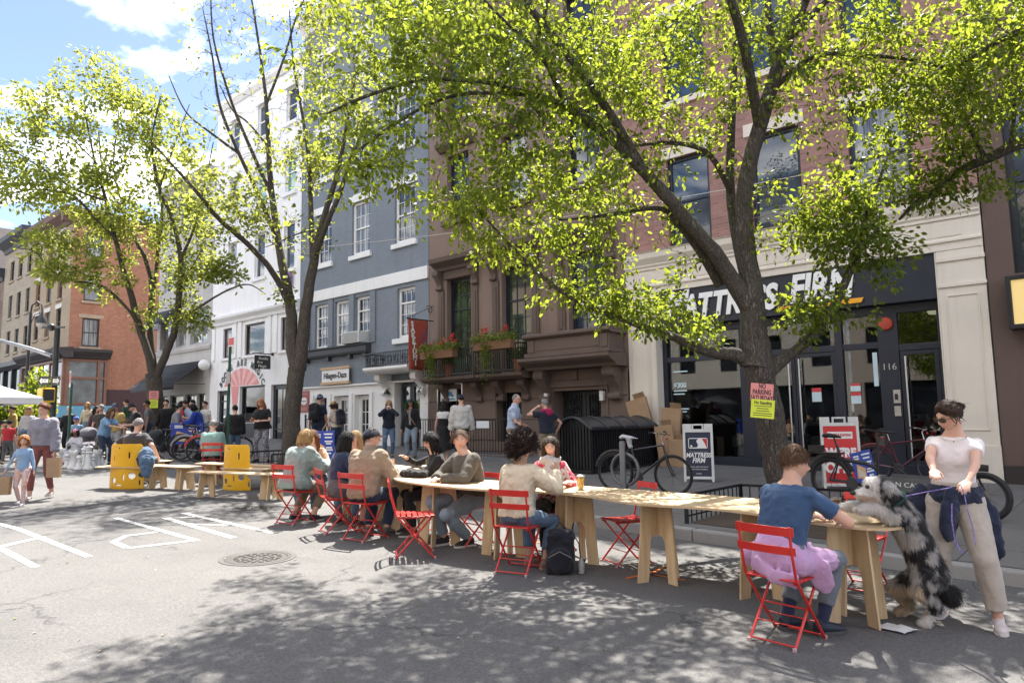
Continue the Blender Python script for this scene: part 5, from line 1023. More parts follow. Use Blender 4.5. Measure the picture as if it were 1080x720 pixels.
def hair_pieces(mb,R,c,s,style,fem,child,n,m,strands,r):
 """cap that follows the skull inside the hairline, locks and loose strands"""
 def line(d):
  az=abs(math.atan2(d[0],d[1]))
  L=dict(short=(.62,.34,.02,-.36),buzz=(.62,.3,0,-.5),bald=(1.3,.9,-.02,-.5),long=(.66,.30,-.35,-.75),bob=(.62,.2,-.4,-.8),bun=(.60,.30,-.06,-.6),afro=(.5,.1,-.35,-.75),fringe=(.30,.0,-.4,-.8),curly=(.55,.1,-.4,-.75))[style]
  xs=(0,.85,1.75,PI);return float(np.interp(az,xs,L))
 th=dict(short=.018,buzz=.007,bald=.008,long=.02,bob=.03,bun=.024,afro=.098,fringe=.024,curly=.034)[style]
 P=[]
 for i in range(m+1):
  a=-PI/2+PI*i/m
  for j in range(n):
   t=2*PI*j/n;d=Vector((math.cos(a)*math.cos(t),math.cos(a)*math.sin(t),math.sin(a)));p=headpt(d,child,fem)
   L=line(d)+.06*mnoise.noise(d*12+Vector((0,0,r)));mk=smst(L-.07,L+.07,d.z);kf=1 if style in('afro','curly')else.4;nz=mnoise.noise(d*5+Vector((r,0,0)))*.45+mnoise.noise(Vector((d.x*22,d.y*9,d.z*9+r)))*.45*kf;mk*=1-.25*(mnoise.noise(d*16+Vector((r,r,0)))+.3)*(1-mk)
   k=th*(1+nz)*(1 if style not in('short',)else.7+.6*max(0,d.z))*(1 if style in('afro','long','bob','fringe','curly')else.25+.75*smst(L-.05,L+.45,d.z));q=p*((1-mk)*.9+mk)+d*(k*mk)
   if style=='afro':q=q+Vector((0,-.012,.02))*mk
   P.append(c+R@(q*s))
 mb.add(P,[(i*n+j,i*n+(j+1)%n,(i+1)*n+(j+1)%n,(i+1)*n+j)for i in range(m)for j in range(n)])
 rr=random.Random(int(r*1000));down=Vector((0,0,-1))
 if style in('long','bob','fringe','curly'):
  ln=dict(long=.36,bob=.13,fringe=.22,curly=.28)[style];nl=26
  for k in range(nl):
   az=math.radians(np.interp(k/(nl-1),(0,1),(58,302)))+rr.uniform(-.06,.06);d=Vector((math.sin(az),math.cos(az),rr.uniform(-.1,.35))).normalized();p=headpt(d,child,fem)+d*.012
   L=ln*rr.uniform(.75,1.1);side=Vector((d.x,d.y,0)).normalized();pts=[p]
   for q in range(1,6):
    t=q/5;back=Vector((0,-.03*t,0));wav=Vector((rr.uniform(-1,1),rr.uniform(-1,1),0))*(.012 if style!='curly' else.025)
    pts.append(p+side*(.02*math.sin(t*2.2)-.02*t)+Vector((0,0,-L*t))+back+wav)
   mb.tube([c+R@(q*s)for q in pts],[(.021*s*f,.013*s*f)for f in(1,1.05,1,.85,.6,.2)],7)
 if style=='bun' and strands:
  for q in(-1,1):
   for k in range(5):
    d=Vector((q*(.75+.1*rr.random()),.55-.14*k,.32+.1*rr.random())).normalized();p=headpt(d,child,fem)+d*.01;e=[p]
    for t in range(1,6):e.append(p+Vector((q*(.012*t*rr.uniform(.4,1)),.004*t-.006*k*t*.4,-.017*t))+Vector((0,.008*math.sin(t*1.5+k),0)))
    mb.tube([c+R@(w_*s)for w_ in e],[.0045*s,.0042*s,.004*s,.0035*s,.003*s,.0012*s],5)
 if style=='bun':
  for k in range(9):
   o=Vector((rr.uniform(-1,1),rr.uniform(-1,1),rr.uniform(-1,1)))*.016;mb.ell(c+R@((Vector((0,-.125,.035))+o*1.3)*s),(.027*s,.025*s,.023*s),None,10,7)
 W=.0024*s
 for k in range(strands):
  d=Vector((rr.gauss(0,1),rr.gauss(0,1),rr.gauss(.4,1))).normalized()
  if d.z<line(d)+.02:continue
  p=headpt(d,child,fem)+d*(th*(.75 if style!='afro' else.95)+(.01 if style=='afro' else 0))
  if style in('afro','curly'):fl=Vector((rr.gauss(0,1),rr.gauss(0,1),rr.gauss(0,1))).normalized();L=rr.uniform(.015,.04);lift=.7
  elif style=='bun':tgt=Vector((0,-.12,.035));fl=(tgt-p).normalized();L=min(.12,(tgt-p).length)*rr.uniform(.5,1.05);lift=.55;fl+=Vector((rr.gauss(0,.12),rr.gauss(0,.12),rr.gauss(0,.12)))
  else:
   fl=Vector((d.x*.5,d.y*.4-.25,-.9));fl=(fl-d*fl.dot(d));fl=fl.normalized()if fl.length>.05 else Vector((rr.gauss(0,1),1,0)).normalized();fl+=Vector((rr.gauss(0,.25),rr.gauss(0,.25),0));L=rr.uniform(.03,.06)if style!='short' else rr.uniform(.018,.038);lift=.3
  L*=rr.uniform(.6,1.5)
  w=d.cross(fl);w=w.normalized()*W if w.length>1e-4 else Vector((W,0,0));P=[]
  for q in range(4):t=q/3;b=p+fl*(L*t)+d*(lift*.02*math.sin(t*PI*.9)+.001);b-=d*(.006*t*t);P+=[c+R@((b-w*(1-.7*t))*s),c+R@((b+w*(1-.7*t))*s)]
  mb.add(P,[(0,1,3,2),(2,3,5,4),(4,5,7,6)])
def ik(a,b,l1,l2,pole):
 a=Vector(a);b=Vector(b);d=b-a;L=d.length;L2=min(L,(l1+l2)*.995);d.normalize();b=a+d*L2
 x=(l1*l1-l2*l2+L2*L2)/(2*L2);h=math.sqrt(max(0,l1*l1-x*x));p=Vector(pole);p=p-d*p.dot(d);p=p.normalized()if p.length>1e-4 else Vector((0,0,-1));return a+d*x+p*h,b
def hand_pieces(mb,w,d,n,s,curl=.5,side=1,spread=1.0,fr=1.0):
 """palm with four unequal bent fingers and a thumb; d: along the hand, n: out of the back of the hand"""
 d=Vector(d).normalized();n=Vector(n);n=(n-d*n.dot(d)).normalized();x=d.cross(n)*side
 Rm=Matrix((x,d,n)).transposed();mb.ell(Vector(w)+d*.045*s,(.040*s,.054*s,.0155*s),Rm,12,8);mb.ell(Vector(w)+d*.005*s,(.028*s,.03*s,.018*s),Rm,10,6)
 for k,(o,L)in enumerate(((-.030,.071),(-.010,.080),(.010,.075),(.029,.059))):
  p=Vector(w)+d*(.088-.006*abs(k-1.3))*s+x*(o*spread*s);a=curl*.45;pts=[p-d*.03*s,p];ang=0
  for f in(.45,.31,.24):ang+=a*(1.0+.25*(k-1.5)*.3);p=p+(d*math.cos(ang)-n*math.sin(ang))*(L*f*s)+x*(o*.25*f*s);pts.append(p);a=curl*.75
  mb.tube(pts,[.0095*s*fr,.0092*s*fr,.0085*s*fr,.0078*s*fr,.006*s*fr],8)
 p=Vector(w)+d*.022*s-x*.026*s;v=(d*.72-x*.62-n*.35).normalized();q=p+v*.036*s;v2=(d*.9-x*.22-n*.45*(.5+curl)).normalized();mb.tube([p-v*.012*s,p,q,q+v2*.03*s,q+v2*.052*s],[.013*s,.0125*s*fr,.0105*s*fr,.009*s*fr,.0065*s*fr],8)
def person(label,at,yaw,H=1.7,seat=None,lean=6,twist=0,side=0,head=(0,0,0),hands=(None,None),poles=(None,None),feet=None,toes=(0,0),sex='m',wt=1.0,skin='light',hair=('short','brown'),top=None,bottom=None,shoes=(.03,.03,.03),sole=(.5,.5,.48),res=1.0,strands=0,group=None,curl=(.55,.55),extras=(),child=False,pz=None,py=0.0,cat='person',sock=None,eyes=True,palm=(None,None)):
 """top: dict(m, sleeve 0..2, hem, ease, collar) bottom: dict(m, kind trousers/shorts/skirt/dress, leg 0..2, ease)"""
 s=H/1.70;fem=sex=='f';px,py_=at;g=gz(px,py_)
 T=thing('person',label,cat,(px,py_,g),0,group);R0=rz(yaw);O=Vector((px,py_,g));Wd=lambda p:O+R0@Vector(p)
 hd=1.0 if not child else 1.28
 pzv=(pz if pz is not None else((seat+.105*s)if seat else.935*s));P=Vector((0,py,pzv))
 Rt=Matrix.Rotation(math.radians(-lean),3,'X')@Matrix.Rotation(math.radians(side),3,'Y');Rs=Rt@rz(math.radians(twist));tl_=.50*s
 Rp=Matrix.Rotation(math.radians(-lean*.35),3,'X')
 sp=lambda t:P+(Rp@Vector((0,0,t*tl_)))*(1-t)+(Rt@Vector((0,0,t*tl_)))*t
 neck=sp(1.0);sw=(.142 if fem else.163)*s*(.8+.2*wt);sh=[neck+Rs@Vector((q*sw,-.012*s,-.088*s))for q in(-1,1)]
 hy,hp,hr=[math.radians(v)for v in head];Rh=Rt@rz(hy)@Matrix.Rotation(-hp-math.radians(-lean*.75),3,'X')@Matrix.Rotation(hr,3,'Y');hc=neck+(Rt@Vector((0,.012*s,.036*s)))+Rh@Vector((0,.012*s,.108*s*hd**.5))
 hip=[P+Rp@Vector((q*.088*s,0,-.035*s))for q in(-1,1)]
 if feet is None:feet=((-.10,0),(.10,0))if not seat else((-.12,.36),(.12,.36))
 def fz(f):w=Wd((f[0],f[1],0));return gz(w.x,w.y)-g
 ank=[]
 for f in feet:ank.append(Vector((f[0],f[1],(f[2]if len(f)>2 else 0)+fz(f)+.085*s)))
 knee=[]
 for i in(0,1):
  pole=Vector(((-.12,.12)[i]+(ank[i].x-hip[i].x)*.4,1.0,.25 if seat else.05));k,b=ik(hip[i],ank[i],.43*s,.425*s,pole);knee.append(k);ank[i]=b
 hnd=[];elb=[]
 for i in(0,1):
  q=(-1,1)[i];t=Vector(hands[i])if hands[i]is not None else(Vector((q*.27*s,.05*s+neck.y*.6,pzv-.16*s))if not seat else Vector((q*.13*s,.30*s,seat+.17*s)))
  po=Vector(poles[i])if poles[i]is not None else Vector((q*.55,-.8,-.35));e,b=ik(sh[i],t,.285*s,.262*s,po);elb.append(e);hnd.append(b)
 vx=.0075*res if res<=1.05 else.011*min(res,2.0)*.75
 mb=MB();A=lambda p:Wd(p)
 prof=[(-.18,.10,.09,-.01),(-.10,.155,.112,-.012),(.0,.165 if fem else.158,.115,-.008),(.18,.132 if fem else.148,.098,.004),(.36,.133 if fem else.152,.10,.0),(.58,.15 if fem else.166,.112,.004),(.76,.155 if fem else.172,.105,-.004),(.86,.135 if fem else.152,.088,-.01),(.94,.088 if fem else.1,.068,-.008),(1.06,.052,.055,.008),(1.2,.05,.053,.02)]
 def torso(mbx,ease,t0,t1,wt_=wt,flare=0,cut=None):
  pts=[];rr=[];ts=[t for t in np.linspace(t0,t1,12)];X=[q[0]for q in prof]
  base=len(mbx.v);n=20;vs=[]
  for t in ts:
   rx=np.interp(t,X,[q[1]for q in prof])*s;ry=np.interp(t,X,[q[2]for q in prof])*s;yo=np.interp(t,X,[q[3]for q in prof])*s
   wf=1+(wt_-1)*(1 if t<.9 else 0);rx=rx*wf+ease;ry=ry*(1+(wf-1)*1.35)+ease
   if flare and t<.3:rx+=flare*(.3-t);ry+=flare*(.3-t)
   c=sp(t);w_=max(0,min(1,t));Rr=Rp.lerp(Rs,w_)if hasattr(Rp,'lerp')else Rs
   for j in range(n):
    a=2*PI*j/n;bust=(.022*s*g2(t-.6,abs(math.cos(a))-.45,.13,.35)if fem and math.sin(a)>0 else 0);bel=(.03*s*(wt_-1)*4*g2(t-.2,0,.2,1)if wt_>1 and math.sin(a)>0 else 0)
    ca,sa=math.cos(a),math.sin(a);e=2/2.35;q=Vector((rx*math.copysign(abs(ca)**e,ca),ry*math.copysign(abs(sa)**e,sa)+yo+(bust+bel)*abs(sa),0));vs.append(A(c+Rr@q))
  fs=[(i*n+j,i*n+(j+1)%n,(i+1)*n+(j+1)%n,(i+1)*n+j)for i in range(len(ts)-1)for j in range(n)]+[tuple(range(n-1,-1,-1)),tuple(range((len(ts)-1)*n,len(ts)*n))]
  mbx.add(vs,fs)
 def lerpP(a,b,t):return a+(b-a)*t
 def arm(mbx,i,u,ease,ra=(.050,.045,.039,.036,.026)):
  k=s*(.82 if fem else 1)*(.85+.15*wt);S,E,W=sh[i],elb[i],hnd[i];full=[(S,ra[0]),(lerpP(S,E,.5),ra[1]),(E,ra[2]),(lerpP(E,W,.35),ra[3]),(W,ra[4])];ps=[(0,0),(.5,1),(1,2),(1.35,3),(2,4)]
  pts=[];rs=[]
  for t in sorted({*[q[0]for q in ps if q[0]<u-.04],u}):
   p=lerpP(S,E,t)if t<=1 else lerpP(E,W,t-1);pts.append(A(p));rs.append(np.interp(t,[q[0]for q in ps],ra)*k+ease)
  inn=A(lerpP(S,neck-Rt@Vector((0,0,.10*s)),.4));mbx.tube([inn]+pts,[rs[0]*.95]+rs,12);mbx.ell(pts[0],rs[0]*1.0,None,12,8)
  if u>1:mbx.ell(A(E),ra[2]*k+ease,None,12,8)
 def leg(mbx,i,u,ease,ra=(.086,.075,.054,.056,.036),taper=0):
  k=s*(.85+.15*wt);Hh,K,An=hip[i],knee[i],ank[i];ts=[0,.5,1,1.3,2];pts=[];rs=[]
  for t in sorted({*[q for q in ts if q<u-.04],u}):
   p=lerpP(Hh,K,t)if t<=1 else lerpP(K,An,t-1);p=p+(Vector((0,-.012*s,0))if 1.1<t<1.6 and not seat else Vector());pts.append(A(p));rs.append(np.interp(t,ts,ra)*k+ease+taper*max(0,t-1))
  mbx.tube(pts,rs,14);mbx.ell(pts[0],rs[0]*1.08,None,14,8)
  if u>1:mbx.ell(A(K+Vector((0,.004,0))),ra[2]*k*1.06+ease,None,12,8)
 torso(mb,0,-.18,1.2,min(wt,1.1))
 for i in(0,1):arm(mb,i,2.0,0);leg(mb,i,2.0,0)
 mb.tube([A(sp(.9)),A(neck),A(hc-Rh@Vector((0,.02*s,.03*s)))],[.066*s,.053*s*(.9 if fem else 1.06),.05*s],12)
 for i in(0,1):
  d=(hnd[i]-elb[i]).normalized();nb=Vector(palm[i])if palm[i]is not None else Vector(((-1,1)[i]*.9,0,.5));hand_pieces(mb,A(hnd[i]-d*.004),R0@d,R0@nb,s*(.92 if fem else 1)*(.85 if child else 1),curl[i],(-1,1)[i],fr=1.0 if res<=1.05 else 1.25)
  mb.ell(A(ank[i]+Vector((0,.05*s,-.05*s))),(.035*s,.07*s,.03*s),R0,10,6)
 me=fuse(mb,vx,3 if res<=1.05 else 2)
 sk=SKIN[skin]if isinstance(skin,str)else skin;hcol=HAIR[hair[1]]if isinstance(hair[1],str)else hair[1]
 hb=MB();cols=[];nn=64 if res<=1.05 else(40 if res<1.8 else 26);hs=s*hd*(.97 if fem else 1.0);Rw=R0@Rh;hcw=A(hc)
 head_mesh(hb,cols,Rw,hcw,hs,sk,hcol if hair[0]!='bald' else HAIR['grey'],nn,int(nn*.8),child,fem,eyes and res<1.9)
 nv=len(me.vertices);V=np.empty(nv*3);me.vertices.foreach_get('co',V);F_=[tuple(p.vertices)for p in me.polygons]
 me2=bpy.data.meshes.new('body');me2 .from_pydata([tuple(v)for v in V.reshape(-1,3)]+hb.v,[],F_+[tuple(i+nv for i in f)for f in hb.f]);me2 .validate();bpy.data.meshes.remove(me)
 nvt=len(me2 .vertices);C=np.ones((nvt,4));C[:,:3]=sk;C[nv:nv+len(cols),:3]=np.array(cols)
 at_=me2 .attributes.new('col','FLOAT_COLOR','POINT');at_.data.foreach_set('color',C.ravel().astype(np.float32))
 finish(me2,'body',m_skin,T)
 if hair[0]not in('none',):
  hm=MB();hair_pieces(hm,Rw,hcw,hs,hair[0],fem,child,max(32,nn),int(max(32,nn)*.8),strands,(px*7.3+py_*3.1)%9);hm.build('hair',hair_mat(hair[1]if isinstance(hair[1],str)else 'x%g'%hair[1][0],hcol),T,smooth=80,keep=True)
 cvx=.0105*(res if res<1.05 else res*.9)
 if bottom:
  kb=bottom.get('kind','trousers');e=bottom.get('ease',.012)*s;bb=MB()
  if kb in('trousers','shorts'):
   torso(bb,e,-.16,bottom.get('waist',.20));[leg(bb,i,bottom.get('leg',1.9),e,taper=bottom.get('taper',0)*s)for i in(0,1)]
   for i in(0,1):bb.tube([A(P+Vector((0,0,-.03*s))),A(hip[i])],[.10*s+e,.09*s+e],12)
  else:
   L=bottom.get('leg',1.0);torso(bb,e,-.05,bottom.get('waist',.25))
   if seat:
    for i in(0,1):leg(bb,i,min(L,1.3),e+.012)
    bb.tube([A(P),A((hip[0]+hip[1])/2),A((knee[0]+knee[1])/2)],[(.16*s,.1*s),(.16*s,.1*s),(.13*s,.075*s)],14)
   else:
    zb=P.z-(.45*L)*s;bb.tube([A(P+Vector((0,0,.02*s))),A(P+Vector((0,0,-.15*s))),A(Vector((P.x,P.y+.01,zb)))],[(.17*s*wt+e,.125*s*wt+e),(.185*s*wt+e,.145*s*wt+e),(.20*s+e+.05*L*s,.16*s+e+.05*L*s)],18,up=(0,1,0))
  finish(fuse(bb,cvx,5,.008,.11),{'skirt':'skirt','dress':'skirt'}.get(kb,kb),bottom['m'],T)
 if top:
  e=top.get('ease',.014)*s;bb=MB();torso(bb,e,top.get('hem',-.02),top.get('neck',.95),flare=top.get('flare',.0))
  if top.get('sleeve',2)>0:[arm(bb,i,top.get('sleeve',1.95),e*.95+top.get('arm',.0))for i in(0,1)]
  if top.get('collar'):bb.tube([A(sp(.93)),A(sp(1.03)),A(sp(1.1)+Vector((0,-.004,0)))],[(.09*s,.08*s),(.072*s,.072*s),(.068*s,.068*s)],14)
  finish(fuse(bb,cvx,5,top.get('fold',.014)*.75,top.get('fs',.10)),top.get('name','shirt'),top['m'],T)
 if shoes is not None:
  sm=M('shoe_%d_%d_%d'%tuple(int(100*q)for q in shoes),shoes,.6,.2,12,.2);so=M('sole_%d'%int(100*sole[0]),sole,.7,.1)
  for i in(0,1):
   f=rz(math.radians(toes[i]));an=ank[i];dirz=0
   raise_=an.z-.085*s-fz((an.x,an.y));pit=Matrix.Rotation(-min(.6,max(0,raise_*3.0)),3,'X')if raise_>.03 else Matrix.Identity(3);f=f@pit
   b=MB();L=lambda x,y,z:A(an+f@(Vector((x,y,z-.085))*s))
   b.tube([L(0,-.055,.05),L(0,-.02,.052),L(0,.05,.045),L(0,.11,.036),L(0,.165,.028),L(0,.185,.025)],[(.028*s,.04*s),(.037*s,.046*s),(.041*s,.040*s),(.047*s,.032*s),(.037*s,.024*s),(.012*s,.012*s)],14,up=(0,0,1));b.tube([L(0,-.01,.05),L(0,-.006,.105)],[.042*s,.038*s],12)
   so_=finish(fuse(b,.008 if res<1.5 else.014,3),'shoe',sm,T)
   b=MB();pts=[(-.028,-.06),(.028,-.06),(.038,0),(.046,.09),(.042,.15),(.015,.192),(-.02,.192),(-.043,.15),(-.046,.09),(-.038,0)];Rz_=R0@f
   o=A(an+f@(Vector((0,0,-.085+.002))*s));b.prism([(x*s,y*s)for x,y in pts],o,Rz_@Vector((1,0,0)),Rz_@Vector((0,1,0)),Rz_@Vector((0,0,.022*s)));b.build('sole',so,so_)
   if sock:
    b=MB();b.tube([A(lerpP(an,knee[i],.0)),A(lerpP(an,knee[i],sock[1]))],[.044*s,.05*s],14);finish(fuse(b,.01,3),'sock',sock[0],T)
 info=dict(T=T,s=s,A=A,R0=R0,Rh=Rw,hc=hcw,hs=hs,hnd=hnd,elb=elb,sh=sh,neck=neck,sp=sp,Rt=Rt,Rs=Rs,P=P,knee=knee,hip=hip,ank=ank,torso=torso,O=O,child=child,fem=fem,cvx=cvx)
 for ex in extras:ex(info)
 return info
def ex_glasses(dark=True,col=(.01,.01,.01)):
 def f(I):
  mb=MB();R,c,s=I['Rh'],I['hc'],I['hs'];L=lambda p:c+R@(Vector(p)*s)
  for q in(-1,1):
   P=[(.027*math.cos(t)*(1.08 if dark else.9),.021*math.sin(t)*(1 if dark else.9))for t in np.linspace(0,2*PI,17)[:-1]]
   if dark:mb.prism(P,L((q*.033,.098,.002)),R@Vector((s,q*-.25*s,0)),R@Vector((0,0,s)),R@Vector((0,.003*s,0)))
   else:mb.tube([L((q*.033+a,.099-abs(a+q*.033)*.2,.002+b))for a,b in P+[P[0]]],.0016*s,5,cap=False)
   mb.tube([L((q*.058,.09,.008)),L((q*.076,.03,.006)),L((q*.078,-.01,.0))],.0022*s,5)
  mb.tube([L((-.01,.104,.006)),L((0,.107,.008)),L((.01,.104,.006))],.0022*s,5);mb.build('sunglasses' if dark else 'glasses',M('glasses_dark',col,.15,.1,3,0),I['T'],smooth=50)
 return f
def ex_cap(col,brim=None,back=False,logo=None):
 def f(I):
  R,c,s=I['Rh'],I['hc'],I['hs'];mb=MB();n,m=28,10;vs=[]
  for i in range(m+1):
   a=PI/2*i/m
   for j in range(n):
    t=2*PI*j/n;d=Vector((math.cos(a)*math.cos(t),math.cos(a)*math.sin(t),math.sin(a)));p=Vector((d.x*.089,d.y*.108-.004,.03+d.z*.098+(.008*d.y)));vs.append(c+R@(p*s))
  mb.add(vs,[(i*n+j,i*n+(j+1)%n,(i+1)*n+(j+1)%n,(i+1)*n+j)for i in range(m)for j in range(n)]);q=-1 if back else 1
  o=mb.build('cap',cloth('cap_%d_%d_%d'%tuple(int(100*k)for k in col),col),I['T'],smooth=50)
  mb=MB();P=[(-.072,.06)]+[(.074*math.sin(t)*-1,.075+.095*math.cos(t))for t in np.linspace(-1.35,1.35,11)][::1]+[(.072,.06)]
  vs=[Vector((x,q*y,.045-2.2*x*x-.12*(y-.06)))for x,y in P];vs2=[v+Vector((0,0,.007))for v in vs];k=len(vs)
  mb.add([c+R@(v*s)for v in vs+vs2],[tuple(range(k)),tuple(range(2*k-1,k-1,-1))]+[(i,k+i,k+(i+1)%k,(i+1)%k)for i in range(k)]);mb.build('brim',cloth('cap_%d_%d_%d'%tuple(int(100*z)for z in(brim or col)),brim or col),o)
  if logo:
   mb=MB();mb.ell(c+R@(Vector((0,.1,.075))*s),(.018*s,.008*s,.016*s),R,10,6);mb.build('emblem',cloth('emb_%d'%int(logo[0]*100),logo),o,smooth=True)
 return f
def ex_hat(col):
 def f(I):
  R,c,s=I['Rh'],I['hc'],I['hs'];mb=MB();mb.lathe(c+R@(Vector((0,-.005,.035))*s),[(.155*s,-.012*s),(.16*s,-.006*s),(.115*s,.006*s),(.096*s,.012*s),(.092*s,.06*s),(.075*s,.098*s),(.03*s,.108*s),(.001,.108*s)],26,True,R);mb.build('straw_hat',M('straw',col,.8,.3,60,.5,300),I['T'],smooth=50)
 return f
def ex_helmet(col):
 def f(I):
  R,c,s=I['Rh'],I['hc'],I['hs'];mb=MB();mb.ell(c+R@(Vector((0,-.01,.045))*s),(.098*s,.122*s,.088*s),R,20,12);mb.build('helmet',M('helmet_%d'%int(col[0]*100+col[2]*10),col,.35,.1,3,0),I['T'],smooth=True)
 return f
def ex_strap(col,w=.02,side=1):
 def f(I):
  A,sp,Rs,s=I['A'],I['sp'],I['Rs'],I['s'];mb=MB()
  for fr in(1,-1):
   pts=[A(sp(t)+Rs@Vector((side*x*s,fr*y*s,0)))for t,x,y in((.95,.07,.03),(.9,.085,.098),(.72,.06,.135),(.5,.0,.14),(.3,-.06,.13),(.1,-.12,.115),(-.02,-.165,.05))];mb.tube(pts,[(w*.5,.004)]*len(pts),6,up=Rs@Vector((0,0,1)))
  mb.build('strap',cloth('strap_%d'%int(col[0]*1000),col),I['T'],smooth=60)
 return f
def worn_bag(I,name,label,cat,off,size,col,group=None,mat=None):
 A,sp,Rs,s=I['A'],I['sp'],I['Rs'],I['s'];c=A(I['P']+I['Rs']@Vector(off));T=thing(name,label,cat,c,0,group);mb=MB();mb.ell(c,size,I['R0']@I['Rs'],18,12);
 me=fuse(mb,.014,2,.02,.06);finish(me,'bag_body',mat or cloth('bag_%d_%d'%(int(col[0]*1000),int(col[2]*1000)),col),T);return T,c
def ex_backpack(label,col,acc=None):
 def f(I):
  A,sp,Rs,s=I['A'],I['sp'],I['Rs'],I['s'];c=A(sp(.5)+Rs@Vector((0,-.20*s,0)));R=I['R0']@Rs;T=thing('backpack',label,'backpack',c);mb=MB();mb.box(c,(.28*s,.13*s,.40*s),R);mb.ell(c+R@Vector((0,-.05*s,-.07*s)),(.12*s,.07*s,.11*s),R);mb.ell(c+R@Vector((0,0,.2*s)),(.13*s,.07*s,.06*s),R)
  finish(fuse(mb,.015,6,.015,.06),'bag_body',cloth('pack_%d_%d'%(int(col[0]*1000),int(col[2]*1000)),col),T)
  mb=MB()
  for q in(-1,1):mb.tube([A(sp(t)+Rs@Vector((q*x*s,y*s,0)))for t,x,y in((.86,.09,-.14),(.97,.095,-.02),(.88,.11,.105),(.6,.13,.13),(.35,.15,.06),(.25,.14,-.14))],[(.02*s,.006*s)]*6,6,up=R@Vector((0,0,1)))
  mb.build('strap',cloth('strap_b',(.015,.015,.016)),T,smooth=60)
 return f
def ex_phone(i,col=(.02,.02,.02),label='phone held in a hand',off=(0,.05,.02)):
 def f(I):
  c=I['A'](I['hnd'][i]+(I['hnd'][i]-I['elb'][i]).normalized()*.07+Vector(off));d=(I['hc']-c).normalized();T=thing('phone',label,'phone',c);R=Matrix(frame_from(d)).transposed();mb=MB();mb.box(c,(.075,.15,.009),R);mb.build('case',M('phone_%d'%int(col[0]*100),col,.4,.1),T,bevel=.003);mb=MB();mb.box(c+d*.006,(.068,.14,.003),R);mb.build('screen',M('phone_glass',(.02,.022,.026),.1,.1,3,0),T)
 return f
m_red=M('red_enamel',(.52,.022,.016),.33,.08,5,.04,120,coat=.3)
def ply(name,axis=(1,1,1)):
 m,nt,bs=_nodes(name);v=mapping(nt,axis);a=noise(nt,v,3.2,6,.62);a.inputs['Distortion'].default_value=.6;b=noise(nt,mapping(nt,tuple(q*5 for q in axis)),8,3);d=noise(nt,mapping(nt),1.4,3)
 c=mix(nt,ramp(nt,a.outputs['Fac'],[(.3,0),(.5,.55),(.7,1)]).outputs['Color'],(.40,.265,.135),(.68,.52,.325));c=mix(nt,.25,c,mix(nt,b.outputs['Fac'],(.42,.28,.14),(.72,.56,.37)));c=mix(nt,ramp(nt,d.outputs['Fac'],[(.45,0),(.7,.4)]).outputs['Color'],c,(.56,.44,.28))
 nt.links.new(c,bs.inputs['Base Color']);bs.inputs['Roughness'].default_value=.55;bs.inputs['Specular IOR Level'].default_value=.35;bump(nt,bs,b.outputs['Fac'],.08,.003);return m
m_plyx=ply('plywood_top',(.5,5,3));m_plyz=ply('plywood_upright',(6,6,.5))
def ply_edge():
 m,nt,bs=_nodes('plywood_edge');v=mapping(nt,(.2,.2,1));w=N(nt,'ShaderNodeTexWave',bands_direction='Z');w.inputs['Scale'].default_value=60;nt.links.new(v,w.inputs['Vector']);c=mix(nt,w.outputs['Fac'],(.36,.235,.12),(.66,.51,.32));nt.links.new(c,bs.inputs['Base Color']);bs.inputs['Roughness'].default_value=.7;return m
m_plye=ply_edge()
def make_chair():
 t=thing('bistro_chair','x','chair');S=.185
 def flat(a,b,w=.022,h=.010,nm='leg'):
  mb=MB();mb.bar(a,b,h,w,up=(1,0,0));return mb.build(nm,m_red,t,bevel=.002)
 for q in(-1,1):
  mb=MB();x=q*S;mb.tube([(x,-.285,.83),(x,-.255,.66),(x,-.205,.47),(x,.0,.235),(x,.215,.0)],.0105,8);mb.build('leg',m_red,t,smooth=50)
  mb=MB();x=q*(S-.022);mb.tube([(x,.185,.445),(x,.0,.235),(x,-.215,.0)],.0105,8);mb.build('leg',m_red,t,smooth=50)
 for(y,z,w,r)in((-.195,.025,S-.022,.007),(.19,.028,S,.007),(-.1,.13,S-.022,.005),(.09,.14,S,.005),(0,.235,S,.007)):
  mb=MB();mb.tube([(-w,y,z),(w,y,z)],r,8);mb.build('crossbar',m_red,t,smooth=50)
 mb=MB()
 for k in range(7):y=-.185+k*.062;mb.box((0,y,.452+.004*math.cos(k)),(.385,.047,.012))
 for q in(-1,1):mb.box((q*.165,0,.437),(.014,.40,.018))
 mb.build('seat',m_red,t,bevel=.004)
 for z,h,y in((.795,.062,-.278),(.665,.056,-.256)):
  mb=MB();n=10;vs=[]
  for i in range(n+1):
   x=-.212+.424*i/n;dy=-.018*(1-(x/.212)**2)
   for zz,yy in((-h/2,.012),(h/2,.012-.008),(h/2,.004-.008),(-h/2,.004)):vs.append((x,y+yy+dy,z+zz))
  mb.add(vs,[(i*4+j,i*4+(j+1)%4,(i+1)*4+(j+1)%4,(i+1)*4+j)for i in range(n)for j in range(4)]+[(3,2,1,0),tuple(n*4+j for j in range(4))]);mb.build('back_slat',m_red,t,bevel=.002)
 for q in(-1,1):
  for y in(.215,-.215):
   mb=MB();mb.lathe((q*(S if y>0 else S-.022),y,.0),[(.014,-.002),(.015,.02),(.011,.024)],10);mb.build('foot_cap',M('foot_pale',(.45,.3,.3),.5,.1),t,smooth=True)
 return t
chair0=make_chair();_cu=[0]
def chair(x,y,rot,label,tiltz=0):
 o=chair0 if not _cu[0]else copy_tree(chair0);_cu[0]=1
 o.location=(x,y,gz(x,y));o.rotation_euler=(0,math.atan(.022),math.radians(rot));o['label']=label;o['group']='red folding bistro chairs';return o
def at(px,d):p=D(px,450,d);return(p.x,p.y)
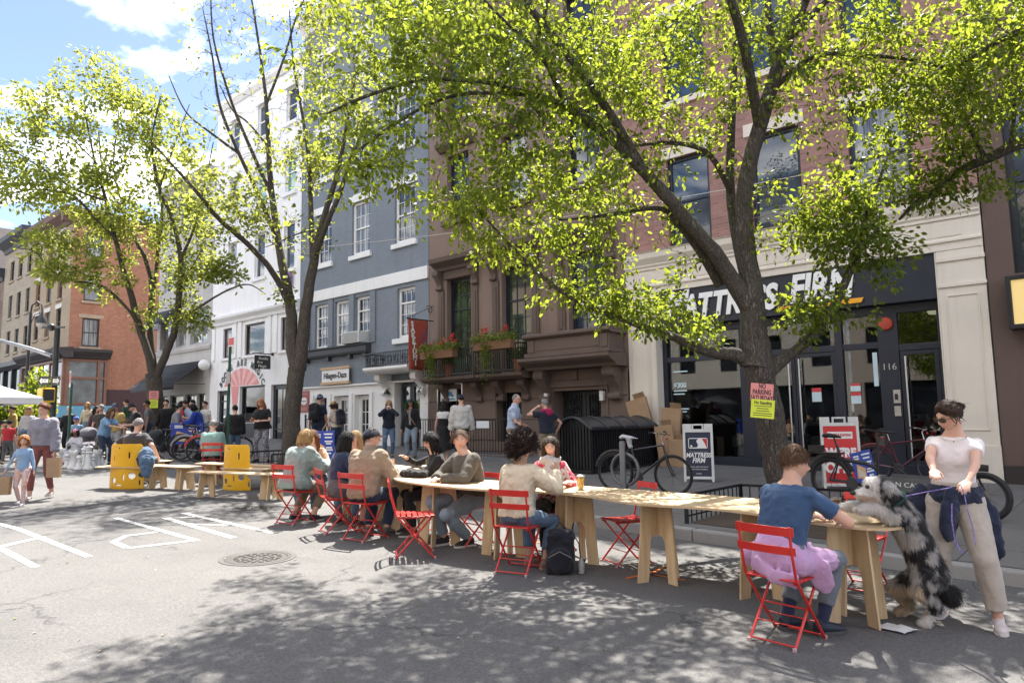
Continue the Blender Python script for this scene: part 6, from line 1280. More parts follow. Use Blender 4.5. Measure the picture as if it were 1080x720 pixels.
SEAT=dict(blue=((-2.03,5.14),-5),cream=((-4.80,5.42),19),pale=(at(313,10.05),14),navy=(at(358,9.35),-20),tan=(at(385,8.85),12),grey=(at(497,8.55),165),scarf=(at(580,8.15),175),black=(at(463,9.25),110))
for k,lb in(('blue','red folding chair under the man with a pink jacket round his waist'),('cream','red folding chair under the woman in the cream sweater, seen from behind'),('pale','red folding chair under the woman in the pale green jacket'),('navy','red folding chair under the woman in the navy denim jacket'),('tan','red folding chair under the man in the tan jacket and navy cap'),('grey','red folding chair under the man in the grey-brown sweater beyond the table'),('scarf','red folding chair under the woman with a scarf beyond the table'),('black','red folding chair under the dark haired woman in black')):chair(*SEAT[k][0],SEAT[k][1],lb)
chair(*at(437,7.9),-38,'empty red folding chair seen side on, between the tan man and the cream sweater')
chair(*at(657,7.55),150,'empty red folding chair beyond the table, right of the woman with the scarf')
chair(-2.05,6.98,172,'red folding chair half hidden beyond the end of the table, behind the man in blue')
def trestle(parent,c,rot,top,w0=.42,w1=.54,name='trestle'):
 z0=gz(c[0],c[1])
 for k,a in enumerate((rot,rot+90)):
  R=rz(math.radians(a));u=R@Vector((1,0,0));n=R@Vector((0,1,0));h=top;wt,wb=w0/2,w1/2
  if k:wt*=.82;wb*=.9
  ins=.13;arch_=h*.58
  poly=[(-wb,0),(-wb+.12,0),(-wb+.155,arch_-.05),(-wb+.19,arch_),(wb-.19,arch_),(wb-.155,arch_-.05),(wb-.12,0),(wb,0),(wt,h),(-wt,h)]
  mb=MB();mb.prism(poly,Vector((c[0],c[1],z0))-n*.009,u,(0,0,1),n*.018);mb.build(name,m_plyz,parent,bevel=.002)
def top_mesh(parent,poly,h,th=.02,name='tabletop'):
 mb=MB();k=len(poly);mb.add([(x,y,gz(x,y)+h)for x,y in poly]+[(x,y,gz(x,y)+h-th)for x,y in poly],[tuple(range(k)),tuple(range(2*k-1,k-1,-1))]);mb.mi=1
 P=[(x,y,gz(x,y)+h)for x,y in poly];Q=[(x,y,gz(x,y)+h-th)for x,y in poly]
 for i in range(k):mb.add([P[i],Q[i],Q[(i+1)%k],P[(i+1)%k]],[(0,1,2,3)])
 return mb.build(name,[m_plyx,m_plye],parent)
def smooth2(pts,k=5):
 q,_=smooth_path([(x,y,0)for x,y in pts],[0]*len(pts),k);return[(p[0],p[1])for p in q]
near=smooth2([(-9.55,6.0),(-8.9,6.15),(-8.2,6.25),(-7.6,6.0),(-7.1,5.66),(-6.65,5.46),(-5.83,5.42),(-5.2,5.56),(-4.74,5.78),(-4.2,5.82),(-3.86,5.73),(-3.49,5.69),(-2.92,5.85),(-2.5,5.83),(-2.02,5.71),(-1.75,5.67)])
far=smooth2([(-9.55,6.75),(-8.9,6.9),(-8.2,6.85),(-7.6,6.6),(-7.1,6.33),(-6.4,6.17),(-5.7,6.3),(-5.0,6.46),(-4.43,6.55),(-3.6,6.68),(-2.9,6.75),(-2.4,6.65),(-1.9,6.42),(-1.75,6.36)])
def sect(c,x0,x1):
 X=[p[0]for p in c];Y=[p[1]for p in c];xs=[x0]+[x for x in X if x0+.02<x<x1-.02]+[x1];return[(x,float(np.interp(x,X,Y)))for x in xs]
def table(x0,x1,tr,label,cap=None,capl=None):
 cx=(x0+x1)/2;cy=float(np.interp(cx,[p[0]for p in near],[p[1]for p in near]))+.35;T=thing('plywood_table',label,'table',(cx,cy,gz(cx,cy)),0,'serpentine plywood tables')
 poly=(capl or[])+sect(near,x0,x1)+(cap or[])+sect(far,x0,x1)[::-1];top_mesh(T,poly,.75)
 for c,r in tr:trestle(T,c,r,.728)
g_=.004
table(-9.5,-8.0-g_,[((-9.0,6.5),20),((-8.3,6.55),-10)],'plywood table between the woman in pale green and the auburn haired woman',None,[(-9.55,6.55),(-9.58,6.3)])
table(-8.0,-5.75-g_,[((-7.25,6.05),-30),((-6.38,5.79),25)],'plywood table holding a black handbag and drinks, beside the tan man')
table(-5.75,-4.1-g_,[((-5.38,5.83),18),((-4.6,6.1),10)],'plywood table before the woman in the cream sweater, with a beer cup')
table(-4.1,-2.75-g_,[((-3.56,6.02),-22)],'empty stretch of plywood table with one broad trestle')
table(-2.75,-1.75,[((-2.62,6.15),72),((-1.78,5.92),55)],'round ended plywood table where the dog rests its paws',[(-1.6,5.68),(-1.48,5.76),(-1.42,5.92),(-1.42,6.08),(-1.48,6.22),(-1.6,6.32)])
def bench(x,y,rot,L,label,h=.45,w=.36,leg=True):
 T=thing('plywood_bench',label,'bench',(x,y,gz(x,y)),0,'low plywood benches');R=rz(math.radians(rot));P=lambda a,b:tuple((Vector((x,y,0))+R@Vector((a,b,0)))[:2])
 pts=[(-L/2,-w/2),(L/2,-w/2),(L/2+.04,0),(L/2,w/2),(-L/2,w/2),(-L/2-.04,0)];top_mesh(T,[P(*p)for p in pts],h,.02,'bench_top')
 for q in(-1,1):trestle(T,P(q*(L/2-.28),0),rot+(12 if q>0 else-14),h-.022,.34,.44)
 return T
bench(-12.2,6.25,27,1.9,'plywood bench nearest the yellow stand, left of the woman in pale green')
bench(-14.55,6.05,22,1.25,'short plywood bench beside the seated man in teal')
bench(-13.9,7.15,20,2.1,'plywood bench behind the others, below the blue poster')
bench(-16.3,6.4,15,.75,'small plywood stool left of the man on the yellow seat')
m_yel=M('yellow_plastic',(.72,.39,.012),.38,.06,4,.03,90)
def yellow(x,y,rot,W,label,boards):
 T=thing('yellow_seat',label,'yellow seat',(x,y,gz(x,y)),0,'yellow slotted seats');z0=gz(x,y);R=rz(math.radians(rot));H=.88;r=.62
 holes=[('r',-.13,.80,.10,.028),('r',.12,.66,.035,.13),('r',-.22,.60,.022,.10),('r',.02,.23,.03,.12),('c',.17,.26,.062),('c',-.20,.17,.055),('r',-.08,.08,.11,.032),('r',.30,.12,.03,.1),('c',.33,.27,.05)]
 def inh(a,z):
  for h in holes:
   if h[0]=='c' and(a-h[1])**2+(z-h[2])**2<h[3]**2:return True
   if h[0]=='r':
    rr=min(h[3],h[4])/2;dx=max(0,abs(a-h[1])-h[3]/2+rr);dz=max(0,abs(z-h[2])-h[4]/2+rr)
    if dx*dx+dz*dz<rr*rr:return True
  return False
 nx,nz_=64,76;mb=MB();vs=[]
 for j in range(nz_+1):
  for i in range(nx+1):
   z=H*j/nz_;w=W*(1+.12*(1-z/H));a=(i/nx-.5)*w;th=a/r;vs.append(Vector((x,y,z0))+R@Vector((r*math.sin(th),r*(1-math.cos(th))*1.0,z)))
 fs=[]
 for j in range(nz_):
  for i in range(nx):
   a=((i+.5)/nx-.5)*W;z=H*(j+.5)/nz_
   ca=max(0,abs(a)-W/2+.07);cz=max(0,z-H+.07)
   if ca*ca+cz*cz>.07**2:continue
   if not inh(a,z):fs.append((j*(nx+1)+i,j*(nx+1)+i+1,(j+1)*(nx+1)+i+1,(j+1)*(nx+1)+i))
 mb.add(vs,fs);o=mb.build('seat_back',m_yel,T,smooth=True);s_=o.modifiers.new('s','SOLIDIFY');s_.thickness=.018
 for k,(a0,a1,d0,d1)in enumerate(boards):
  pts=[(a0,d0),(a1,d0),(a1,d1),(a0,d1)];P=[tuple((Vector((x,y,0))+R@Vector((a,d,0)))[:2])for a,d in pts];top_mesh(T,P,.43,.02,'seat_board')
yellow(-15.15,5.35,33,.74,'yellow slotted seat back behind the grey haired man in dark shirt',[(-.62,.62,-.02,.36)])
yellow(-13.35,6.72,20,.66,'empty yellow slotted seat back beside the plywood benches',[(-.3,.75,-.03,.34)])
def a_frame(x,y,rot,w,h,face,label,draw,frame=(.62,.62,.6)):
 z0=gz(x,y);T=thing('sandwich_board',label,'sandwich board',(x,y,z0),0);R=rz(math.radians(rot));mf=M('board_plastic_%d'%int(face[0]*100),frame,.45,.06,5,.03)
 for sgn in(1,-1):
  tilt=Matrix.Rotation(sgn*-.14,3,'X');L=lambda a,d,z:Vector((x,y,z0))+R@(Vector((0,sgn*-.19,0))+tilt@Vector((a,sgn*-d,z)))
  mb=MB()
  def fb(a0,a1,z0_,z1_,d0=-.015,d1=.015):mb.add([L(a,d,z)for z in(z0_,z1_)for d in(d0,d1)for a in(a0,a1)],[(0,2,3,1),(4,5,7,6),(0,1,5,4),(2,6,7,3),(0,4,6,2),(1,3,7,5)])
  fb(-w/2,-w/2+.045,0,h);fb(w/2-.045,w/2,0,h);fb(-w/2+.045,w/2-.045,.05,.10);fb(-w/2+.045,w/2-.045,h-.16,h-.10)
  fb(-.11,-.08,h-.10,h);fb(.08,.11,h-.10,h);fb(-.08,.08,h-.03,h);fb(-w/2+.045,-w/2+.16,h-.10,h);fb(w/2-.16,w/2-.045,h-.10,h)
  p=mb.build('frame',mf,T,bevel=.005)
  mb=MB();fb(-w/2+.046,w/2-.046,.10,h-.16,-.008,.010);q=mb.build('board',M('board_face_%d_%d'%(int(face[0]*100),int(face[2]*100)),face,.4,.06,4,.02),T)
  if sgn==1:draw(q,lambda a,z:L(a,.011,z),R@Vector((1,0,0)),R@(tilt@Vector((0,0,1))),R@(tilt@Vector((0,-1,0))))
m_wht=M('print_white',(.75,.75,.74),.5,.05,4,0)
def draw_navy(p,L,u,w,n):
 mb=MB();A=lambda pts,e=.001:mb.prism(pts,L(0,0)+n*e,u,w,n*.0015)
 rr=lambda a,b,c,d:[(a+.02,c),(b-.02,c),(b,c+.02),(b,d-.02),(b-.02,d),(a+.02,d),(a,d-.02),(a,c+.02)]
 A(rr(-.18,.18,.63,.83));mb.mi=1;A([(-.168,.65),(-.02,.65),(.0,.70),(-.02,.74),(-.03,.78),(.01,.815),(-.168,.815)],.003);mb.mi=2;A([(.075,.815),(.17,.815),(.17,.65),(.155,.65),(.13,.72)],.003)
 mb.mi=0;P=[(-.125+.02*math.cos(t),.675+.02*math.sin(t))for t in np.linspace(0,2*PI,13)[:-1]];A(P,.005)
 text_into(mb,'MATTRESS',.115,L(0,.50)+n*.001,u,w,.001,shear=.25,bold=.004,sx=.86);text_into(mb,'FIRM',.125,L(0,.40)+n*.001,u,w,.001,shear=.25,bold=.004,sx=.9)
 text_into(mb,'OFFICIAL SLEEP PARTNER OF',.032,L(0,.28)+n*.001,u,w,.001,sx=.85);text_into(mb,'MAJOR LEAGUE BASEBALL',.032,L(0,.235)+n*.001,u,w,.001,sx=.9)
 A([(-.17,.565),(.17,.565),(.17,.568),(-.17,.568)]);A([(-.05,.15),(.05,.15),(.05,.158),(-.05,.158)])
 mb.build('print',[m_wht,M('print_navy',(.012,.018,.05),.5,.05),M('print_red',(.5,.03,.03),.5,.05)],p)
def draw_red(p,L,u,w,n):
 mb=MB();mb.prism([(-.2,.87),(.2,.87),(.2,.99),(-.2,.99)],L(0,0)+n*.001,u,w,n*.0015);text_into(mb,"WE'RE",.21,L(0,.62)+n*.001,u,w,.001,bold=.012,sx=.8);text_into(mb,'OPEN',.24,L(0,.36)+n*.001,u,w,.001,bold=.012,sx=.85);mb.mi=1;text_into(mb,'MATTRESSFIRM',.065,L(0,.93)+n*.003,u,w,.001,shear=.2,bold=.002,sx=.78);mb.build('print',[m_wht,MATS['print_red']],p)
pA=G(738,507);a_frame(pA.x,pA.y,25,.56,1.10,(.014,.02,.05),'navy sandwich board with a baseball emblem on the pavement',draw_navy)
pB=G(878,524);a_frame(-4.05,13.15,22,.62,1.25,(.55,.02,.025),'red sandwich board reading open, behind the cargo bike',draw_red)
def paper(name,label,c,u,w,n,sz,mats,draw):
 T=thing(name,label,'paper notice',c);mb=MB();a,b=sz;mb.prism([(-a/2,-b/2),(a/2,-b/2),(a/2,b/2),(-a/2,b/2)],c,u,w,n*.003);s_=mb.build('sheet',mats[0],T);mb=MB();draw(mb,c+n*.004,u,w);mb.build('print',mats[1],s_)
def tree_notice():
 m_pk=M('paper_pink',(.68,.26,.25),.7,.06,9,.1);m_ye=M('paper_lime',(.62,.72,.06),.7,.06,9,.1);mk=M('ink_black',(.03,.03,.03),.7,.1)
 c=D(803,422,dt-.47);n=(Vector(CAM)-c);n.z=0;n.normalize();n=rz(.1)@n;u=Vector((0,0,1)).cross(n).normalized()
 R=Matrix.Rotation(math.radians(-6),3,n);u=R@u;w=R@Vector((0,0,1));c=Vector(c)
 def d1(mb,o,u,w):
  for k,t in enumerate(('NO','PARKING','SATURDAY')):text_into(mb,t,.085,o+w*(.075-.075*k),u,w,.001,bold=.002,sx=.62)
 def d2(mb,o,u,w):
  text_into(mb,'No Standing',.06,o+w*.075,u,w,.001,bold=.001,sx=.7)
  for z,L in((.03,.1),(0,.07),(-.03,.08),(-.06,.11),(-.085,.11)):mb.prism([(-L,z),(L,z),(L,z+.008),(-L,z+.008)],o,u,w,n*.001)
 paper('paper_notice','pink handwritten parking notice taped on the big tree trunk',c+w*.10,u,w,n,(.27,.22),(m_pk,mk),d1);paper('paper_notice','lime green notice taped on the big trunk below the pink one',c-w*.105+u*.02+n*.004,u,w,n,(.28,.23),(m_ye,mk),d2)
 c=D(161,421,d1_-.36)if False else D(162,421,depth_of(b1)-.42);n=(Vector(CAM)-Vector(c));n.z=0;n.normalize();u=Vector((0,0,1)).cross(n);w=Vector((0,0,1));c=Vector(c)
 nt_=lambda mb,o,u,w:[mb.prism([(-L,z),(L,z),(L,z+.015),(-L,z+.015)],o,u,w,n*.001)for z,L in((.06,.08),(0,.1),(-.06,.07))]
 paper('paper_notice','small pink notice on the trunk of the left street tree',c+w*.14,u,w,n,(.28,.26),(m_pk,mk),nt_);paper('paper_notice','small green notice on the left trunk under the pink one',c-w*.14,u,w,n,(.26,.27),(m_ye,mk),nt_)
tree_notice()
m_blue=M('poster_blue_face',(.018,.05,.33),.45,.08,3,0)
def blue_poster(c,rot,wd,ht,label,tilt=0,legs=True):
 c=Vector(c);T=thing('blue_poster',label,'poster',(c.x,c.y,c.z));R=rz(math.radians(rot))@Matrix.Rotation(math.radians(tilt),3,'Y');u=R@Vector((1,0,0));w=R@Vector((0,0,1));n=u.cross(w)
 mb=MB();mb.prism([(-wd/2,-ht/2),(wd/2,-ht/2),(wd/2,ht/2),(-wd/2,ht/2)],c,u,w,-n*.012);b=mb.build('panel',m_blue,T,bevel=.002);e=c+n*.002
 mb=MB();mb.prism([(-.42*wd,-.32*ht),(.02*wd,-.38*ht),(.06*wd,-.05*ht),(-.3*wd,.12*ht)],e,u,w,n*.002);mb.mi=1;mb.prism([(-.36*wd,-.28*ht),(-.05*wd,-.32*ht),(-.02*wd,-.2*ht),(-.3*wd,.0*ht)],e+n*.002,u,w,n*.002)
 mb.mi=2
 for z,L,a in((.34,.13,-.25),(.26,.13,-.25),(.36,.2,.22),(.24,.16,.22),(.10,.18,.24),(.02,.12,.24),(-.12,.14,.26),(-.2,.17,.26),(-.32,.1,.26)):mb.prism([((a-L)*wd,z*ht),((a+L)*wd,z*ht),((a+L)*wd,z*ht+.05*ht),((a-L)*wd,z*ht+.05*ht)],e,u,w,n*.0015)
 mb.build('print',[M('poster_orange',(.62,.36,.16),.5,.1),M('poster_cream',(.6,.5,.4),.5,.1),m_wht],b)
 if legs:
  g=gz(c.x,c.y);mb=MB()
  for q in(-.4,.4):p=c+u*(q*wd)-n*.03;mb.tube([p+w*ht*.4,Vector((p.x,p.y,g))],.012,6);mb.tube([p+w*ht*.3,Vector((p.x,p.y,g))-n*.4],.01,6)
  mb.build('stand',m_blackf,T,smooth=True)
c=G(196,482);blue_poster((c.x,c.y,gz(c.x,c.y)+.68),40,.95,.62,'large blue event poster on a stand, beside the person in the blue coat')
c=D(341,469,12.6);blue_poster(c,38,.40,.5,'blue poster behind the auburn haired woman, in front of the ice cream shop')
c=D(911,492,11.3);blue_poster(c,42,.34,.5,'small tilted blue poster leaning on the cargo bike',-12,False)
m_green=M('post_green',(.02,.085,.045),.5,.2,12,.1)
def green_post(px,base,h,label,sign):
 q=ray(px,480);p=Vector(CAM+q*(base/q[1]));z=gz(p.x,p.y);T=thing('sign_post',label,'sign post',(p.x,p.y,z));mb=MB();mb.bx(p.x-.035,p.x+.035,p.y-.008,p.y+.008,z-.05,z+h)
 for s_ in(-1,1):mb.bx(p.x+s_*.03-.005,p.x+s_*.03+.005,p.y-.03,p.y-.0085,z-.05,z+h)
 mb.build('post',m_green,T)
 mb=MB();c=Vector((p.x,p.y+.015,z+h+.02));mb.bx(c.x-.15,c.x+.15,c.y,c.y+.006,c.z-.22,c.z+.22);b=mb.build('sign_plate',M('sign_pale',(.62,.6,.58),.4,.06),T);mb=MB()
 mb.bx(c.x-.13,c.x+.13,c.y-.004,c.y-.001,c.z+.02,c.z+.2);mb.build('print',M('print_red2',(.55,.06,.05),.5,.1),b)
 if sign:
  mb=MB();mb.bx(p.x-.1,p.x+.1,p.y-.045,p.y-.031,z+2.05,z+2.35);mb.build('meter_plate',M('plate_grey',(.3,.3,.3),.5,.1),T)
green_post(240,8.55,3.0,'green channel sign post in front of the bookshop',True)
def tent():
 d=21.0;A_=D(-12,438,d);c=G(-2,478);cx,cy=D(-40,440,21.5)[:2];z0=gz(cx,cy);T=thing('canopy_tent','white pop-up canopy tent at the left edge of the street','tent',(cx,cy,z0));s=1.55;R=rz(math.radians(8));P=lambda a,b,z:Vector((cx,cy,z0))+R@Vector((a,b,z))
 mt=cloth('tent_white',(.78,.77,.78),.04,.7,200,0);mb=MB();n=8;ap=2.62;ev=1.86
 for k in range(4):
  q=[(-s,-s),(s,-s),(s,s),(-s,s)];a,b=q[k],q[(k+1)%4]
  for i in range(n):
   t0,t1=i/n,(i+1)/n;h=lambda t:ap-(ap-ev)*(t**.85)
   L0,R0_=P(a[0]*t0,a[1]*t0,h(t0)),P(b[0]*t0,b[1]*t0,h(t0));L1,R1=P(a[0]*t1,a[1]*t1,h(t1)),P(b[0]*t1,b[1]*t1,h(t1))
   mb.quad(L0,R0_,R1,L1)if i else mb.add([P(0,0,ap),L1,R1],[(0,1,2)])
  mb.quad(P(a[0],a[1],ev),P(b[0],b[1],ev),P(b[0]*1.01,b[1]*1.01,ev-.2),P(a[0]*1.01,a[1]*1.01,ev-.2))
 o=mb.build('canopy',mt,T);s_=o.modifiers.new('s','SOLIDIFY');s_.thickness=.008
 for a,b in((-s,-s),(s,-s),(s,s),(-s,s)):
  mb=MB();mb.tube([P(a*.97,b*.97,-.02),P(a*.97,b*.97,1.84)],.025,8);mb.build('leg',M('tent_leg',(.6,.6,.6),.4,.1,metal=.3),T,smooth=True)
tent()
def lamp_and_signal():
 p=FX(27,440,-33.5);p=D(26,440,33);p.z=gz(p.x,p.y);mk=M('pole_black',(.02,.022,.024),.45,.2,6,.05);top=D(28,328,33).z-p.z
 T=thing('street_lamp','ornate black street lamp in front of the tan corner building','street lamp',p);mb=MB();mb.lathe(p,[(.22,-.1),(.22,.5),(.14,.6),(.11,1.0),(.085,1.2),(.06,top)],12);mb.build('pole',mk,T,smooth=50)
 mb=MB();u=Vector(RC[:,0]);t=p+Vector((0,0,top));mb.tube([t,t+Vector((0,0,.35))+u*.05,t+Vector((0,0,.55))+u*.3,t+Vector((0,0,.35))+u*.52,t+u*.55],.035,8);mb.tube([t-Vector((0,0,.6)),t-Vector((0,0,.1))+u*.2,t+u*.45],.02,6);mb.build('arm',mk,T,smooth=True)
 mb=MB();l=t+u*.55;mb.lathe(l,[(.05,.02),(.09,-.1),(.2,-.3),(.24,-.5)],14);mb.build('lamp_hood',mk,T,smooth=50);mb=MB();mb.lathe(l,[(.22,-.51),(.2,-.66),(.1,-.76),(.001,-.78)],14);mb.build('lamp_globe',M('lamp_glass',(.55,.52,.45),.2,.1),T,smooth=True)
 d=24.0;p=D(54,470,d);p.z=gz(p.x,p.y);T=thing('traffic_pole','black traffic pole with a mast arm, one way signs and a yellow signal','traffic pole',p);top=D(54,345,d);h=top.z-p.z;mb=MB();mb.lathe(p,[(.16,-.1),(.16,.4),(.10,.5),(.095,h)],12);mb.build('pole',mk,T,smooth=50)
 mb=MB();mb.tube([top-u*.3,top+u*.45],.035,8);mb.ell(top,.13);mb.build('cross_arm',mk,T,smooth=True)
 mb=MB();mb.tube([D(54,375,d),D(30,367,d-.1),D(0,359,d-.2),D(-60,346,d-.4)],[.07,.065,.06,.05],8);mb.build('mast_arm',M('mast_grey',(.22,.23,.25),.4,.2,metal=.4),T,smooth=True)
 for a,b,s_ in((41,52,-1),(55.5,63,1)):
  c=(D(a,401.5,d-.14)+D(b,401.5,d-.14))/2;w_=(D(b,402,d)-D(a,402,d)).length;hh=.30;f=-Vector(RC[:,2]);f.z=0;f.normalize();w=Vector((0,0,1));mb=MB();mb.prism([(-w_/2,-hh/2),(w_/2,-hh/2),(w_/2,hh/2),(-w_/2,hh/2)],c,u,w,f*.01);sg=mb.build('one_way_sign',M('sign_black',(.02,.02,.022),.4,.1),T)
  mb=MB();ww=w_*.42;e=c+f*.012
  mb.prism([(-ww,-.06),(ww*.5,-.06),(ww*.5,-.11),(ww,0),(ww*.5,.11),(ww*.5,.06),(-ww,.06)]if s_>0 else[(ww,-.06),(-ww*.5,-.06),(-ww*.5,-.11),(-ww,0),(-ww*.5,.11),(-ww*.5,.06),(ww,.06)],e,u,w,f*.003);mb.mi=1
  text_into(mb,'ONE WAY',.085,e+f*.004,u,w,.001,sx=min(1,w_*1.4));mb.build('arrow',[m_wht,MATS['sign_black']],sg)
 c=D(50,416,d-.2);mb=MB();mb.bx(c.x-.42,c.x+.12,c.y-.2,c.y+.2,c.z-.26,c.z+.22);sg=mb.build('signal_box',M('signal_yellow',(.72,.43,.015),.4,.1),T,bevel=.03)
 mb=MB();mb.bx(c.x+.121,c.x+.14,c.y-.16,c.y+.16,c.z-.2,c.z+.17);mb.build('signal_face',mk,sg)
lamp_and_signal()
q=D(72,470,19.5);
def post2():
 p=Vector((q.x,q.y,gz(q.x,q.y)));h=D(72,404,19.5).z-p.z;T=thing('sign_post','green sign post with a red topped plate beside the giant chess set','sign post',p);mb=MB();mb.bx(p.x-.03,p.x+.03,p.y-.03,p.y+.03,p.z-.05,p.z+h);mb.build('post',m_green,T);mb=MB();mb.bx(p.x-.06,p.x+.06,p.y-.04,p.y-.031,p.z+h-.1,p.z+h+.35);b=mb.build('sign_plate',MATS['sign_pale'],T);mb=MB();mb.bx(p.x-.055,p.x+.055,p.y-.044,p.y-.041,p.z+h,p.z+h+.3);mb.build('print',MATS['print_red2'],b)
post2()
def shelter():
 m1=M('shelter_black',(.012,.013,.016),.4,.2,5,.1,60);x0,x1,y0,y1=-9.72,-8.82,12.35,15.1;z=gz(-9.2,13.5);T=thing('bin_shelter','long black metal bin shelter with an arched ribbed roof','bin shelter',(-9.3,13.6,z));h=.92
 m2=M('shelter_roof',(.03,.032,.037),.35,.2,5,.1,40);prof=[(x0-.06+(x1-x0+.12)*i/12,h+.26*math.sin(PI*i/12))for i in range(13)];k=len(prof);n=16
 mb=MB();mb.add([(x,y0-.1+(y1-y0+.1)*i/n,z+zz)for i in range(n+1)for x,zz in prof],[(i*k+j,i*k+j+1,(i+1)*k+j+1,(i+1)*k+j)for i in range(n)for j in range(k-1)]);o=mb.build('roof',m2,T,smooth=True);s_=o.modifiers.new('s','SOLIDIFY');s_.thickness=.02
 for i in range(5):y=y0-.06+(y1-y0)*i/4.2;mb=MB();mb.tube([(x,y,z+zz+.012)for x,zz in prof],.016,6);mb.build('roof_rib',m1,T,smooth=True)
 mb=MB();mb.bx(x0+.03,x1-.03,y0+.03,y1,z-.1,z+h+.02);mb.prism([(x-x0,zz-h)for x,zz in prof],(x0,y0+.02,z+h),(1,0,0),(0,0,1),(0,.02,0));mb.build('body',m1,T);mb=MB()
 for i in range(30):y=y0+(y1-y0)*(i+.5)/30;mb.bx(x1-.029,x1,y-.018,y+.018,z+.05,z+h)
 mb.build('side_slats',m1,T);mb=MB()
 for i in range(11):x=x0+(x1-x0)*(i+.5)/11;mb.bx(x-.018,x+.018,y0,y0+.029,z+.05,z+h+.2*math.sin(PI*(i+.5)/11))
 mb.build('front_slats',m1,T);mb=MB();mb.bx(x1-.03,x1+.04,y0-.05,y1,z+h-.03,z+h+.03);mb.bx(x1-.03,x1+.02,y0-.02,y1,z,z+.05);mb.bx(x0,x1,y0-.03,y0+.02,z,z+.05);mb.build('rail',m1,T)
shelter()
mc_=M('cardboard',(.33,.215,.125),.85,.15,5,.15,90)
def cardboard(x,y,rot,w,h,t,lean,label,dz=0):
 z=gz(x,y)+dz;T=thing('cardboard_box',label,'cardboard box',(x,y,z),0,'cardboard boxes by the bin shelter');R=rz(math.radians(rot))@Matrix.Rotation(math.radians(lean),3,'Y');mb=MB();mb.box(Vector((x,y,z))+R@Vector((0,0,h/2)),(w,t,h),R);mb.build('box',mc_,T,bevel=.006);mb=MB();mb.box(Vector((x,y,z))+R@Vector((w*.2,-t*.3,h+.06)),(w*.55,.01,.16),R@Matrix.Rotation(.5,3,'X'));mb.build('flap',mc_,T)
cardboard(-8.62,15.2,10,.5,1.35,.14,6,'tall flattened cardboard box leaning between shelter and shopfront');cardboard(-8.45,14.95,25,.42,.95,.12,-7,'flattened cardboard box in front of the tallest one');cardboard(-8.25,15.0,10,.35,.62,.3,3,'small upright cardboard box lowest of the pile by the shopfront');cardboard(-9.1,15.3,8,.55,1.62,.1,-14,'torn cardboard sheet sticking up behind the bin shelter roof')
def fence(x0,x1,y,h,label,plate=None,step=.11):
 z=gz((x0+x1)/2,y);T=thing('iron_fence',label,'fence',((x0+x1)/2,y,z));mi=MATS['wrought_iron'];mb=MB();mb.bx(x0,x1,y-.012,y+.012,z+h-.03,z+h);mb.bx(x0,x1,y-.012,y+.012,z+.12,z+.145);n=int((x1-x0)/step)
 for i in range(1,n):x=x0+(x1-x0)*i/n;mb.bx(x-.008,x+.008,y-.008,y+.008,z+.0,z+h-.03)
 mb.build('bars',mi,T)
 for x in(x0,x1):mb=MB();mb.bx(x-.025,x+.025,y-.025,y+.025,z-.05,z+h+.08);mb.ell((x,y,z+h+.12),.045);mb.build('post',mi,T)
 if plate:mb=MB();mb.bx(plate[0],plate[1],y-.03,y-.013,z+plate[2],z+plate[3]);mb.build('notice_plate',MATS['poster_white'],T)
fence(-15.0,-12.9,14.55,1.05,'black iron area fence with a white plate below the brownstone balcony',(-14.4,-13.9,.78,.98));fence(-17.5,-15.9,14.6,1.0,'black iron fence under the poster of the brownstone');fence(-23.0,-21.0,14.3,.95,'black iron fence outside the ice cream shop doors')
mb=MB();mb.bx(-15.2,-12.7,14.35,14.75,.2,.60);o=tag(mb.build('stone_step',wall_mat('area_stone',(.13,.11,.10),.12,.3),bevel=.02),'low dark stone step under the iron area fence','step')
def topiary():
 p=Vector((-17.75,14.9,gz(-17.75,14.9)));T=thing('topiary_plant','clipped two ball topiary in a dark red planter by the dark doors','potted plant',p);mb=MB();mb.lathe(p,[(.22,0),(.26,.5),(.28,.55),(.25,.55),(.24,.5)],16);mb.build('planter',M('planter_red',(.14,.035,.025),.6,.2),T,smooth=40);mb=MB();mb.tube([p+Vector((0,0,.5)),p+Vector((0,0,1.4))],.02,6);mb.build('stem',m_bark2,T)
 r=np.random.default_rng(5);P=[]
 for c,rad,n in((.78,.26,1400),(1.38,.24,1300)):o=r.normal(size=(n,3));o/=np.linalg.norm(o,axis=1,keepdims=True);P.append(np.array(p)+(0,0,c)+o*rad*(r.random((n,1))**.2))
 P=np.vstack(P);leaves_mesh('foliage',P,r.normal(size=P.shape),.035*(.6+.8*r.random(len(P))),leaf_mat('leaf_box',(.018,.06,.012),(.05,.12,.02),(.1,.2,.03),.25),T,r.random(len(P)))
topiary()
def shrub(px,base,d,h,w,label,lm,seed,n=2600):
 p=D(px,470,d);p.z=gz(p.x,p.y);T=thing('leafy_shrub',label,'shrub',p);r=np.random.default_rng(seed);mb=MB()
 for k in range(9):a=r.uniform(0,2*PI);e=Vector((w*.5*math.cos(a),w*.5*math.sin(a),h*r.uniform(.7,1.0)));mb.tube([p+Vector((0,0,.4)),p+Vector((e.x*.4,e.y*.4,h*.5)),p+e],[.03,.02,.006],5)
 mb.build('stems',m_bark2,T);o=r.normal(size=(n,3));o/=np.linalg.norm(o,axis=1,keepdims=True);P=np.array(p)+(0,0,h*.6)+o*(r.random((n,1))**.45)*(w*.6,w*.6,h*.45);leaves_mesh('foliage',P,r.normal(size=P.shape)+(0,0,.6),.13*(.6+.8*r.random(n)),lm,T,r.random(n));mb=MB();mb.bx(p.x-w*.5,p.x+w*.5,p.y-w*.4,p.y+w*.4,p.z,p.z+.6);mb.build('planter_box',M('planter_pale',(.4,.39,.37),.7,.15),T)
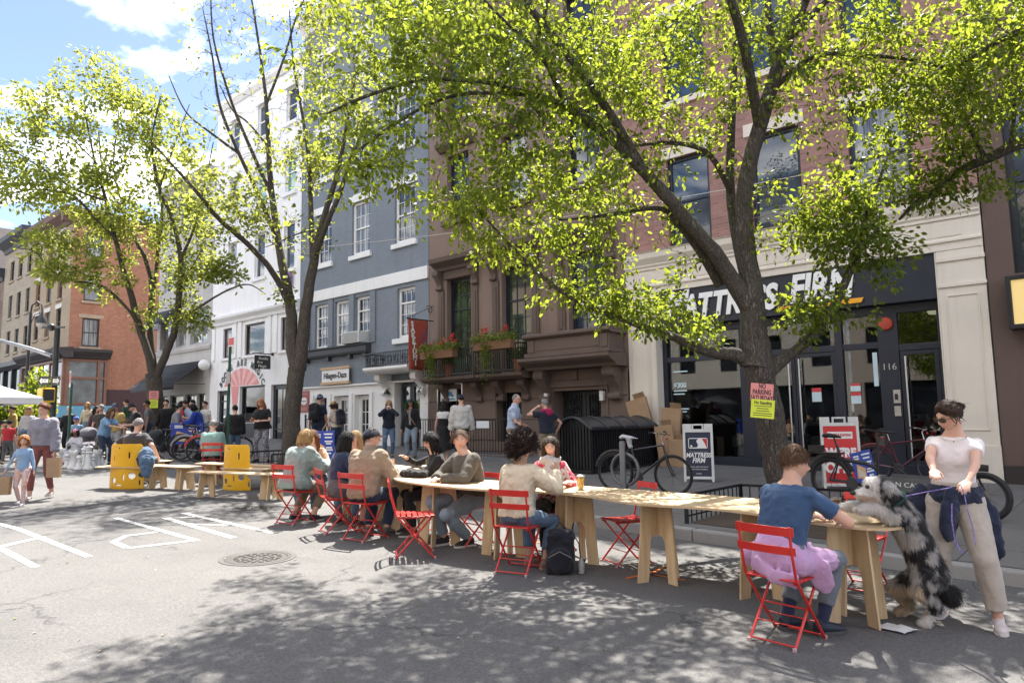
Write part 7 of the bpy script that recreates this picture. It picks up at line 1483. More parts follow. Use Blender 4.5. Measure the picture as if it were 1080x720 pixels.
shrub(38,0,27,2.8,1.1,'tall feathery green shrub behind the white tent',m_leafA,3,1500);shrub(5,0,24,2.0,1.3,'dark leafy shrub in a planter under the tent roof',m_leafA,4,1500);shrub(30,0,25,1.9,1.2,'round shrub in a pale planter right of the tent leg',m_leafA,8,1500)
def flower_box(a0,a1,z,label,seed):
 T=thing('flower_box',label,'flower box',((a0+a1)/2,YF-.8,z),0,'geranium boxes on the iron balconies');r=np.random.default_rng(seed);mb=MB();ST.box(mb,a0,a1,z-.28,z-.02,-.98,-.73);mb.build('box',M('wicker',(.19,.10,.05),.85,.3,30,.5,60),T,bevel=.02)
 n=800;P=np.column_stack([r.uniform(a0-.08,a1+.08,n),YF-.86+r.normal(0,.13,n),z+np.abs(r.normal(0,.13,n))-.05]);leaves_mesh('foliage',P,r.normal(size=P.shape)+(0,-.2,.3),.07*(.6+.8*r.random(n)),m_leafB,T,r.random(n))
 n=160;k=7;c=np.column_stack([r.uniform(a0,a1,k),YF-.88+r.normal(0,.1,k),z+.14+np.abs(r.normal(0,.16,k))]);P=c[r.integers(0,k,n)]+r.normal(0,.038,(n,3));leaves_mesh('blossom',P,r.normal(size=P.shape),.045*(.7+.6*r.random(n)),MATS.get('geranium')or M('geranium',(.62,.035,.02),.6,.2),T,r.random(n))
 n=500;P=np.column_stack([a0+(a1-a0)*.35+r.normal(0,.13,n),YF-.98+r.normal(0,.05,n),z-.1-np.abs(r.normal(0,.42,n))]);leaves_mesh('trailing_ivy',P,r.normal(size=P.shape)+(0,0,-1),.055*(.6+.8*r.random(n)),m_leafA,T,r.random(n))
flower_box(-17.0,-15.5,3.74,'red geranium box on the left iron balcony beside the hanging banner',1);flower_box(-14.6,-13.15,3.84,'fuller geranium box with taller red blooms on the right iron balcony',2)
for i,(a,lb)in enumerate(((-16.2,'terracotta pot on the left iron balcony floor'),(-13.3,'terracotta pot on the right iron balcony floor'))):
 T=thing('flower_pot',lb,'flower pot',(a,YF-.4,2.9));mb=MB();mb.lathe((a,YF-.45,2.91),[(.11,0),(.16,.3),(.18,.3),(.18,.36),(.15,.36)],14);mb.build('pot',M('terracotta',(.36,.13,.06),.8,.2),T,smooth=40);r=np.random.default_rng(i+30);n=250;P=np.array((a,YF-.45,3.4))+r.normal(0,1,(n,3))*(.14,.12,.12);leaves_mesh('foliage',P,r.normal(size=P.shape)+(0,0,.5),.08*(.6+.7*r.random(n)),m_leafA,T,r.random(n))
def banner():
 T=thing('hanging_banner','rust red vertical restaurant banner hanging from a scrolled iron bracket','banner',(-17.55,YF,4.9));mi=MATS['wrought_iron'];x=-17.45;mb=MB();mb.tube([(x,YF,4.84),(x,YF-1.15,4.84)],.018,8);mb.tube([(x,YF,5.35),(x,YF-1.05,4.86)],.01,6)
 mb.tube([(x,YF-.04+.12*math.cos(t)*(t/7)-.12,5.2+.12*math.sin(t)*(t/7))for t in np.linspace(1,9,30)],.012,6);mb.build('bracket',mi,T,smooth=True);mb=MB();n=14;vs=[]
 for j in range(n+1):
  z=4.82-1.62*j/n
  for i in range(7):y=YF-1.08+.86*i/6*(1-.1*j/n)+.05*(j/n);vs.append((x+.03*math.sin(i*1.3+j*.5)*(j/n),y,z-.03*(i/6)*(j/n)))
 mb.add(vs,[(j*7+i,j*7+i+1,(j+1)*7+i+1,(j+1)*7+i)for j in range(n)for i in range(6)]);o=mb.build('cloth',cloth('banner_rust',(.33,.06,.03),.15,.8,120),T,smooth=True);s_=o.modifiers.new('s','SOLIDIFY');s_.thickness=.006;s_.offset=0
 mb=MB()
 for k,ch in enumerate('SAKETUMI'):text_into(mb,ch,.24,(x+.035,YF-.93+.02*k,4.66-.18*k),(0,1,0),(0,0,1),.003,bold=.01)
 mb.mi=1;mb.tube([(x+.04,YF-.62,4.15),(x+.04,YF-.42,4.35),(x+.04,YF-.38,4.5)],.012,5);mb.tube([(x+.04,YF-.6,3.85),(x+.04,YF-.45,4.05),(x+.04,YF-.42,4.2)],.012,5);mb.build('lettering',[m_wht,M('banner_blue',(.06,.08,.3),.7,.1)],o)
banner()
mb=MB();P0,P1=D(318,262,22.5),D(1100,132,13.0);Q=[P0 .lerp(P1,t)-Vector((0,0,.9*4*t*(1-t)*.35))for t in np.linspace(0,1,30)];mb.tube(Q,.011,5);tag(mb.build('overhead_cable',M('cable_pale',(.55,.52,.48),.6,.1),smooth=True),'pale overhead cable strung along the house fronts','cable')
def guard(x0,x1,y0,y1,label,h=.36,dark=True):
 z=gz((x0+x1)/2,(y0+y1)/2);T=thing('tree_guard',label,'tree guard',((x0+x1)/2,(y0+y1)/2,z),0,'low iron tree guards');mi=MATS['wrought_iron']
 for(a,b)in(((x0,y0),(x0,y1)),((x0,y1),(x1,y1)),((x1,y1),(x1,y0))):
  mb=MB();A_=Vector((*a,z));B_=Vector((*b,z));mb.bar(A_+Vector((0,0,h)),B_+Vector((0,0,h)),.02,.035);mb.bar(A_+Vector((0,0,.1)),B_+Vector((0,0,.1)),.015,.02);n=max(2,int((B_-A_).length/.13))
  for k in range(n+1):p=A_.lerp(B_,k/n);mb.tube([p,p+Vector((0,0,h))],.009 if 0<k<n else.028,6)
  mb.build('guard_rail',mi,T)
guard(-4.5,-2.7,8.35,10.0,'low black iron tree guard around the big tree by the kerb');guard(b2 .x-.9,b2 .x+.9,8.4,10.0,'low black iron tree guard around the forked tree');guard(b1 .x-.9,b1 .x+.9,8.5,10.1,'low black iron tree guard around the left tree')
def soil(b,label):
 mb=MB();x0,x1,y0,y1=b.x-.85,b.x+.85,8.4,10.0;mb.add([(x,y,gz(x,y)+.006)for x,y in((x0,y0),(x1,y0),(x1,y1),(x0,y1))],[(0,1,2,3)]);tag(mb.build('tree_pit_soil',M('soil',(.07,.05,.035),.95,.4,6,.8,50)),kind='structure')
for b in(b1,b2,b3):soil(b,'')
def yawto(dx,dy):return math.atan2(-dx,dy)
def cf(r,f):v=RC[:,0]*r+RC[:,2]*f;return math.atan2(-v[0],v[1])
def inv(xy,yaw,p):
 q=rz(-yaw)@(Vector(p)-Vector((xy[0],xy[1],gz(*xy))));return tuple(q)
TH=.75
def tb(xy):return Vector((xy[0],xy[1],gz(*xy)+TH+.03))
def sit(label,xy,yaw,L=None,R=None,**k):
 h=[None,None]
 for i,w in enumerate((L,R)):
  if w is not None:h[i]=w if len(w)==3 else(w[0],w[1],TH+.04)
 k.setdefault('seat',.46);k.setdefault('palm',((0,0,1),(0,0,1)));return person(label,xy,yaw,hands=tuple(h),group=k.pop('group',None),**k)
c_navyd=cloth('denim_navy',(.022,.035,.075),.3);c_jean=cloth('denim_blue',(.085,.14,.22),.3);c_jeanl=cloth('denim_pale',(.20,.255,.31),.25);c_jeand=cloth('denim_dark',(.025,.04,.075),.25);c_blk=cloth('black',(.014,.014,.016),.2);c_nvy=cloth('navy',(.016,.02,.036),.2)
c_teal=cloth('pale_green',(.24,.30,.28),.12);c_tan=cloth('tan_jacket',(.285,.215,.15),.12);c_cream=cloth('cream_knit',(.60,.51,.38),.08,.9,160);c_olive=cloth('grey_brown_knit',(.088,.078,.064),.15,.9,200);c_grey=cloth('grey',(.09,.09,.095),.18);c_lgrey=cloth('light_grey',(.30,.30,.31),.15)
c_blue=cloth('blue_tee',(.035,.075,.155),.14);c_pinkj=cloth('pink_jacket',(.47,.29,.48),.12,.75,350);c_white=cloth('white_tee',(.72,.66,.66),.05);c_beige=cloth('beige_trousers',(.42,.37,.325),.1);c_khaki=cloth('khaki',(.2,.16,.11),.15);c_yel=cloth('mustard',(.42,.30,.10),.12);c_sky=cloth('sky_blue',(.17,.30,.46),.12);c_lin=cloth('linen',(.50,.49,.46),.08);c_mar=cloth('maroon_leggings',(.19,.065,.06),.12);c_lav=cloth('grey_lavender',(.215,.21,.25),.12);c_leo=cloth('pale_blue_leotard',(.24,.37,.55),.1);c_tight=cloth('pink_tights',(.62,.47,.46),.06);c_redt=cloth('red_tee',(.42,.03,.04),.12);c_grn=cloth('green_tee',(.04,.22,.08),.15);c_cob=cloth('cobalt',(.012,.035,.24),.15);c_mint=cloth('mint_tee',(.22,.36,.33),.1);c_magen=cloth('magenta_hood',(.28,.012,.07),.15);c_leop=cloth('patterned_leggings',(.10,.10,.12),.2,.85,400,.1,30,(.28,.27,.3));c_striped=cloth('red_pattern',(.45,.035,.06),.15,.9,200,.2,14,(.55,.48,.45));c_scarf=cloth('grey_scarf',(.42,.39,.37),.12,.9,160)
Y8=math.radians(-14)
def pink_wrap(I):
 A,s=I['A'],I['s'];mb=MB();P=I['P'];sp=I['sp']
 mb.tube([A(sp(.26)+Vector((0,-.01,0))),A(sp(.12)+Vector((0,-.02,0))),A(P+Vector((0,-.03,-.02))),A(P+Vector((0,-.02,-.09)))],[(.165,.125),(.182,.148),(.192,.16),(.185,.15)],24,up=(0,1,0));rr=random.Random(8)
 for q,k in((-1,I['knee'][0]),(1,I['knee'][1])):
  h=I['hip'][0 if q<0 else 1];mb.tube([A(h+Vector((q*.02,.02,.01))),A(h.lerp(k,.45)+Vector((q*.015,0,.012))),A(h.lerp(k,.80)+Vector((q*.01,0,.004)))],[(.105,.10),(.098,.098),(.078,.078)],18)
  mb.ell(A(h+Vector((q*.03,.02,.015))),(.112,.13,.105));mb.ell(A(h.lerp(k,.3)+Vector((q*.015,0,.012))),(.108,.12,.102))
  for j in range(7):
   t=-1.1+j*.42;o=lambda r_:Vector((q*r_*math.sin(t),0,r_*math.cos(t)));mb.tube([A(P+Vector((q*.10,.08+.02*j,.09))),A(h+o(.108)+Vector((0,.08,0))),A(h.lerp(k,.45)+o(.102)+Vector((rr.uniform(-.02,.02),0,0))),A(h.lerp(k,.82)+o(.082))],[.009,.015,.012,.008],6)
 for j in range(9):
  t=math.radians(150+j*27);mb.tube([A(sp(.2)+Vector((.165*math.cos(t),.125*math.sin(t),0))),A(sp(.08)+Vector((.19*math.cos(t+.1),.155*math.sin(t+.1),0))),A(P+Vector((.198*math.cos(t+.25),.165*math.sin(t+.25)-.03,-.08)))],[.008,.014,.010],6)
 mb.tube([A(P+Vector((.13,.06,.02))),A(P+Vector((.215,.10,-.07))),A(P+Vector((.23,.15,-.19))),A(P+Vector((.22,.17,-.24)))],[(.02,.075),(.018,.095),(.014,.075),(.008,.03)],12);mb.tube([A(P+Vector((-.14,-.06,.04))),A(P+Vector((-.215,-.09,-.02))),A(P+Vector((-.245,-.06,-.09)))],[(.03,.07),(.02,.06),(.01,.03)],10);mb.tube([A(P+Vector((-.1,-.185,-.03))),A(P+Vector((.06,-.195,-.10))),A(P+Vector((.2,-.12,-.13)))],[(.018,.05)]*3,10)
 finish(fuse(mb,.0075,3,.007,.13),'tied_jacket',c_pinkj,I['T'])
man=sit('man in a blue tee with a pink jacket round his waist, at the table end',(-2.03,5.14),Y8,(-.10,.56),(.20,.50),H=1.80,lean=17,head=(-28,8,0),top=dict(m=c_blue,sleeve=.62,hem=-.12,ease=.013,fold=.018),bottom=dict(m=cloth('grey_joggers',(.135,.15,.175),.15),leg=1.72,ease=.014),feet=((-.13,.20),(.09,.30)),toes=(-8,-18),shoes=(.012,.018,.035),sole=(.06,.06,.06),hair=('short','lightbrown'),strands=4500,sock=(cloth('sock_navy',(.02,.025,.06)),.42),extras=(ex_glasses(False,(.04,.03,.02)),pink_wrap),poles=((-.8,-.5,-.5),(.9,-.3,-.3)),curl=(.7,.7),wt=1.04)
xw=G(1018,655);xyw=(xw.x,xw.y);YW=cf(-.55,-.83)
def tied_shirt(I):
 A=I['A'];P=I['P'];mb=MB()
 mb.tube([A(P+Vector((0,0,.10))),A(P+Vector((0,0,.03))),A(P+Vector((0,-.005,-.03)))],[(.175,.135),(.195,.155),(.19,.15)],20,up=(0,1,0))
 for pts,rr in((((.16,-.04,.05),(.25,-.02,-.12),(.27,.04,-.30),(.30,.06,-.52)),((.05,.10),(.045,.13),(.035,.12),(.012,.05))),(((.05,-.15,.03),(.12,-.18,-.2),(.16,-.17,-.42)),((.05,.11),(.04,.13),(.02,.09))),(((-.08,-.14,.04),(-.16,-.15,-.16),(-.19,-.12,-.42),(-.2,-.1,-.52)),((.05,.11),(.045,.13),(.03,.11),(.012,.05))),(((.0,.13,.06),(.03,.17,-.05),(.06,.17,-.20),(.05,.16,-.31)),((.04,.05),(.035,.075),(.03,.07),(.012,.03)))):mb.tube([A(P+Vector(p))for p in pts],rr,12)
 finish(fuse(mb,.009,4,.02,.09),'tied_shirt',c_navyd if False else cloth('navy_shirt',(.018,.024,.05),.3),I['T'])
def neck_chain(I):
 mb=MB();A,sp=I['A'],I['sp'];mb.tube([A(sp(.97)+Vector((.085*math.sin(t),.035+.065*math.cos(t),-.012-.03*max(0,math.cos(t)))))for t in np.linspace(-2.4,2.4,15)],.0018,4);mb.ell(A(sp(.97)+Vector((0,.105,-.045))),.007);mb.build('necklace',M('silver_chain',(.35,.3,.22),.3,.1,3,0,metal=1),I['T'])
def clip_(I):
 mb=MB();mb.ell(I['hc']+I['Rh']@(Vector((.035,-.115,.05))),(.014,.02,.022),I['Rh'],8,6);mb.build('hair_clip',M('clip_orange',(.7,.35,.03),.4,.1),I['T'],smooth=True)
lw=lambda px,py,d:inv(xyw,YW,D(px,py,d))
woman=person('woman in white tee and beige trousers holding a purple leash',xyw,YW,H=1.70,lean=4,side=-3,head=(-42,22,0),hands=(lw(1019,514,4.98),lw(985,517,4.85)),poles=((-1,-.6,-.4),(1,-.7,-.4)),feet=(inv(xyw,YW,G(1054,664))[:2],inv(xyw,YW,G(994,648))[:2]),toes=(6,-14),sex='f',hair=('bun','brown'),strands=5200,top=dict(m=c_white,sleeve=.42,hem=.10,ease=.016,fold=.010,arm=.002),bottom=dict(m=c_beige,leg=1.86,ease=.026,taper=.006,waist=.26),shoes=(.55,.48,.47),sole=(.6,.57,.55),extras=(ex_glasses(True),tied_shirt,neck_chain,clip_),curl=(.75,.6),skin='fair',palm=((0,.5,.8),(0,.5,.8)))
sit('woman with a dark afro in a cream knit sweater, seen from behind',SEAT['cream'][0],math.radians(12),(-.14,.42),(.27,.33,.98),H=1.68,lean=9,head=(-12,4,0),sex='f',skin='olive',hair=('afro',(.018,.009,.007)),strands=2600,top=dict(m=c_cream,hem=-.06,ease=.034,sleeve=1.72,arm=.014,fold=.024,name='sweater'),bottom=dict(m=c_jean,ease=.016,leg=1.75),feet=((-.02,.26),(.20,.20)),toes=(-22,-30),shoes=(.26,.15,.13),sole=(.30,.18,.15),curl=(.5,.35),poles=((-.7,-.6,-.5),(.9,.0,-.8)))
def scarf(I):
 A,sp,Rs=I['A'],I['sp'],I['Rs'];mb=MB();mb.tube([A(sp(1.0)+Vector((.09*math.sin(t),.02+.075*math.cos(t),-.01+.012*math.sin(3*t))))for t in np.linspace(0,2*PI,18)],.036,10);mb.tube([A(sp(.98)+Vector((-.03,.1,0))),A(sp(.75)+Vector((-.05,.135,0))),A(sp(.5)+Vector((-.06,.14,0))),A(sp(.35)+Vector((-.07,.13,0)))],[(.04,.02),(.055,.022),(.06,.02),(.055,.015)],10);mb.tube([A(sp(.98)+Vector((.03,.1,0))),A(sp(.75)+Vector((.05,.135,0))),A(sp(.55)+Vector((.06,.14,0)))],[(.04,.02),(.05,.022),(.05,.015)],10);finish(fuse(mb,.009,3,.02,.04),'scarf',c_scarf,I['T'])
sit('smiling woman with a grey scarf and red patterned cardigan facing the camera',SEAT['scarf'][0],cf(.05,-1),(-.14,.36),(.12,.36),H=1.64,lean=6,head=(-10,4,4),sex='f',skin='fair',hair=('long','brown'),strands=1600,top=dict(m=c_striped,hem=-.02,ease=.02,name='cardigan'),bottom=dict(m=c_blk,ease=.012),shoes=(.02,.02,.02),extras=(scarf,))
sit('short haired man in a grey-brown sweater turning his head beyond the table',SEAT['grey'][0],cf(-.8,-.55),(-.05,.45),(.06,.46),H=1.80,lean=12,head=(58,-2,0),skin='fair',hair=('buzz','lightbrown'),strands=1600,top=dict(m=c_olive,hem=-.08,ease=.026,name='sweater',arm=.01),bottom=dict(m=c_jeanl,ease=.02),feet=((-.1,.1),(.14,.30)),shoes=(.015,.015,.016),wt=1.05,curl=(.9,.9),poles=((-1,-.3,-.4),(1,-.2,-.4)))
sit('dark haired woman in black raising one hand beyond the table',SEAT['black'][0],cf(-.95,-.3),(-.05,.40,.80),(.14,.42,.98),H=1.66,lean=8,head=(8,4,0),sex='f',skin='light',hair=('fringe','black'),strands=1600,top=dict(m=c_blk,ease=.016,sleeve=1.8),bottom=dict(m=c_blk,ease=.012),shoes=(.02,.02,.02),curl=(.6,.6),palm=((0,.3,1),(0,0,1)))
sit('man in a tan jacket and navy cap at the table, back to us',SEAT['tan'][0],cf(.35,.95),(-.12,.40),(.16,.40),H=1.78,lean=12,head=(-42,4,0),skin='light',hair=('short','black'),strands=1200,top=dict(m=c_tan,hem=-.14,ease=.032,name='jacket',arm=.014,fold=.026,collar=True),bottom=dict(m=c_jeand,ease=.018),feet=((-.08,.22),(.12,.32)),toes=(0,-6),shoes=(.10,.095,.09),sole=(.12,.11,.1),extras=(ex_cap((.03,.035,.07),(.16,.13,.18),logo=(.5,.2,.03)),),wt=1.08)
sit('woman with long black hair in sunglasses and a navy denim jacket',SEAT['navy'][0],cf(.85,.5),(-.1,.40),(.14,.40),H=1.66,lean=8,head=(-8,2,0),sex='f',skin='light',hair=('long','black'),strands=1600,top=dict(m=c_navyd,hem=-.02,ease=.026,name='jacket',arm=.01),bottom=dict(m=c_grey,ease=.03,kind='skirt',leg=1.2),shoes=(.02,.02,.02),extras=(ex_glasses(True),))
sit('reddish blond woman in a pale green jacket, back to us at the far table',SEAT['pale'][0],cf(.45,.9),(-.1,.46),(.16,.46),H=1.68,lean=15,head=(4,10,0),sex='f',skin='fair',hair=('bob','gold'),strands=1600,top=dict(m=c_teal,hem=-.16,ease=.05,name='jacket',arm=.016,fold=.03,flare=.12),bottom=dict(m=c_khaki,ease=.016,leg=1.7),feet=((-.16,.12),(.14,.2)),toes=(10,-10),shoes=(.02,.02,.03),extras=(ex_strap((.35,.2,.13),.03,-1),))
sit('auburn haired woman leaning on the far table opposite the pale green jacket',at(334,11.0),cf(-.1,-1),(-.1,.4),(.1,.4),H=1.62,lean=14,head=(0,8,0),sex='f',skin='fair',hair=('long','auburn'),strands=1200,top=dict(m=cloth('peach_top',(.5,.3,.2)),sleeve=1.2),bottom=dict(m=c_jean),poles=((-1,.1,-.6),(1,.1,-.6)))
sit('blond woman half hidden behind the navy jacket woman and tan man',at(378,10.3),cf(-.2,-1),(-.1,.36),(.1,.36),H=1.62,lean=8,sex='f',skin='fair',hair=('long','blond'),strands=1200,top=dict(m=cloth('pale_pink',(.55,.38,.34))),bottom=dict(m=c_jean))
xg=at(27,11.75);yg=cf(.25,-1)
Ig=person('small ginger girl in a pale blue leotard and pink tights, walking with a paper bag',xg,yg,H=1.13,lean=2,head=(8,6,0),child=True,sex='f',skin='fair',hair=('bob','ginger'),res=1.25,hands=((-.2,.06,.47),(.27,.10,.48)),feet=((-.06,.10),(.07,-.10,.02)),top=dict(m=c_leo,sleeve=1.9,hem=-.22,ease=.006,fold=.006,name='leotard'),bottom=dict(m=c_tight,ease=.004,leg=1.95,waist=0),shoes=(.3,.28,.33),sole=(.5,.25,.3))
xm=at(47,12.55);ym=cf(.15,-1)
Iw=person('woman in a grey sweatshirt and maroon leggings, walking beside the ginger girl',xm,ym,H=1.69,lean=2,head=(-14,6,0),sex='f',skin='fair',hair=('bun','auburn'),res=1.25,hands=((-.25,.12,.78),(.27,.05,.80)),feet=((-.09,-.18,.03),(.09,.20)),top=dict(m=c_lav,hem=.02,ease=.034,arm=.014,fold=.02,name='sweatshirt'),bottom=dict(m=c_mar,ease=.008,leg=1.8),shoes=(.5,.42,.38),extras=(ex_glasses(False),),wt=1.08)
def hem_():pass
def paper_bag(c,rot,w,h,label):
 c=Vector(c);T=thing('paper_bag',label,'paper bag',c,0,'brown paper bags');R=rz(rot);mb=MB();mb.add([c+R@Vector((a*w/2*(1 if z else.95),b*w*.22,-h*(1-z)-.02))for z in(0,1)for a,b in((-1,-1),(1,-1),(1,1),(-1,1))],[(3,2,1,0),(0,1,5,4),(1,2,6,5),(2,3,7,6),(3,0,4,7)]);mb.build('bag_body',M('kraft_paper',(.36,.235,.14),.85,.1,7,.3,40),T);mb=MB();mb.tube([c+R@Vector((-w*.2,0,-.03)),c+R@Vector((-w*.12,0,.05)),c+R@Vector((w*.12,0,.05)),c+R@Vector((w*.2,0,-.03))],.006,5);mb.build('handle',M('kraft_paper',(.36,.235,.14)),T)
hp_=lambda I,i:I['A'](I['hnd'][i]+(I['hnd'][i]-I['elb'][i]).normalized()*.085)
paper_bag(hp_(Ig,1),yg,.27,.28,"brown paper bag in the ginger girl's hand");paper_bag(hp_(Iw,0),ym,.22,.34,'brown paper bag in the walking woman\'s hand nearest the chess set');paper_bag(hp_(Iw,1),ym,.22,.28,'brown paper bag half hidden between the girl and the woman')
person('red haired woman in black tee and patterned leggings looking at her phone',at(277,18.7),cf(-.15,-1),H=1.68,head=(0,22,0),sex='f',skin='fair',hair=('long','ginger'),res=1.7,hands=((-.1,.32,1.08),(.1,.32,1.08)),poles=((-1,-.6,-.6),(1,-.6,-.6)),feet=((-.18,.02),(.12,.06)),toes=(30,-8),top=dict(m=c_blk,sleeve=.7,hem=-.1,ease=.03),bottom=dict(m=c_leop,ease=.012),shoes=(.015,.015,.015),sole=(.02,.02,.02),wt=1.28,extras=(ex_phone(1,(.6,.12,.04),'orange cased phone in the hands of the red haired woman'),ex_glasses(False)))
person('man with a black backpack and cap walking past the ice cream shop, seen from behind',at(335,19.8),cf(.3,.9),H=1.78,head=(10,4,0),res=1.7,skin='tan',hair=('short','dark'),top=dict(m=c_nvy,sleeve=.7,hem=-.08,ease=.02),bottom=dict(m=c_jeand,ease=.016),feet=((-.1,-.14,.03),(.1,.16)),extras=(ex_cap((.1,.14,.22)),ex_backpack('black backpack on the man walking past the ice cream shop',(.012,.013,.016))),hands=((-.28,.0,.82),(.26,.12,.85)))
person('woman in a wide straw hat with a small backpack, holding a white cloth bag',at(355,19.2),cf(-.75,.5),H=1.58,lean=8,head=(0,14,0),sex='f',res=1.7,skin='fair',hair=('bob','brown'),top=dict(m=cloth('oatmeal',(.44,.38,.31)),sleeve=.6,ease=.02),bottom=dict(m=c_jeand,ease=.014),hands=((-.15,.34,.86),(.1,.34,.9)),extras=(ex_hat((.42,.27,.12)),ex_backpack('small dark backpack on the woman in the straw hat',(.02,.02,.032))))
person('blond woman in a navy coat and white face mask, hands at her face',at(410,19.4),cf(.2,-1),H=1.60,head=(-6,10,0),sex='f',res=1.7,skin='fair',hair=('bob','blond'),top=dict(m=c_nvy,hem=-.14,ease=.035,name='coat'),bottom=dict(m=c_jean),hands=((-.05,.2,1.36),(.07,.2,1.36)),poles=((-1,.2,-1),(1,.2,-1)),extras=(ex_glasses(True),lambda I:(lambda mb:(mb.ell(I['hc']+I['Rh']@Vector((0,.082,-.05)),(.055,.03,.042),I['Rh'],12,8),mb.build('face_mask',cloth('mask_white',(.7,.7,.7)),I['T'],smooth=True)))(MB())))
person('woman in a black cap and open black blazer with pale jeans',at(434,19.2),cf(-.1,-1),H=1.63,head=(0,4,0),sex='f',res=1.7,skin='tan',hair=('long','dark'),top=dict(m=c_blk,hem=-.22,ease=.03,name='blazer'),bottom=dict(m=c_jeanl,ease=.014),extras=(ex_cap((.02,.025,.045)),ex_strap((.3,.16,.08),.03,1),lambda I:(lambda mb:(mb.tube([I['A'](I['sp'](t)+Vector((0,.128,0)))for t in(.9,.6,.3,.05)],[(.05,.014),(.055,.016),(.05,.016),(.045,.012)],10),mb.build('undershirt',c_lgrey,I['T'],smooth=True)))(MB())))
I_=person('woman with long dark hair in a black pinafore over a white top, seen from behind',at(467,18.0),cf(.3,.95),H=1.57,head=(-8,6,0),sex='f',res=1.7,skin='fair',hair=('long','dark'),top=dict(m=cloth('white_top',(.6,.58,.56)),sleeve=.25,ease=.014),bottom=dict(m=c_blk,kind='dress',leg=1.3,waist=.55,ease=.02))
person('man in a loose linen shirt and navy cap, seen from behind by the brownstone',at(487,17.6),cf(-.25,1),H=1.73,head=(12,4,0),res=1.7,skin='light',hair=('short','dark'),top=dict(m=c_lin,hem=-.16,ease=.04,arm=.012,fold=.028),bottom=dict(m=c_nvy),extras=(ex_cap((.02,.025,.045)),))
person('balding man in a pale blue short sleeved shirt with glasses, standing with folded arms',at(541,15.6),cf(.75,-.3),H=1.72,head=(4,4,0),res=1.5,skin='fair',hair=('bald','grey'),top=dict(m=cloth('pale_blue_shirt',(.38,.45,.60),.06),sleeve=.75,hem=-.02,ease=.02,collar=True),bottom=dict(m=c_khaki),hands=((.12,.22,1.06),(-.06,.25,1.02)),poles=((-1,-.2,-.5),(1,-.2,-.5)),extras=(ex_glasses(False),))
def hoodie(I):
 A,sp=I['A'],I['sp'];mb=MB();mb.tube([A(sp(1.0)+Vector((.10*math.sin(t),-.02+.095*math.cos(t),.0)))for t in np.linspace(0,2*PI,16)],.045,10);mb.ell(A(sp(.92)+Vector((0,-.13,.0))),(.11,.06,.10));finish(fuse(mb,.013,3,.02,.05),'hood',c_magen,I['T'])
person('grey haired man in a black vest over a magenta hoodie, phone at his ear',at(577,15.2),cf(-.45,.85),H=1.60,head=(14,6,0),res=1.5,skin='light',hair=('short','grey'),top=dict(m=c_nvy,sleeve=.55,hem=-.06,ease=.035,name='vest'),bottom=dict(m=c_khaki),hands=((-.16,.16,1.42),(.26,.06,.86)),poles=((-1,.3,-.9),(1,-.8,-.3)),extras=(hoodie,ex_phone(0,label='black phone held up by the man in the magenta hoodie',off=(.02,0,.03))))
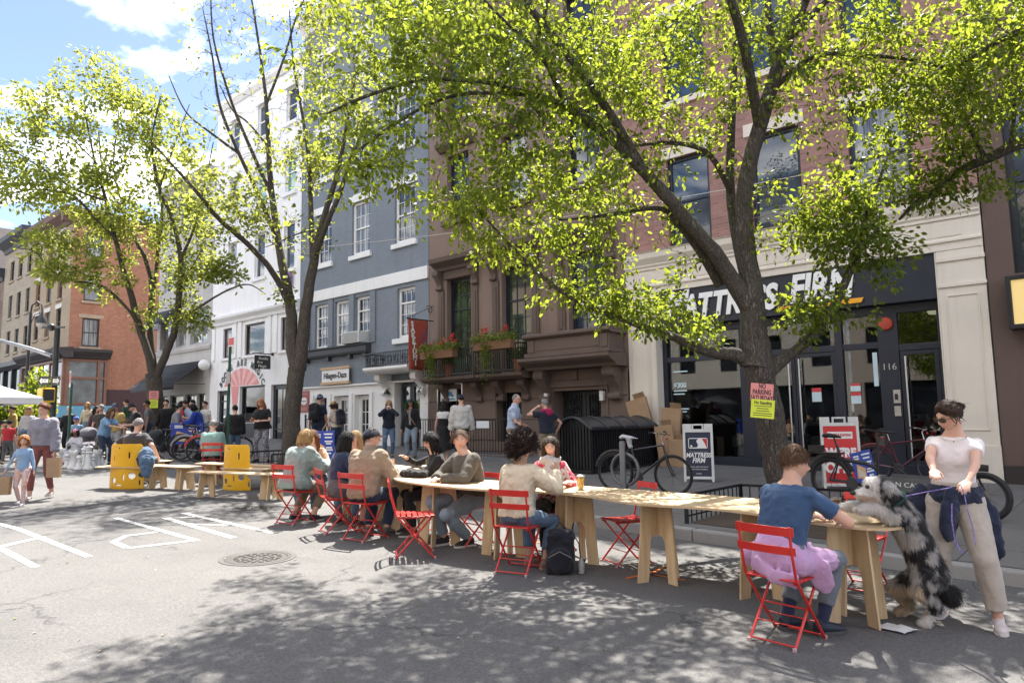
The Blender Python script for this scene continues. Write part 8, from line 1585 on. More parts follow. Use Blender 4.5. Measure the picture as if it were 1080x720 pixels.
for spec in(('man in black with short dark hair by the awning shop',175,22.5,cf(.2,-1),1.68,dict(hair=('short','black'),top=dict(m=c_blk),bottom=dict(m=c_blk))),('woman in a grey and purple jacket with dark hair tied up',184,20.8,cf(.8,.4),1.55,dict(sex='f',hair=('bun','black'),top=dict(m=cloth('grey_purple',(.2,.2,.23)),ease=.03),bottom=dict(m=cloth('plum',(.08,.02,.05))),lean=12)),('woman in a red dress with black hair in the corner shop group',188,22.0,cf(.5,.8),1.63,dict(sex='f',hair=('long','black'),top=dict(m=c_redt,sleeve=.5),bottom=dict(m=c_redt,kind='dress',leg=1.1,ease=.02))),('man in a light blue shirt looking down at his phone',197,22.2,cf(-.2,-1),1.66,dict(hair=('short','brown'),top=dict(m=cloth('light_blue_shirt',(.3,.4,.52)),sleeve=.8),bottom=dict(m=c_jeand),hands=((-.1,.32,1.1),(.1,.32,1.1)),head=(0,24,0),extras=(ex_phone(1,label='phone of the man in the light blue shirt'),))),('man with black hair and a lime green vest behind the blue poster',205,22.6,cf(-.6,-.6),1.66,dict(hair=('short','black'),top=dict(m=cloth('lime_vest',(.25,.5,.06)),sleeve=.5),bottom=dict(m=c_blk))),('person in a long cobalt blue coat leaning over the blue poster',210,20.6,cf(-.9,-.2),1.56,dict(sex='f',hair=('bob','black'),skin='brown',top=dict(m=c_cob,hem=-.42,ease=.05,arm=.02,name='coat'),bottom=dict(m=c_blk),lean=16,head=(0,12,0),hands=((-.1,.42,.98),(.12,.42,.98)))),('woman in a white tee at the right of the corner shop group',217,23.0,cf(-.3,-1),1.62,dict(sex='f',hair=('bun','brown'),top=dict(m=cloth('white_top',(.6,.58,.56)),sleeve=.5),bottom=dict(m=c_jeanl))),('person in a black hooded jacket behind the parked bikes',248,18.6,cf(-.5,.8),1.50,dict(hair=('short','black'),top=dict(m=c_blk,ease=.05,hem=-.25,name='jacket'),bottom=dict(m=c_jean))),('woman with curly fair hair in a blue top reaching over the chess pieces',110,19.2,cf(.85,-.15),1.60,dict(sex='f',hair=('curly','lightbrown'),top=dict(m=c_sky,sleeve=.9,hem=-.22,ease=.035),bottom=dict(m=c_jeand),lean=18,hands=((-.1,.58,1.02),(.12,.55,1.05)),feet=((-.1,.12),(.1,-.12,.02)))),('man in a mustard yellow shirt and blue cap by the chess set',122,20.6,cf(.2,-1),1.72,dict(hair=('short','dark'),skin='tan',top=dict(m=c_yel,sleeve=.7,hem=-.12,ease=.03),bottom=dict(m=c_lgrey),extras=(ex_cap((.09,.1,.13),(.04,.12,.35)),),head=(-16,12,0))),('man in a black tee and black cap reading by the left tree',144,20.2,cf(-.75,-.5),1.73,dict(hair=('short','black'),top=dict(m=c_blk,sleeve=.6,hem=-.1,ease=.03),bottom=dict(m=c_nvy),extras=(ex_cap((.02,.02,.024)),),hands=((-.1,.34,1.08),(.1,.34,1.08)),head=(0,24,0),wt=1.12)),('grey haired man in a dark shirt behind the chess pieces',107,21.8,cf(.3,-1),1.68,dict(hair=('short','grey'),top=dict(m=cloth('dark_olive',(.06,.055,.045)),sleeve=.7),bottom=dict(m=c_khaki),head=(-20,10,0))),('woman with long dark hair behind the grey haired chess watcher',99,22.4,cf(.9,-.3),1.64,dict(sex='f',hair=('long','dark'),top=dict(m=cloth('plum_top',(.09,.05,.07))),bottom=dict(m=c_blk))),('man in dark clothes beyond the green sign post',73,23.5,cf(.3,-1),1.62,dict(hair=('short','white'),top=dict(m=c_blk),bottom=dict(m=c_blk))),('man in a grey tee standing between the stroller and the left tree',157,22.0,cf(-.8,-.4),1.66,dict(hair=('short','black'),skin='brown',top=dict(m=c_grey,sleeve=.6),bottom=dict(m=c_jeand))),('woman in a cream jacket far behind the chess players',92,26.0,cf(.3,-1),1.62,dict(sex='f',hair=('long','blond'),top=dict(m=c_cream),bottom=dict(m=c_jeanl))),('man in a dark green sweater crossing far behind the chess set',134,26.5,cf(-1,.1),1.72,dict(hair=('short','brown'),top=dict(m=cloth('bottle_green',(.03,.07,.045))),bottom=dict(m=c_khaki),feet=((-.1,-.15,.03),(.1,.18)))),('woman in a pale coat far behind the blue coat group',168,26.0,cf(.6,-.6),1.6,dict(sex='f',hair=('bob','dark'),top=dict(m=c_lin,hem=-.3,ease=.04),bottom=dict(m=c_blk))),('person in a mustard jacket under the tent',14,23.5,cf(-.5,-.8),1.64,dict(sex='f',hair=('bun','dark'),top=dict(m=c_yel),bottom=dict(m=c_jeand))),('blond person in a navy cap beside the tent leg',29,21.0,cf(-.4,.9),1.62,dict(sex='f',hair=('long','gold'),top=dict(m=cloth('pale_grey',(.4,.39,.4))),bottom=dict(m=c_jean),extras=(ex_cap((.03,.035,.07)),))),):
 lb,px,d,yw,H,kw=spec;person(lb,at(px,d),yw,H=H,res=kw.pop('res',2.0),group=None,**kw)
for spec in(('child in a blue cap and blue tee by the green post',81,21.5,cf(.2,-1),1.28,dict(hair=('short','brown'),top=dict(m=c_sky,sleeve=.6),bottom=dict(m=c_grey),extras=(ex_cap((.05,.1,.3)),))),('child in white clothes and a pink hat sitting behind the white chess pieces',81,19.6,cf(.1,-1),1.18,dict(hair=('bob','dark'),skin='brown',top=dict(m=cloth('white_robe',(.55,.54,.58)),ease=.03),bottom=dict(m=cloth('white_robe',(.55,.54,.58)),ease=.03),extras=(ex_cap((.55,.22,.27)),),seat=.36,hands=((-.08,.25,.6),(.08,.25,.6)))),('child in a pink helmet behind the seated grey haired man',149,18.8,cf(.2,-1),1.16,dict(hair=('bob','dark'),top=dict(m=cloth('teal_dark',(.03,.07,.09))),bottom=dict(m=c_grey),extras=(ex_helmet((.5,.14,.25)),))),('boy in a red tee with dark hair near the tent',9,19.6,cf(-.3,.95),1.22,dict(hair=('short','black'),top=dict(m=c_redt,sleeve=.6,ease=.025),bottom=dict(m=c_grey))),('boy in a green tee at the left edge',1,20.0,cf(.6,.6),1.2,dict(hair=('short','black'),top=dict(m=c_grn,sleeve=.6,ease=.025),bottom=dict(m=c_blk))),):
 lb,px,d,yw,H,kw=spec;person(lb,at(px,d),yw,H=H,res=2.0,child=True,**kw)
xs=(-15.3,5.62);Ys=math.radians(33)
person('grey haired man in a dark tee seated in the yellow seat',xs,Ys,H=1.80,seat=.46,lean=4,head=(0,4,0),res=1.3,skin='fair',hair=('short','grey'),top=dict(m=cloth('charcoal_tee',(.045,.042,.045)),sleeve=.75,hem=-.1,ease=.03),bottom=dict(m=c_jean),wt=1.22,hands=((-.42,.12,.62),(.42,.12,.62)),poles=((-1,-.8,-.1),(1,-.8,-.1)))
xt=(-15.6,7.35);chair(xt[0],xt[1],62,'red folding chair under the man in the mint tee by the left tree')
person('grey haired man in a mint tee seated on a red chair, facing left',xt,math.radians(62),H=1.72,seat=.46,lean=14,head=(-4,8,0),res=1.3,skin='fair',hair=('short','grey'),top=dict(m=c_mint,sleeve=.75,hem=-.1,ease=.03),bottom=dict(m=c_blk),wt=1.15,hands=((-.12,.42,.62),(.14,.4,.62)))
T=thing('denim_jacket','blue denim jacket and dark bag heaped on the bench board of the yellow seat','jacket',(-14.75,5.55,gz(-14.75,5.55)+.43));mb=MB();c=Vector((-14.72,5.62,gz(-14.7,5.6)+.62));mb.ell(c,(.17,.13,.20));mb.ell(c+Vector((.1,-.03,-.08)),(.12,.13,.16));mb.ell(c+Vector((.15,-.05,-.22)),(.07,.1,.16));finish(fuse(mb,.015,2,.05,.07),'cloth',c_jean,T);mb=MB();mb.ell(c+Vector((-.14,.0,-.04)),(.13,.12,.18));finish(fuse(mb,.015,2,.02,.07),'dark_bag',c_blk,T)
def cup(xy,label,h,r,col,straw=None,lid=None,group=None,level=None):
 z=gz(*xy)+TH;T=thing('drink_cup',label,'cup',(xy[0],xy[1],z));p=Vector((xy[0],xy[1],z+.001));k=level or.92
 mb=MB();mb.lathe(p,[(r*.72,.004),(r*(.72+.28*k),h*k),(.001,h*k)],18,True);mb.build('drink',M('drink_%d_%d'%(int(col[0]*100),int(col[1]*100)),col,.15,.1,5,0),T,smooth=40)
 m=MATS.get('clear_cup')
 if not m:
  m=bpy.data.materials.new('clear_cup');m.use_nodes=True;nt=m.node_tree;nt.nodes.clear();o=N(nt,'ShaderNodeOutputMaterial');a=N(nt,'ShaderNodeBsdfTransparent');b=N(nt,'ShaderNodeBsdfGlossy');b.inputs['Roughness'].default_value=.05;x=N(nt,'ShaderNodeMixShader');x.inputs[0].default_value=.14;nt.links.new(a.outputs[0],x.inputs[1]);nt.links.new(b.outputs[0],x.inputs[2]);nt.links.new(x.outputs[0],o.inputs[0]);MATS['clear_cup']=m
 mb=MB();mb.lathe(p,[(r*.76,0),(r*1.03,h),(r*1.06,h+.004)],18,False);mb.build('cup_wall',m,T,smooth=40)
 if lid:mb=MB();mb.lathe(p,[(r*1.07,h),(r*1.05,h+.012),(r*.6,h+.022),(.001,h+.022)],18,False);mb.build('lid',M('lid_%d'%int(lid[0]*100),lid,.4,.05),T,smooth=40)
 if straw:mb=MB();mb.tube([p+Vector((0,0,.02)),p+Vector((.02,.01,h+.1))],.004,6);mb.build('straw',M('straw_%d'%int(straw[0]*100),straw,.5,.1),T)
cup((-4.58,6.2),'clear cup of golden beer with a pale foam top in front of the scarf woman',.135,.042,(.62,.36,.02),lid=(.7,.66,.58))
cup((-1.93,6.08),'tall cup of iced coffee between the man in blue and the dog',.15,.045,(.06,.022,.012))
cup((-7.05,6.15),'pale paper cup with a straw beside the black handbag',.10,.042,(.6,.52,.42),straw=(.5,.36,.16),lid=(.62,.58,.52))
cup((-6.55,6.05),'amber drink with a straw between the clasped hands of the grey-brown man',.13,.04,(.3,.1,.02),straw=(.55,.36,.12));cup((-8.75,6.3),'blue bottle shaped cup near the pale green jacket',.2,.036,(.04,.12,.3))
cup((-4.95,6.3),'white paper cup with a lid by the hands of the scarf woman',.11,.038,(.55,.52,.48),lid=(.75,.75,.74));cup((-8.45,6.75),'brown paper cup before the auburn haired woman',.10,.036,(.25,.14,.07))
T=thing('snack','small yellow snack in a wrapper by the hand of the man in blue','snack',(-2.18,5.98,gz(-2.18,5.98)+TH));mb=MB();p=Vector((-2.15,6.02,gz(-2.15,6.0)+TH+.02));mb.ell(p,(.05,.025,.022));mb.ell(p+Vector((.04,-.01,.003)),(.03,.02,.018));finish(fuse(mb,.006,2,.01,.02),'bread',M('snack_yellow',(.65,.38,.05),.6,.2),T);mb=MB();mb.ell(p-Vector((.05,0,.004)),(.05,.04,.02));finish(fuse(mb,.006,1,.02,.02),'wrapper',M('wrapper_brown',(.25,.1,.06),.5,.2),T)
T=thing('handbag','black soft handbag lying on the plywood table','handbag',(-6.98,5.9,gz(-7,5.9)+TH));mb=MB();p=Vector((-6.92,5.86,gz(-6.9,5.9)+TH+.05));mb.ell(p,(.2,.11,.055),rz(.3));mb.ell(p+Vector((.1,.0,.0)),(.12,.1,.05));finish(fuse(mb,.01,2,.03,.05),'bag_body',c_blk,T);mb=MB();mb.tube([p+Vector((-.15,0,.04)),p+Vector((-.08,.05,.07)),p+Vector((.08,.06,.065)),p+Vector((.17,.02,.02))],.009,6);mb.build('strap',c_blk,T,smooth=True)
def ground_pack():
 c=G(598,603);c=Vector((-4.42,5.62,gz(-4.42,5.62)));T=thing('backpack','black backpack standing on the road beside the woman in the cream sweater','backpack',c);R=rz(math.radians(35));mb=MB();mb.box(c+Vector((0,0,.20)),(.27,.16,.36),R);mb.ell(c+Vector((0,0,.38)),(.125,.085,.065),R);mb.ell(c+R@Vector((0,-.10,.15)),(.12,.05,.12),R);finish(fuse(mb,.012,7,.02,.06),'bag_body',cloth('pack_black',(.012,.013,.02),.3),T)
 mb=MB();mb.tube([c+R@Vector((.12,.05,.38)),c+R@Vector((.18,.06,.28)),c+R@Vector((.20,.05,.08)),c+R@Vector((.17,.02,.02))],[(.025,.006)]*4,6);mb.tube([c+R@Vector((-.06,0,.43)),c+R@Vector((0,0,.49)),c+R@Vector((.06,0,.43))],.009,6);mb.build('strap',c_blk,T,smooth=True);mb=MB();mb.tube([c+R@Vector((-.11,-.152,.18)),c+R@Vector((.0,-.165,.24)),c+R@Vector((.11,-.152,.18))],.004,5);mb.build('zip',M('zip_grey',(.2,.2,.2),.4,.1),T);mb=MB();mb.lathe(c+R@Vector((.2,.02,0)),[(.03,0),(.034,.1),(.02,.13),(.018,.15)],10);mb.build('water_bottle',M('bottle_grey',(.3,.3,.3),.3,.1),T,smooth=True)
ground_pack()
def napkin():
 c=G(945,664);T=thing('napkin','crumpled white napkin on the road by the end trestle','napkin',(c.x,c.y,gz(c.x,c.y)));mb=MB();r=random.Random(3);n=9;vs=[]
 for j in range(n):
  for i in range(n):u,v=(i/(n-1)-.5)*.26,(j/(n-1)-.5)*.16;x,y=c.x+u*.8+v*.3,c.y+v-u*.1;vs.append((x,y,gz(x,y)+.012+.03*max(0,mnoise.noise(Vector((u*9,v*9,3))))+r.uniform(0,.006)))
 mb.add(vs,[(j*n+i,j*n+i+1,(j+1)*n+i+1,(j+1)*n+i)for j in range(n-1)for i in range(n-1)]);mb.build('paper',M('napkin_white',(.68,.67,.66),.8,.06),T,smooth=30)
napkin()
def dog():
 hp=G(965,655);T=thing('dog','shaggy black and white merle dog standing with its forepaws on the table','dog',(hp.x,hp.y,gz(hp.x,hp.y)));d0=5.33
 P=lambda px,py,d=d0:D(px,py,d);mb=MB()
 mb.tube([P(985,612),P(978,600),P(968,575),P(957,553),P(948,540),P(940,530)],[.07,.115,.11,.115,.10,.075],16)
 mb.ell(P(980,604),(.115,.12,.12));mb.ell(P(957,553),(.11,.12,.125));mb.tube([P(952,545),P(943,530,d0-.01),P(933,519,d0-.02)],[.095,.08,.075],14)
 mb.ell(P(929,513,d0-.03),(.082,.082,.078));mb.ell(P(926,518,d0-.03),(.07,.07,.065));f=(P(902,521,d0-.05)-P(926,517,d0-.03));mb.tube([P(922,518,d0-.03),P(912,520,d0-.04),P(905,521,d0-.05),P(902,522,d0-.05)],[.052,.042,.037,.024],12)
 mb.ell(P(920,510.5,d0-.032),(.062,.066,.058));mb.ell(P(925,524,d0-.03),(.055,.06,.055))
 mb.tube([P(918,524,d0-.035),P(908,526,d0-.045)],[.034,.022],10)
 u=Vector(RC[:,2]);earo=[]
 for q in(-1,1):
  e0=P(934,508,d0-.03+q*.06);mb.tube([e0,e0+Vector((0,0,-.03))+u*(q*.035)+Vector(RC[:,0])*.012,e0+Vector((0,0,-.10))+u*(q*.042)+Vector(RC[:,0])*.015],[(.035,.018),(.043,.022),(.02,.012)],10)
 for q,tx,ty in((-1,908,537),(1,893,534)):
  s0=P(948,541,d0+q*.07);e=P(936,543,d0+q*.09);w=P(tx+14,ty-1,d0+q*.08);t=P(tx,ty,d0+q*.08);mb.tube([s0,e,w,t],[.07,.05,.042,.04],12);mb.ell(t,(.05,.042,.032));
  for k in(-1,0,1):mb.ell(t-Vector(RC[:,0])*.035+u*(.02*k),(.02,.013,.016))
 for q,(fx,fy)in((-1,(978,661)),(1,(952,649))):
  g=G(fx,fy);dd=depth_of(g);h0=P(980,603,d0+q*.07);kn=P(fx-8 if q>0 else fx-9,622,dd+.0);hk=P(fx+9,637,dd+.02);pw=Vector((g.x,g.y,gz(g.x,g.y)+.03));mb.tube([h0,kn,hk],[.10,.07,.04],14);mb.tube([hk,hk.lerp(pw,.5),pw+Vector((0,0,.02))],[.038,.03,.033],12);mb.ell(pw-Vector(RC[:,0])*.015,(.05,.046,.034),rz(.4))
  for k in(-1,0,1):mb.ell(pw-Vector(RC[:,0])*.05-u*.0+u*(.022*k)-Vector((0,0,.008)),(.02,.014,.018))
 mb.tube([P(986,612),P(995,622),P(1003,627,d0-.05),P(1014,629,d0-.1)],[.05,.062,.065,.03],12)
 me=fuse(mb,.010,3);V=np.empty(len(me.vertices)*3);me.vertices.foreach_get('co',V);V=V.reshape(-1,3);Nn=np.empty(len(me.vertices)*3);me.vertices.foreach_get('normal',Nn);Nn=Nn.reshape(-1,3)
 px=540+FOC*((V-CAM)@RC[:,0])/((V-CAM)@RC[:,2]);py=360-FOC*((V-CAM)@RC[:,1])/((V-CAM)@RC[:,2]);dep=(V-CAM)@RC[:,2]
 cream=np.array((.55,.44,.32));white=np.array((.62,.59,.55));blk=np.array((.018,.017,.019));gry=np.array((.27,.265,.27));tanc=np.array((.42,.24,.11))
 n1=np.array([mnoise.noise(Vector(v*11))for v in V]);n2=np.array([mnoise.noise(Vector(v*30+7))for v in V]);C=(lambda q:blk+(gry-blk)*np.clip((.08-q)/.12,0,1)[:,None]+(white*.7-gry)*np.clip((-.12-q)/.15,0,1)[:,None])(n1+.55*n2)
 headm=(px<937)&(py<532);C[headm]=np.where((n1+.4*n2)[headm,None]>.25,gry,white*.95);m=headm&(px<923);C[m]=white*1.1
 m=headm&(px>927);C[m]=np.where((n1+.6*n2)[m,None]>.0,blk*2.2,gry*1.3);m=headm&(py>522)&(px>905)&(px<925);C[m]=tanc*.6+white*.4
 fl=(py>528)&(py<545)&(px<934);C[fl]=white*.85;hl=(py>617)&(px<992)&(px<972+(py-617)*.25);C[hl]=cream*(.8+.4*np.clip(n2[hl],-.5,.5))[:,None];m=(py>648);C[m]=white*.85;bl=(px<955)&(py>540)&(py<590)&(n1<.2)&(px<948+(py-540)*.3);C[bl]=white*.8;tl_=(px>1012);C[tl_]=white;tb_=(px>990)&(px<=1012)&(py>615);C[tb_]=blk
 m_dog,nt,bs=_nodes('dog_fur');a_=N(nt,'ShaderNodeAttribute',attribute_name='col');nt.links.new(a_.outputs['Color'],bs.inputs['Base Color']);bs.inputs['Roughness'].default_value=.75;bs.inputs['Sheen Weight'].default_value=.2;bs.inputs['Specular IOR Level'].default_value=.3
 cc=np.ones((len(V),4));cc[:,:3]=C;atr=me.attributes.new('col','FLOAT_COLOR','POINT');atr.data.foreach_set('color',cc.ravel().astype(np.float32));body_=finish(me,'body',m_dog,T)
 r=np.random.default_rng(2);n=70000;idx=r.integers(0,len(V),n);p=V[idx]+r.normal(0,.004,(n,3));nn=Nn[idx];fur=np.full(n,.034);pxs,pys=px[idx],py[idx];fur[(pxs<937)&(pys<532)]=.03;fur[(pxs<922)&(pys<532)]=.019;fur[(pxs<911)&(pys<532)]=.010;fur[pys>640]=.014;fur[pxs>990]=.055;fur[(pys>528)&(pys<545)&(pxs<930)]=.016;fur*=.6+.7*r.random(n)
 g=np.array((0,0,-1.0))+RC[:,0]*.25;flow=g-nn*(nn@g)[:,None];flow/=np.linalg.norm(flow,axis=1,keepdims=True)+1e-6;d=nn*.38+flow*1.0+r.normal(0,.22,(n,3));d/=np.linalg.norm(d,axis=1,keepdims=True);w=np.cross(d,nn+r.normal(0,.2,(n,3)));w/=np.linalg.norm(w,axis=1,keepdims=True)+1e-6;w*=.0013
 tip=p+d*fur[:,None]-np.array((0,0,1))*(fur*.25)[:,None];md=p+d*(fur*.55)[:,None];VV=np.stack([p-w,p+w,md+w*.8,md-w*.8,tip],1).reshape(-1,3);off=np.array(ORG[T.name]);VV-=off;b=(np.arange(n)*5)[:,None]
 me2=bpy.data.meshes.new('fur');me2 .from_pydata(VV.tolist(),[],(b+np.array([0,1,2,3])).tolist()+(b+np.array([3,2,4])).tolist());cc2=np.ones((n,5,4));cc2[:,:,:3]=(C[idx]*(.75+.5*r.random((n,1))))[:,None];at2=me2 .attributes.new('col','FLOAT_COLOR','POINT');at2 .data.foreach_set('color',cc2 .reshape(-1).astype(np.float32));me2 .materials.append(m_dog);link('fur',me2,T)
 mb=MB();mb.ell(P(899.3,519.5,d0-.056),(.021,.024,.018));mb.build('nose',M('dog_nose',(.01,.01,.011),.25,.1,3,0),T,smooth=True);me_=M('dog_eye',(.008,.006,.005),.1,.1,3,0)
 mb=MB();mb.ell(P(914.8,513,d0-.098),(.016,.016,.015));mb.build('eye',me_,T,smooth=True);mb=MB();mb.ell(P(915,513.5,d0+.03),.0115);mb.build('eye',me_,T,smooth=True)
 mb=MB();c=P(942,527,d0-.012);ax=(P(933,519)-P(950,541)).normalized();x,y,_=frame_from(ax);mb.tube([c+(x*math.cos(t)+y*math.sin(t))*.093 for t in np.linspace(0,2*PI,22)],[(.013,.006)]*22,6,up=ax,cap=False);mb.build('collar',cloth('collar_green',(.02,.09,.06)),T,smooth=True)
 return c
dc=dog()
m_leash=cloth('leash_purple',(.27,.20,.50),.15,.7,300,.1,60,(.12,.06,.35));L=thing('dog_leash',"purple patterned leash from the dog's collar to the woman's hand",'leash',dc);mb=MB();a0=D(950,524,5.25);a1=D(975,519,5.0);a2=D(1003,514,4.86);mb.tube([a0,a1,D(986,517,4.84),a2],[(.009,.003)]*4,6,up=(0,0,1));mb.build('taut_strap',m_leash,L,smooth=True);mb=MB()
mb.tube([D(1013,511,4.78),D(1017,520,4.74),D(1020,536,4.74),D(1026,556,4.74),D(1029,574,4.76)],[(.016,.003)]*5,6,up=(1,0,0));mb.tube([D(1004,531,4.8),D(1004,548,4.79),D(1007,570,4.8),D(1015,583,4.82)],[(.012,.003)]*4,6,up=(1,0,0));mb.build('hanging_strap',m_leash,L,smooth=True)
m_tyre=M('tyre_rubber',(.014,.014,.015),.75,.2,20,.2);m_rim=M('rim_grey',(.08,.08,.085),.4,.1,3,0,metal=.6);m_chrome=M('chrome',(.5,.5,.5),.25,.1,3,0,metal=1)
def wheel(T,c,r,ax,tw=.022,name='wheel'):
 c=Vector(c);ax=Vector(ax).normalized();z=Vector((0,0,1));C=lambda t,q:c+ax*(q*math.cos(t))+z*(q*math.sin(t));mb=MB();mb.tube([C(t,r-tw)for t in np.linspace(0,2*PI,37)],tw,8,cap=False);w=mb.build(name,m_tyre,T,smooth=True)
 mb=MB();mb.tube([C(t,r-tw*2.1)for t in np.linspace(0,2*PI,37)],tw*.5,6,cap=False);n=ax.cross(z);mb.tube([c-n*.04,c+n*.04],.022,8)
 for k in range(24):t=2*PI*k/24;mb.tube([c+n*(.03 if k%2 else-.03),C(t+.2*(1 if k%4<2 else-1),r-tw*2.2)],.0013,3,cap=False)
 mb.build('rim',m_rim,w,smooth=True)
def bicycle(base,ax,label,r=.335,wb=1.03,fcol=(.015,.015,.018),saddle=(.02,.02,.02),bag=False,basket=False,name='bicycle',lean=0,group='parked bicycles'):
 b=Vector(base);ax=Vector((ax[0],ax[1],-.022*ax[0])).normalized();T=thing(name,label,'bicycle',b,0,group);z=Vector((0,0,1));n=ax.cross(z);z=(z+n*lean).normalized();L=lambda a,h,s=0:b+ax*a+z*h+n*s
 mf=M('bike_%d_%d'%(int(fcol[0]*100),int(fcol[2]*100)),fcol,.35,.1,4,0,coat=.3);wheel(T,L(-wb/2,r),r,ax);wheel(T,L(wb/2,r),r,ax);bb=L(-.08,.28);st=L(-.22,.78);ht,hb=L(.36,.82),L(.40,.66)
 mb=MB()
 for p,q,w in((bb,st,.016),(st.lerp(bb,.12),ht,.016),(bb,hb,.019),(ht,hb,.02)):mb.tube([p,q],w,8)
 for s in(-.05,.05):mb.tube([L(-wb/2,r,s),bb+n*s*.4],.009,6);mb.tube([L(-wb/2,r,s),st+n*s*.3],.008,6)
 mb.build('frame',mf,T,smooth=True);mb=MB()
 for s in(-.045,.045):mb.tube([hb+n*s*.6,L(.44,.50,s),L(wb/2,r,s)],[.014,.013,.009],8)
 mb.build('fork',mf,T,smooth=True);mb=MB();mb.tube([ht,L(.34,.95),L(.37,.99)],.012,8);mb.tube([L(.30,1.03,-.29),L(.36,1.02,-.2),L(.40,.99,0),L(.36,1.02,.2),L(.30,1.03,.29)],.011,8);h=mb.build('handlebar',m_chrome,T,smooth=True);mb=MB()
 for s in(-1,1):mb.tube([L(.30,1.03,s*.28),L(.25,1.03,s*.36)],.016,8);mb.tube([L(.35,1.0,s*.22),L(.38,.97,s*.30)],.006,5)
 mb.build('grip',m_tyre,h,smooth=True);mb=MB();mb.tube([st,L(-.25,.90)],.012,8);mb.build('seat_post',m_chrome,T);mb=MB();mb.tube([L(-.40,.93),L(-.34,.945),L(-.25,.935),L(-.15,.925),L(-.08,.92)],[(.06,.03),(.085,.035),(.06,.028),(.025,.02),(.012,.012)],12,up=z)
 if bag:mb.tube([L(-.25,.92),L(-.24,.84),L(-.22,.76)],[.06,.045,.03],10)
 finish(fuse(mb,.01,2,.012 if bag else 0,.03),'saddle',M('saddle_%d'%int(saddle[0]*100),saddle,.5,.15),T);mb=MB();mb.lathe(bb+n*.045,[(.085,-.003),(.09,0),(.085,.003)],20,True,Matrix(frame_from(n)).transposed());mb.tube([bb+n*.06,bb+n*.06+ax*.13-z*.1],.009,6);mb.tube([bb-n*.06,bb-n*.06-ax*.13+z*.1],.009,6);cr=mb.build('crank',m_rim,T);mb=MB();mb.box(bb+n*.11+ax*.13-z*.1,(.09,.09,.02));mb.box(bb-n*.11-ax*.13+z*.1,(.09,.09,.02));mb.build('pedal',m_tyre,cr)
 mb=MB();mb.tube([L(-wb/2+(r+.03)*math.cos(t),r+(r+.03)*math.sin(t))for t in np.linspace(.6,2.9,16)],[(.025,.004)]*16,6,up=n);mb.build('mudguard',mf,T,smooth=True);mb=MB();mb.ell(L(-.33,.82),.022);mb.ell(L(.42,.93),.02);mb.build('reflector',M('reflector_red',(.5,.02,.02),.3,.1),T)
 if basket:mb=MB();c=L(.55,.88);mb.box(c,(.3,.3,.22));mb.build('basket',m_blackf,T)
 return T
ax1=(.985,.17);bicycle((-6.38,10.42,gz(-6.38,10.42)),ax1,'black bicycle with a plastic wrapped saddle locked to a grey hoop',saddle=(.5,.52,.55),bag=True)
p=Vector((-6.55,10.05,gz(-6.55,10.05)));T=thing('bike_rack','grey steel post with a round hoop, in front of the locked black bicycle','bike rack',p);mg_=M('rack_steel',(.17,.175,.185),.45,.2,8,.1,metal=.3);mb=MB();mb.lathe(p,[(.05,-.02),(.05,.86),(.04,.89),(.001,.895)],14);mb.build('post',mg_,T,smooth=50);mb=MB();mb.tube([p+Vector((.26*math.cos(t),.06,.42+.26*math.sin(t)))for t in np.linspace(0,2*PI,30)],.026,8,cap=False);mb.build('hoop',mg_,T,smooth=True)
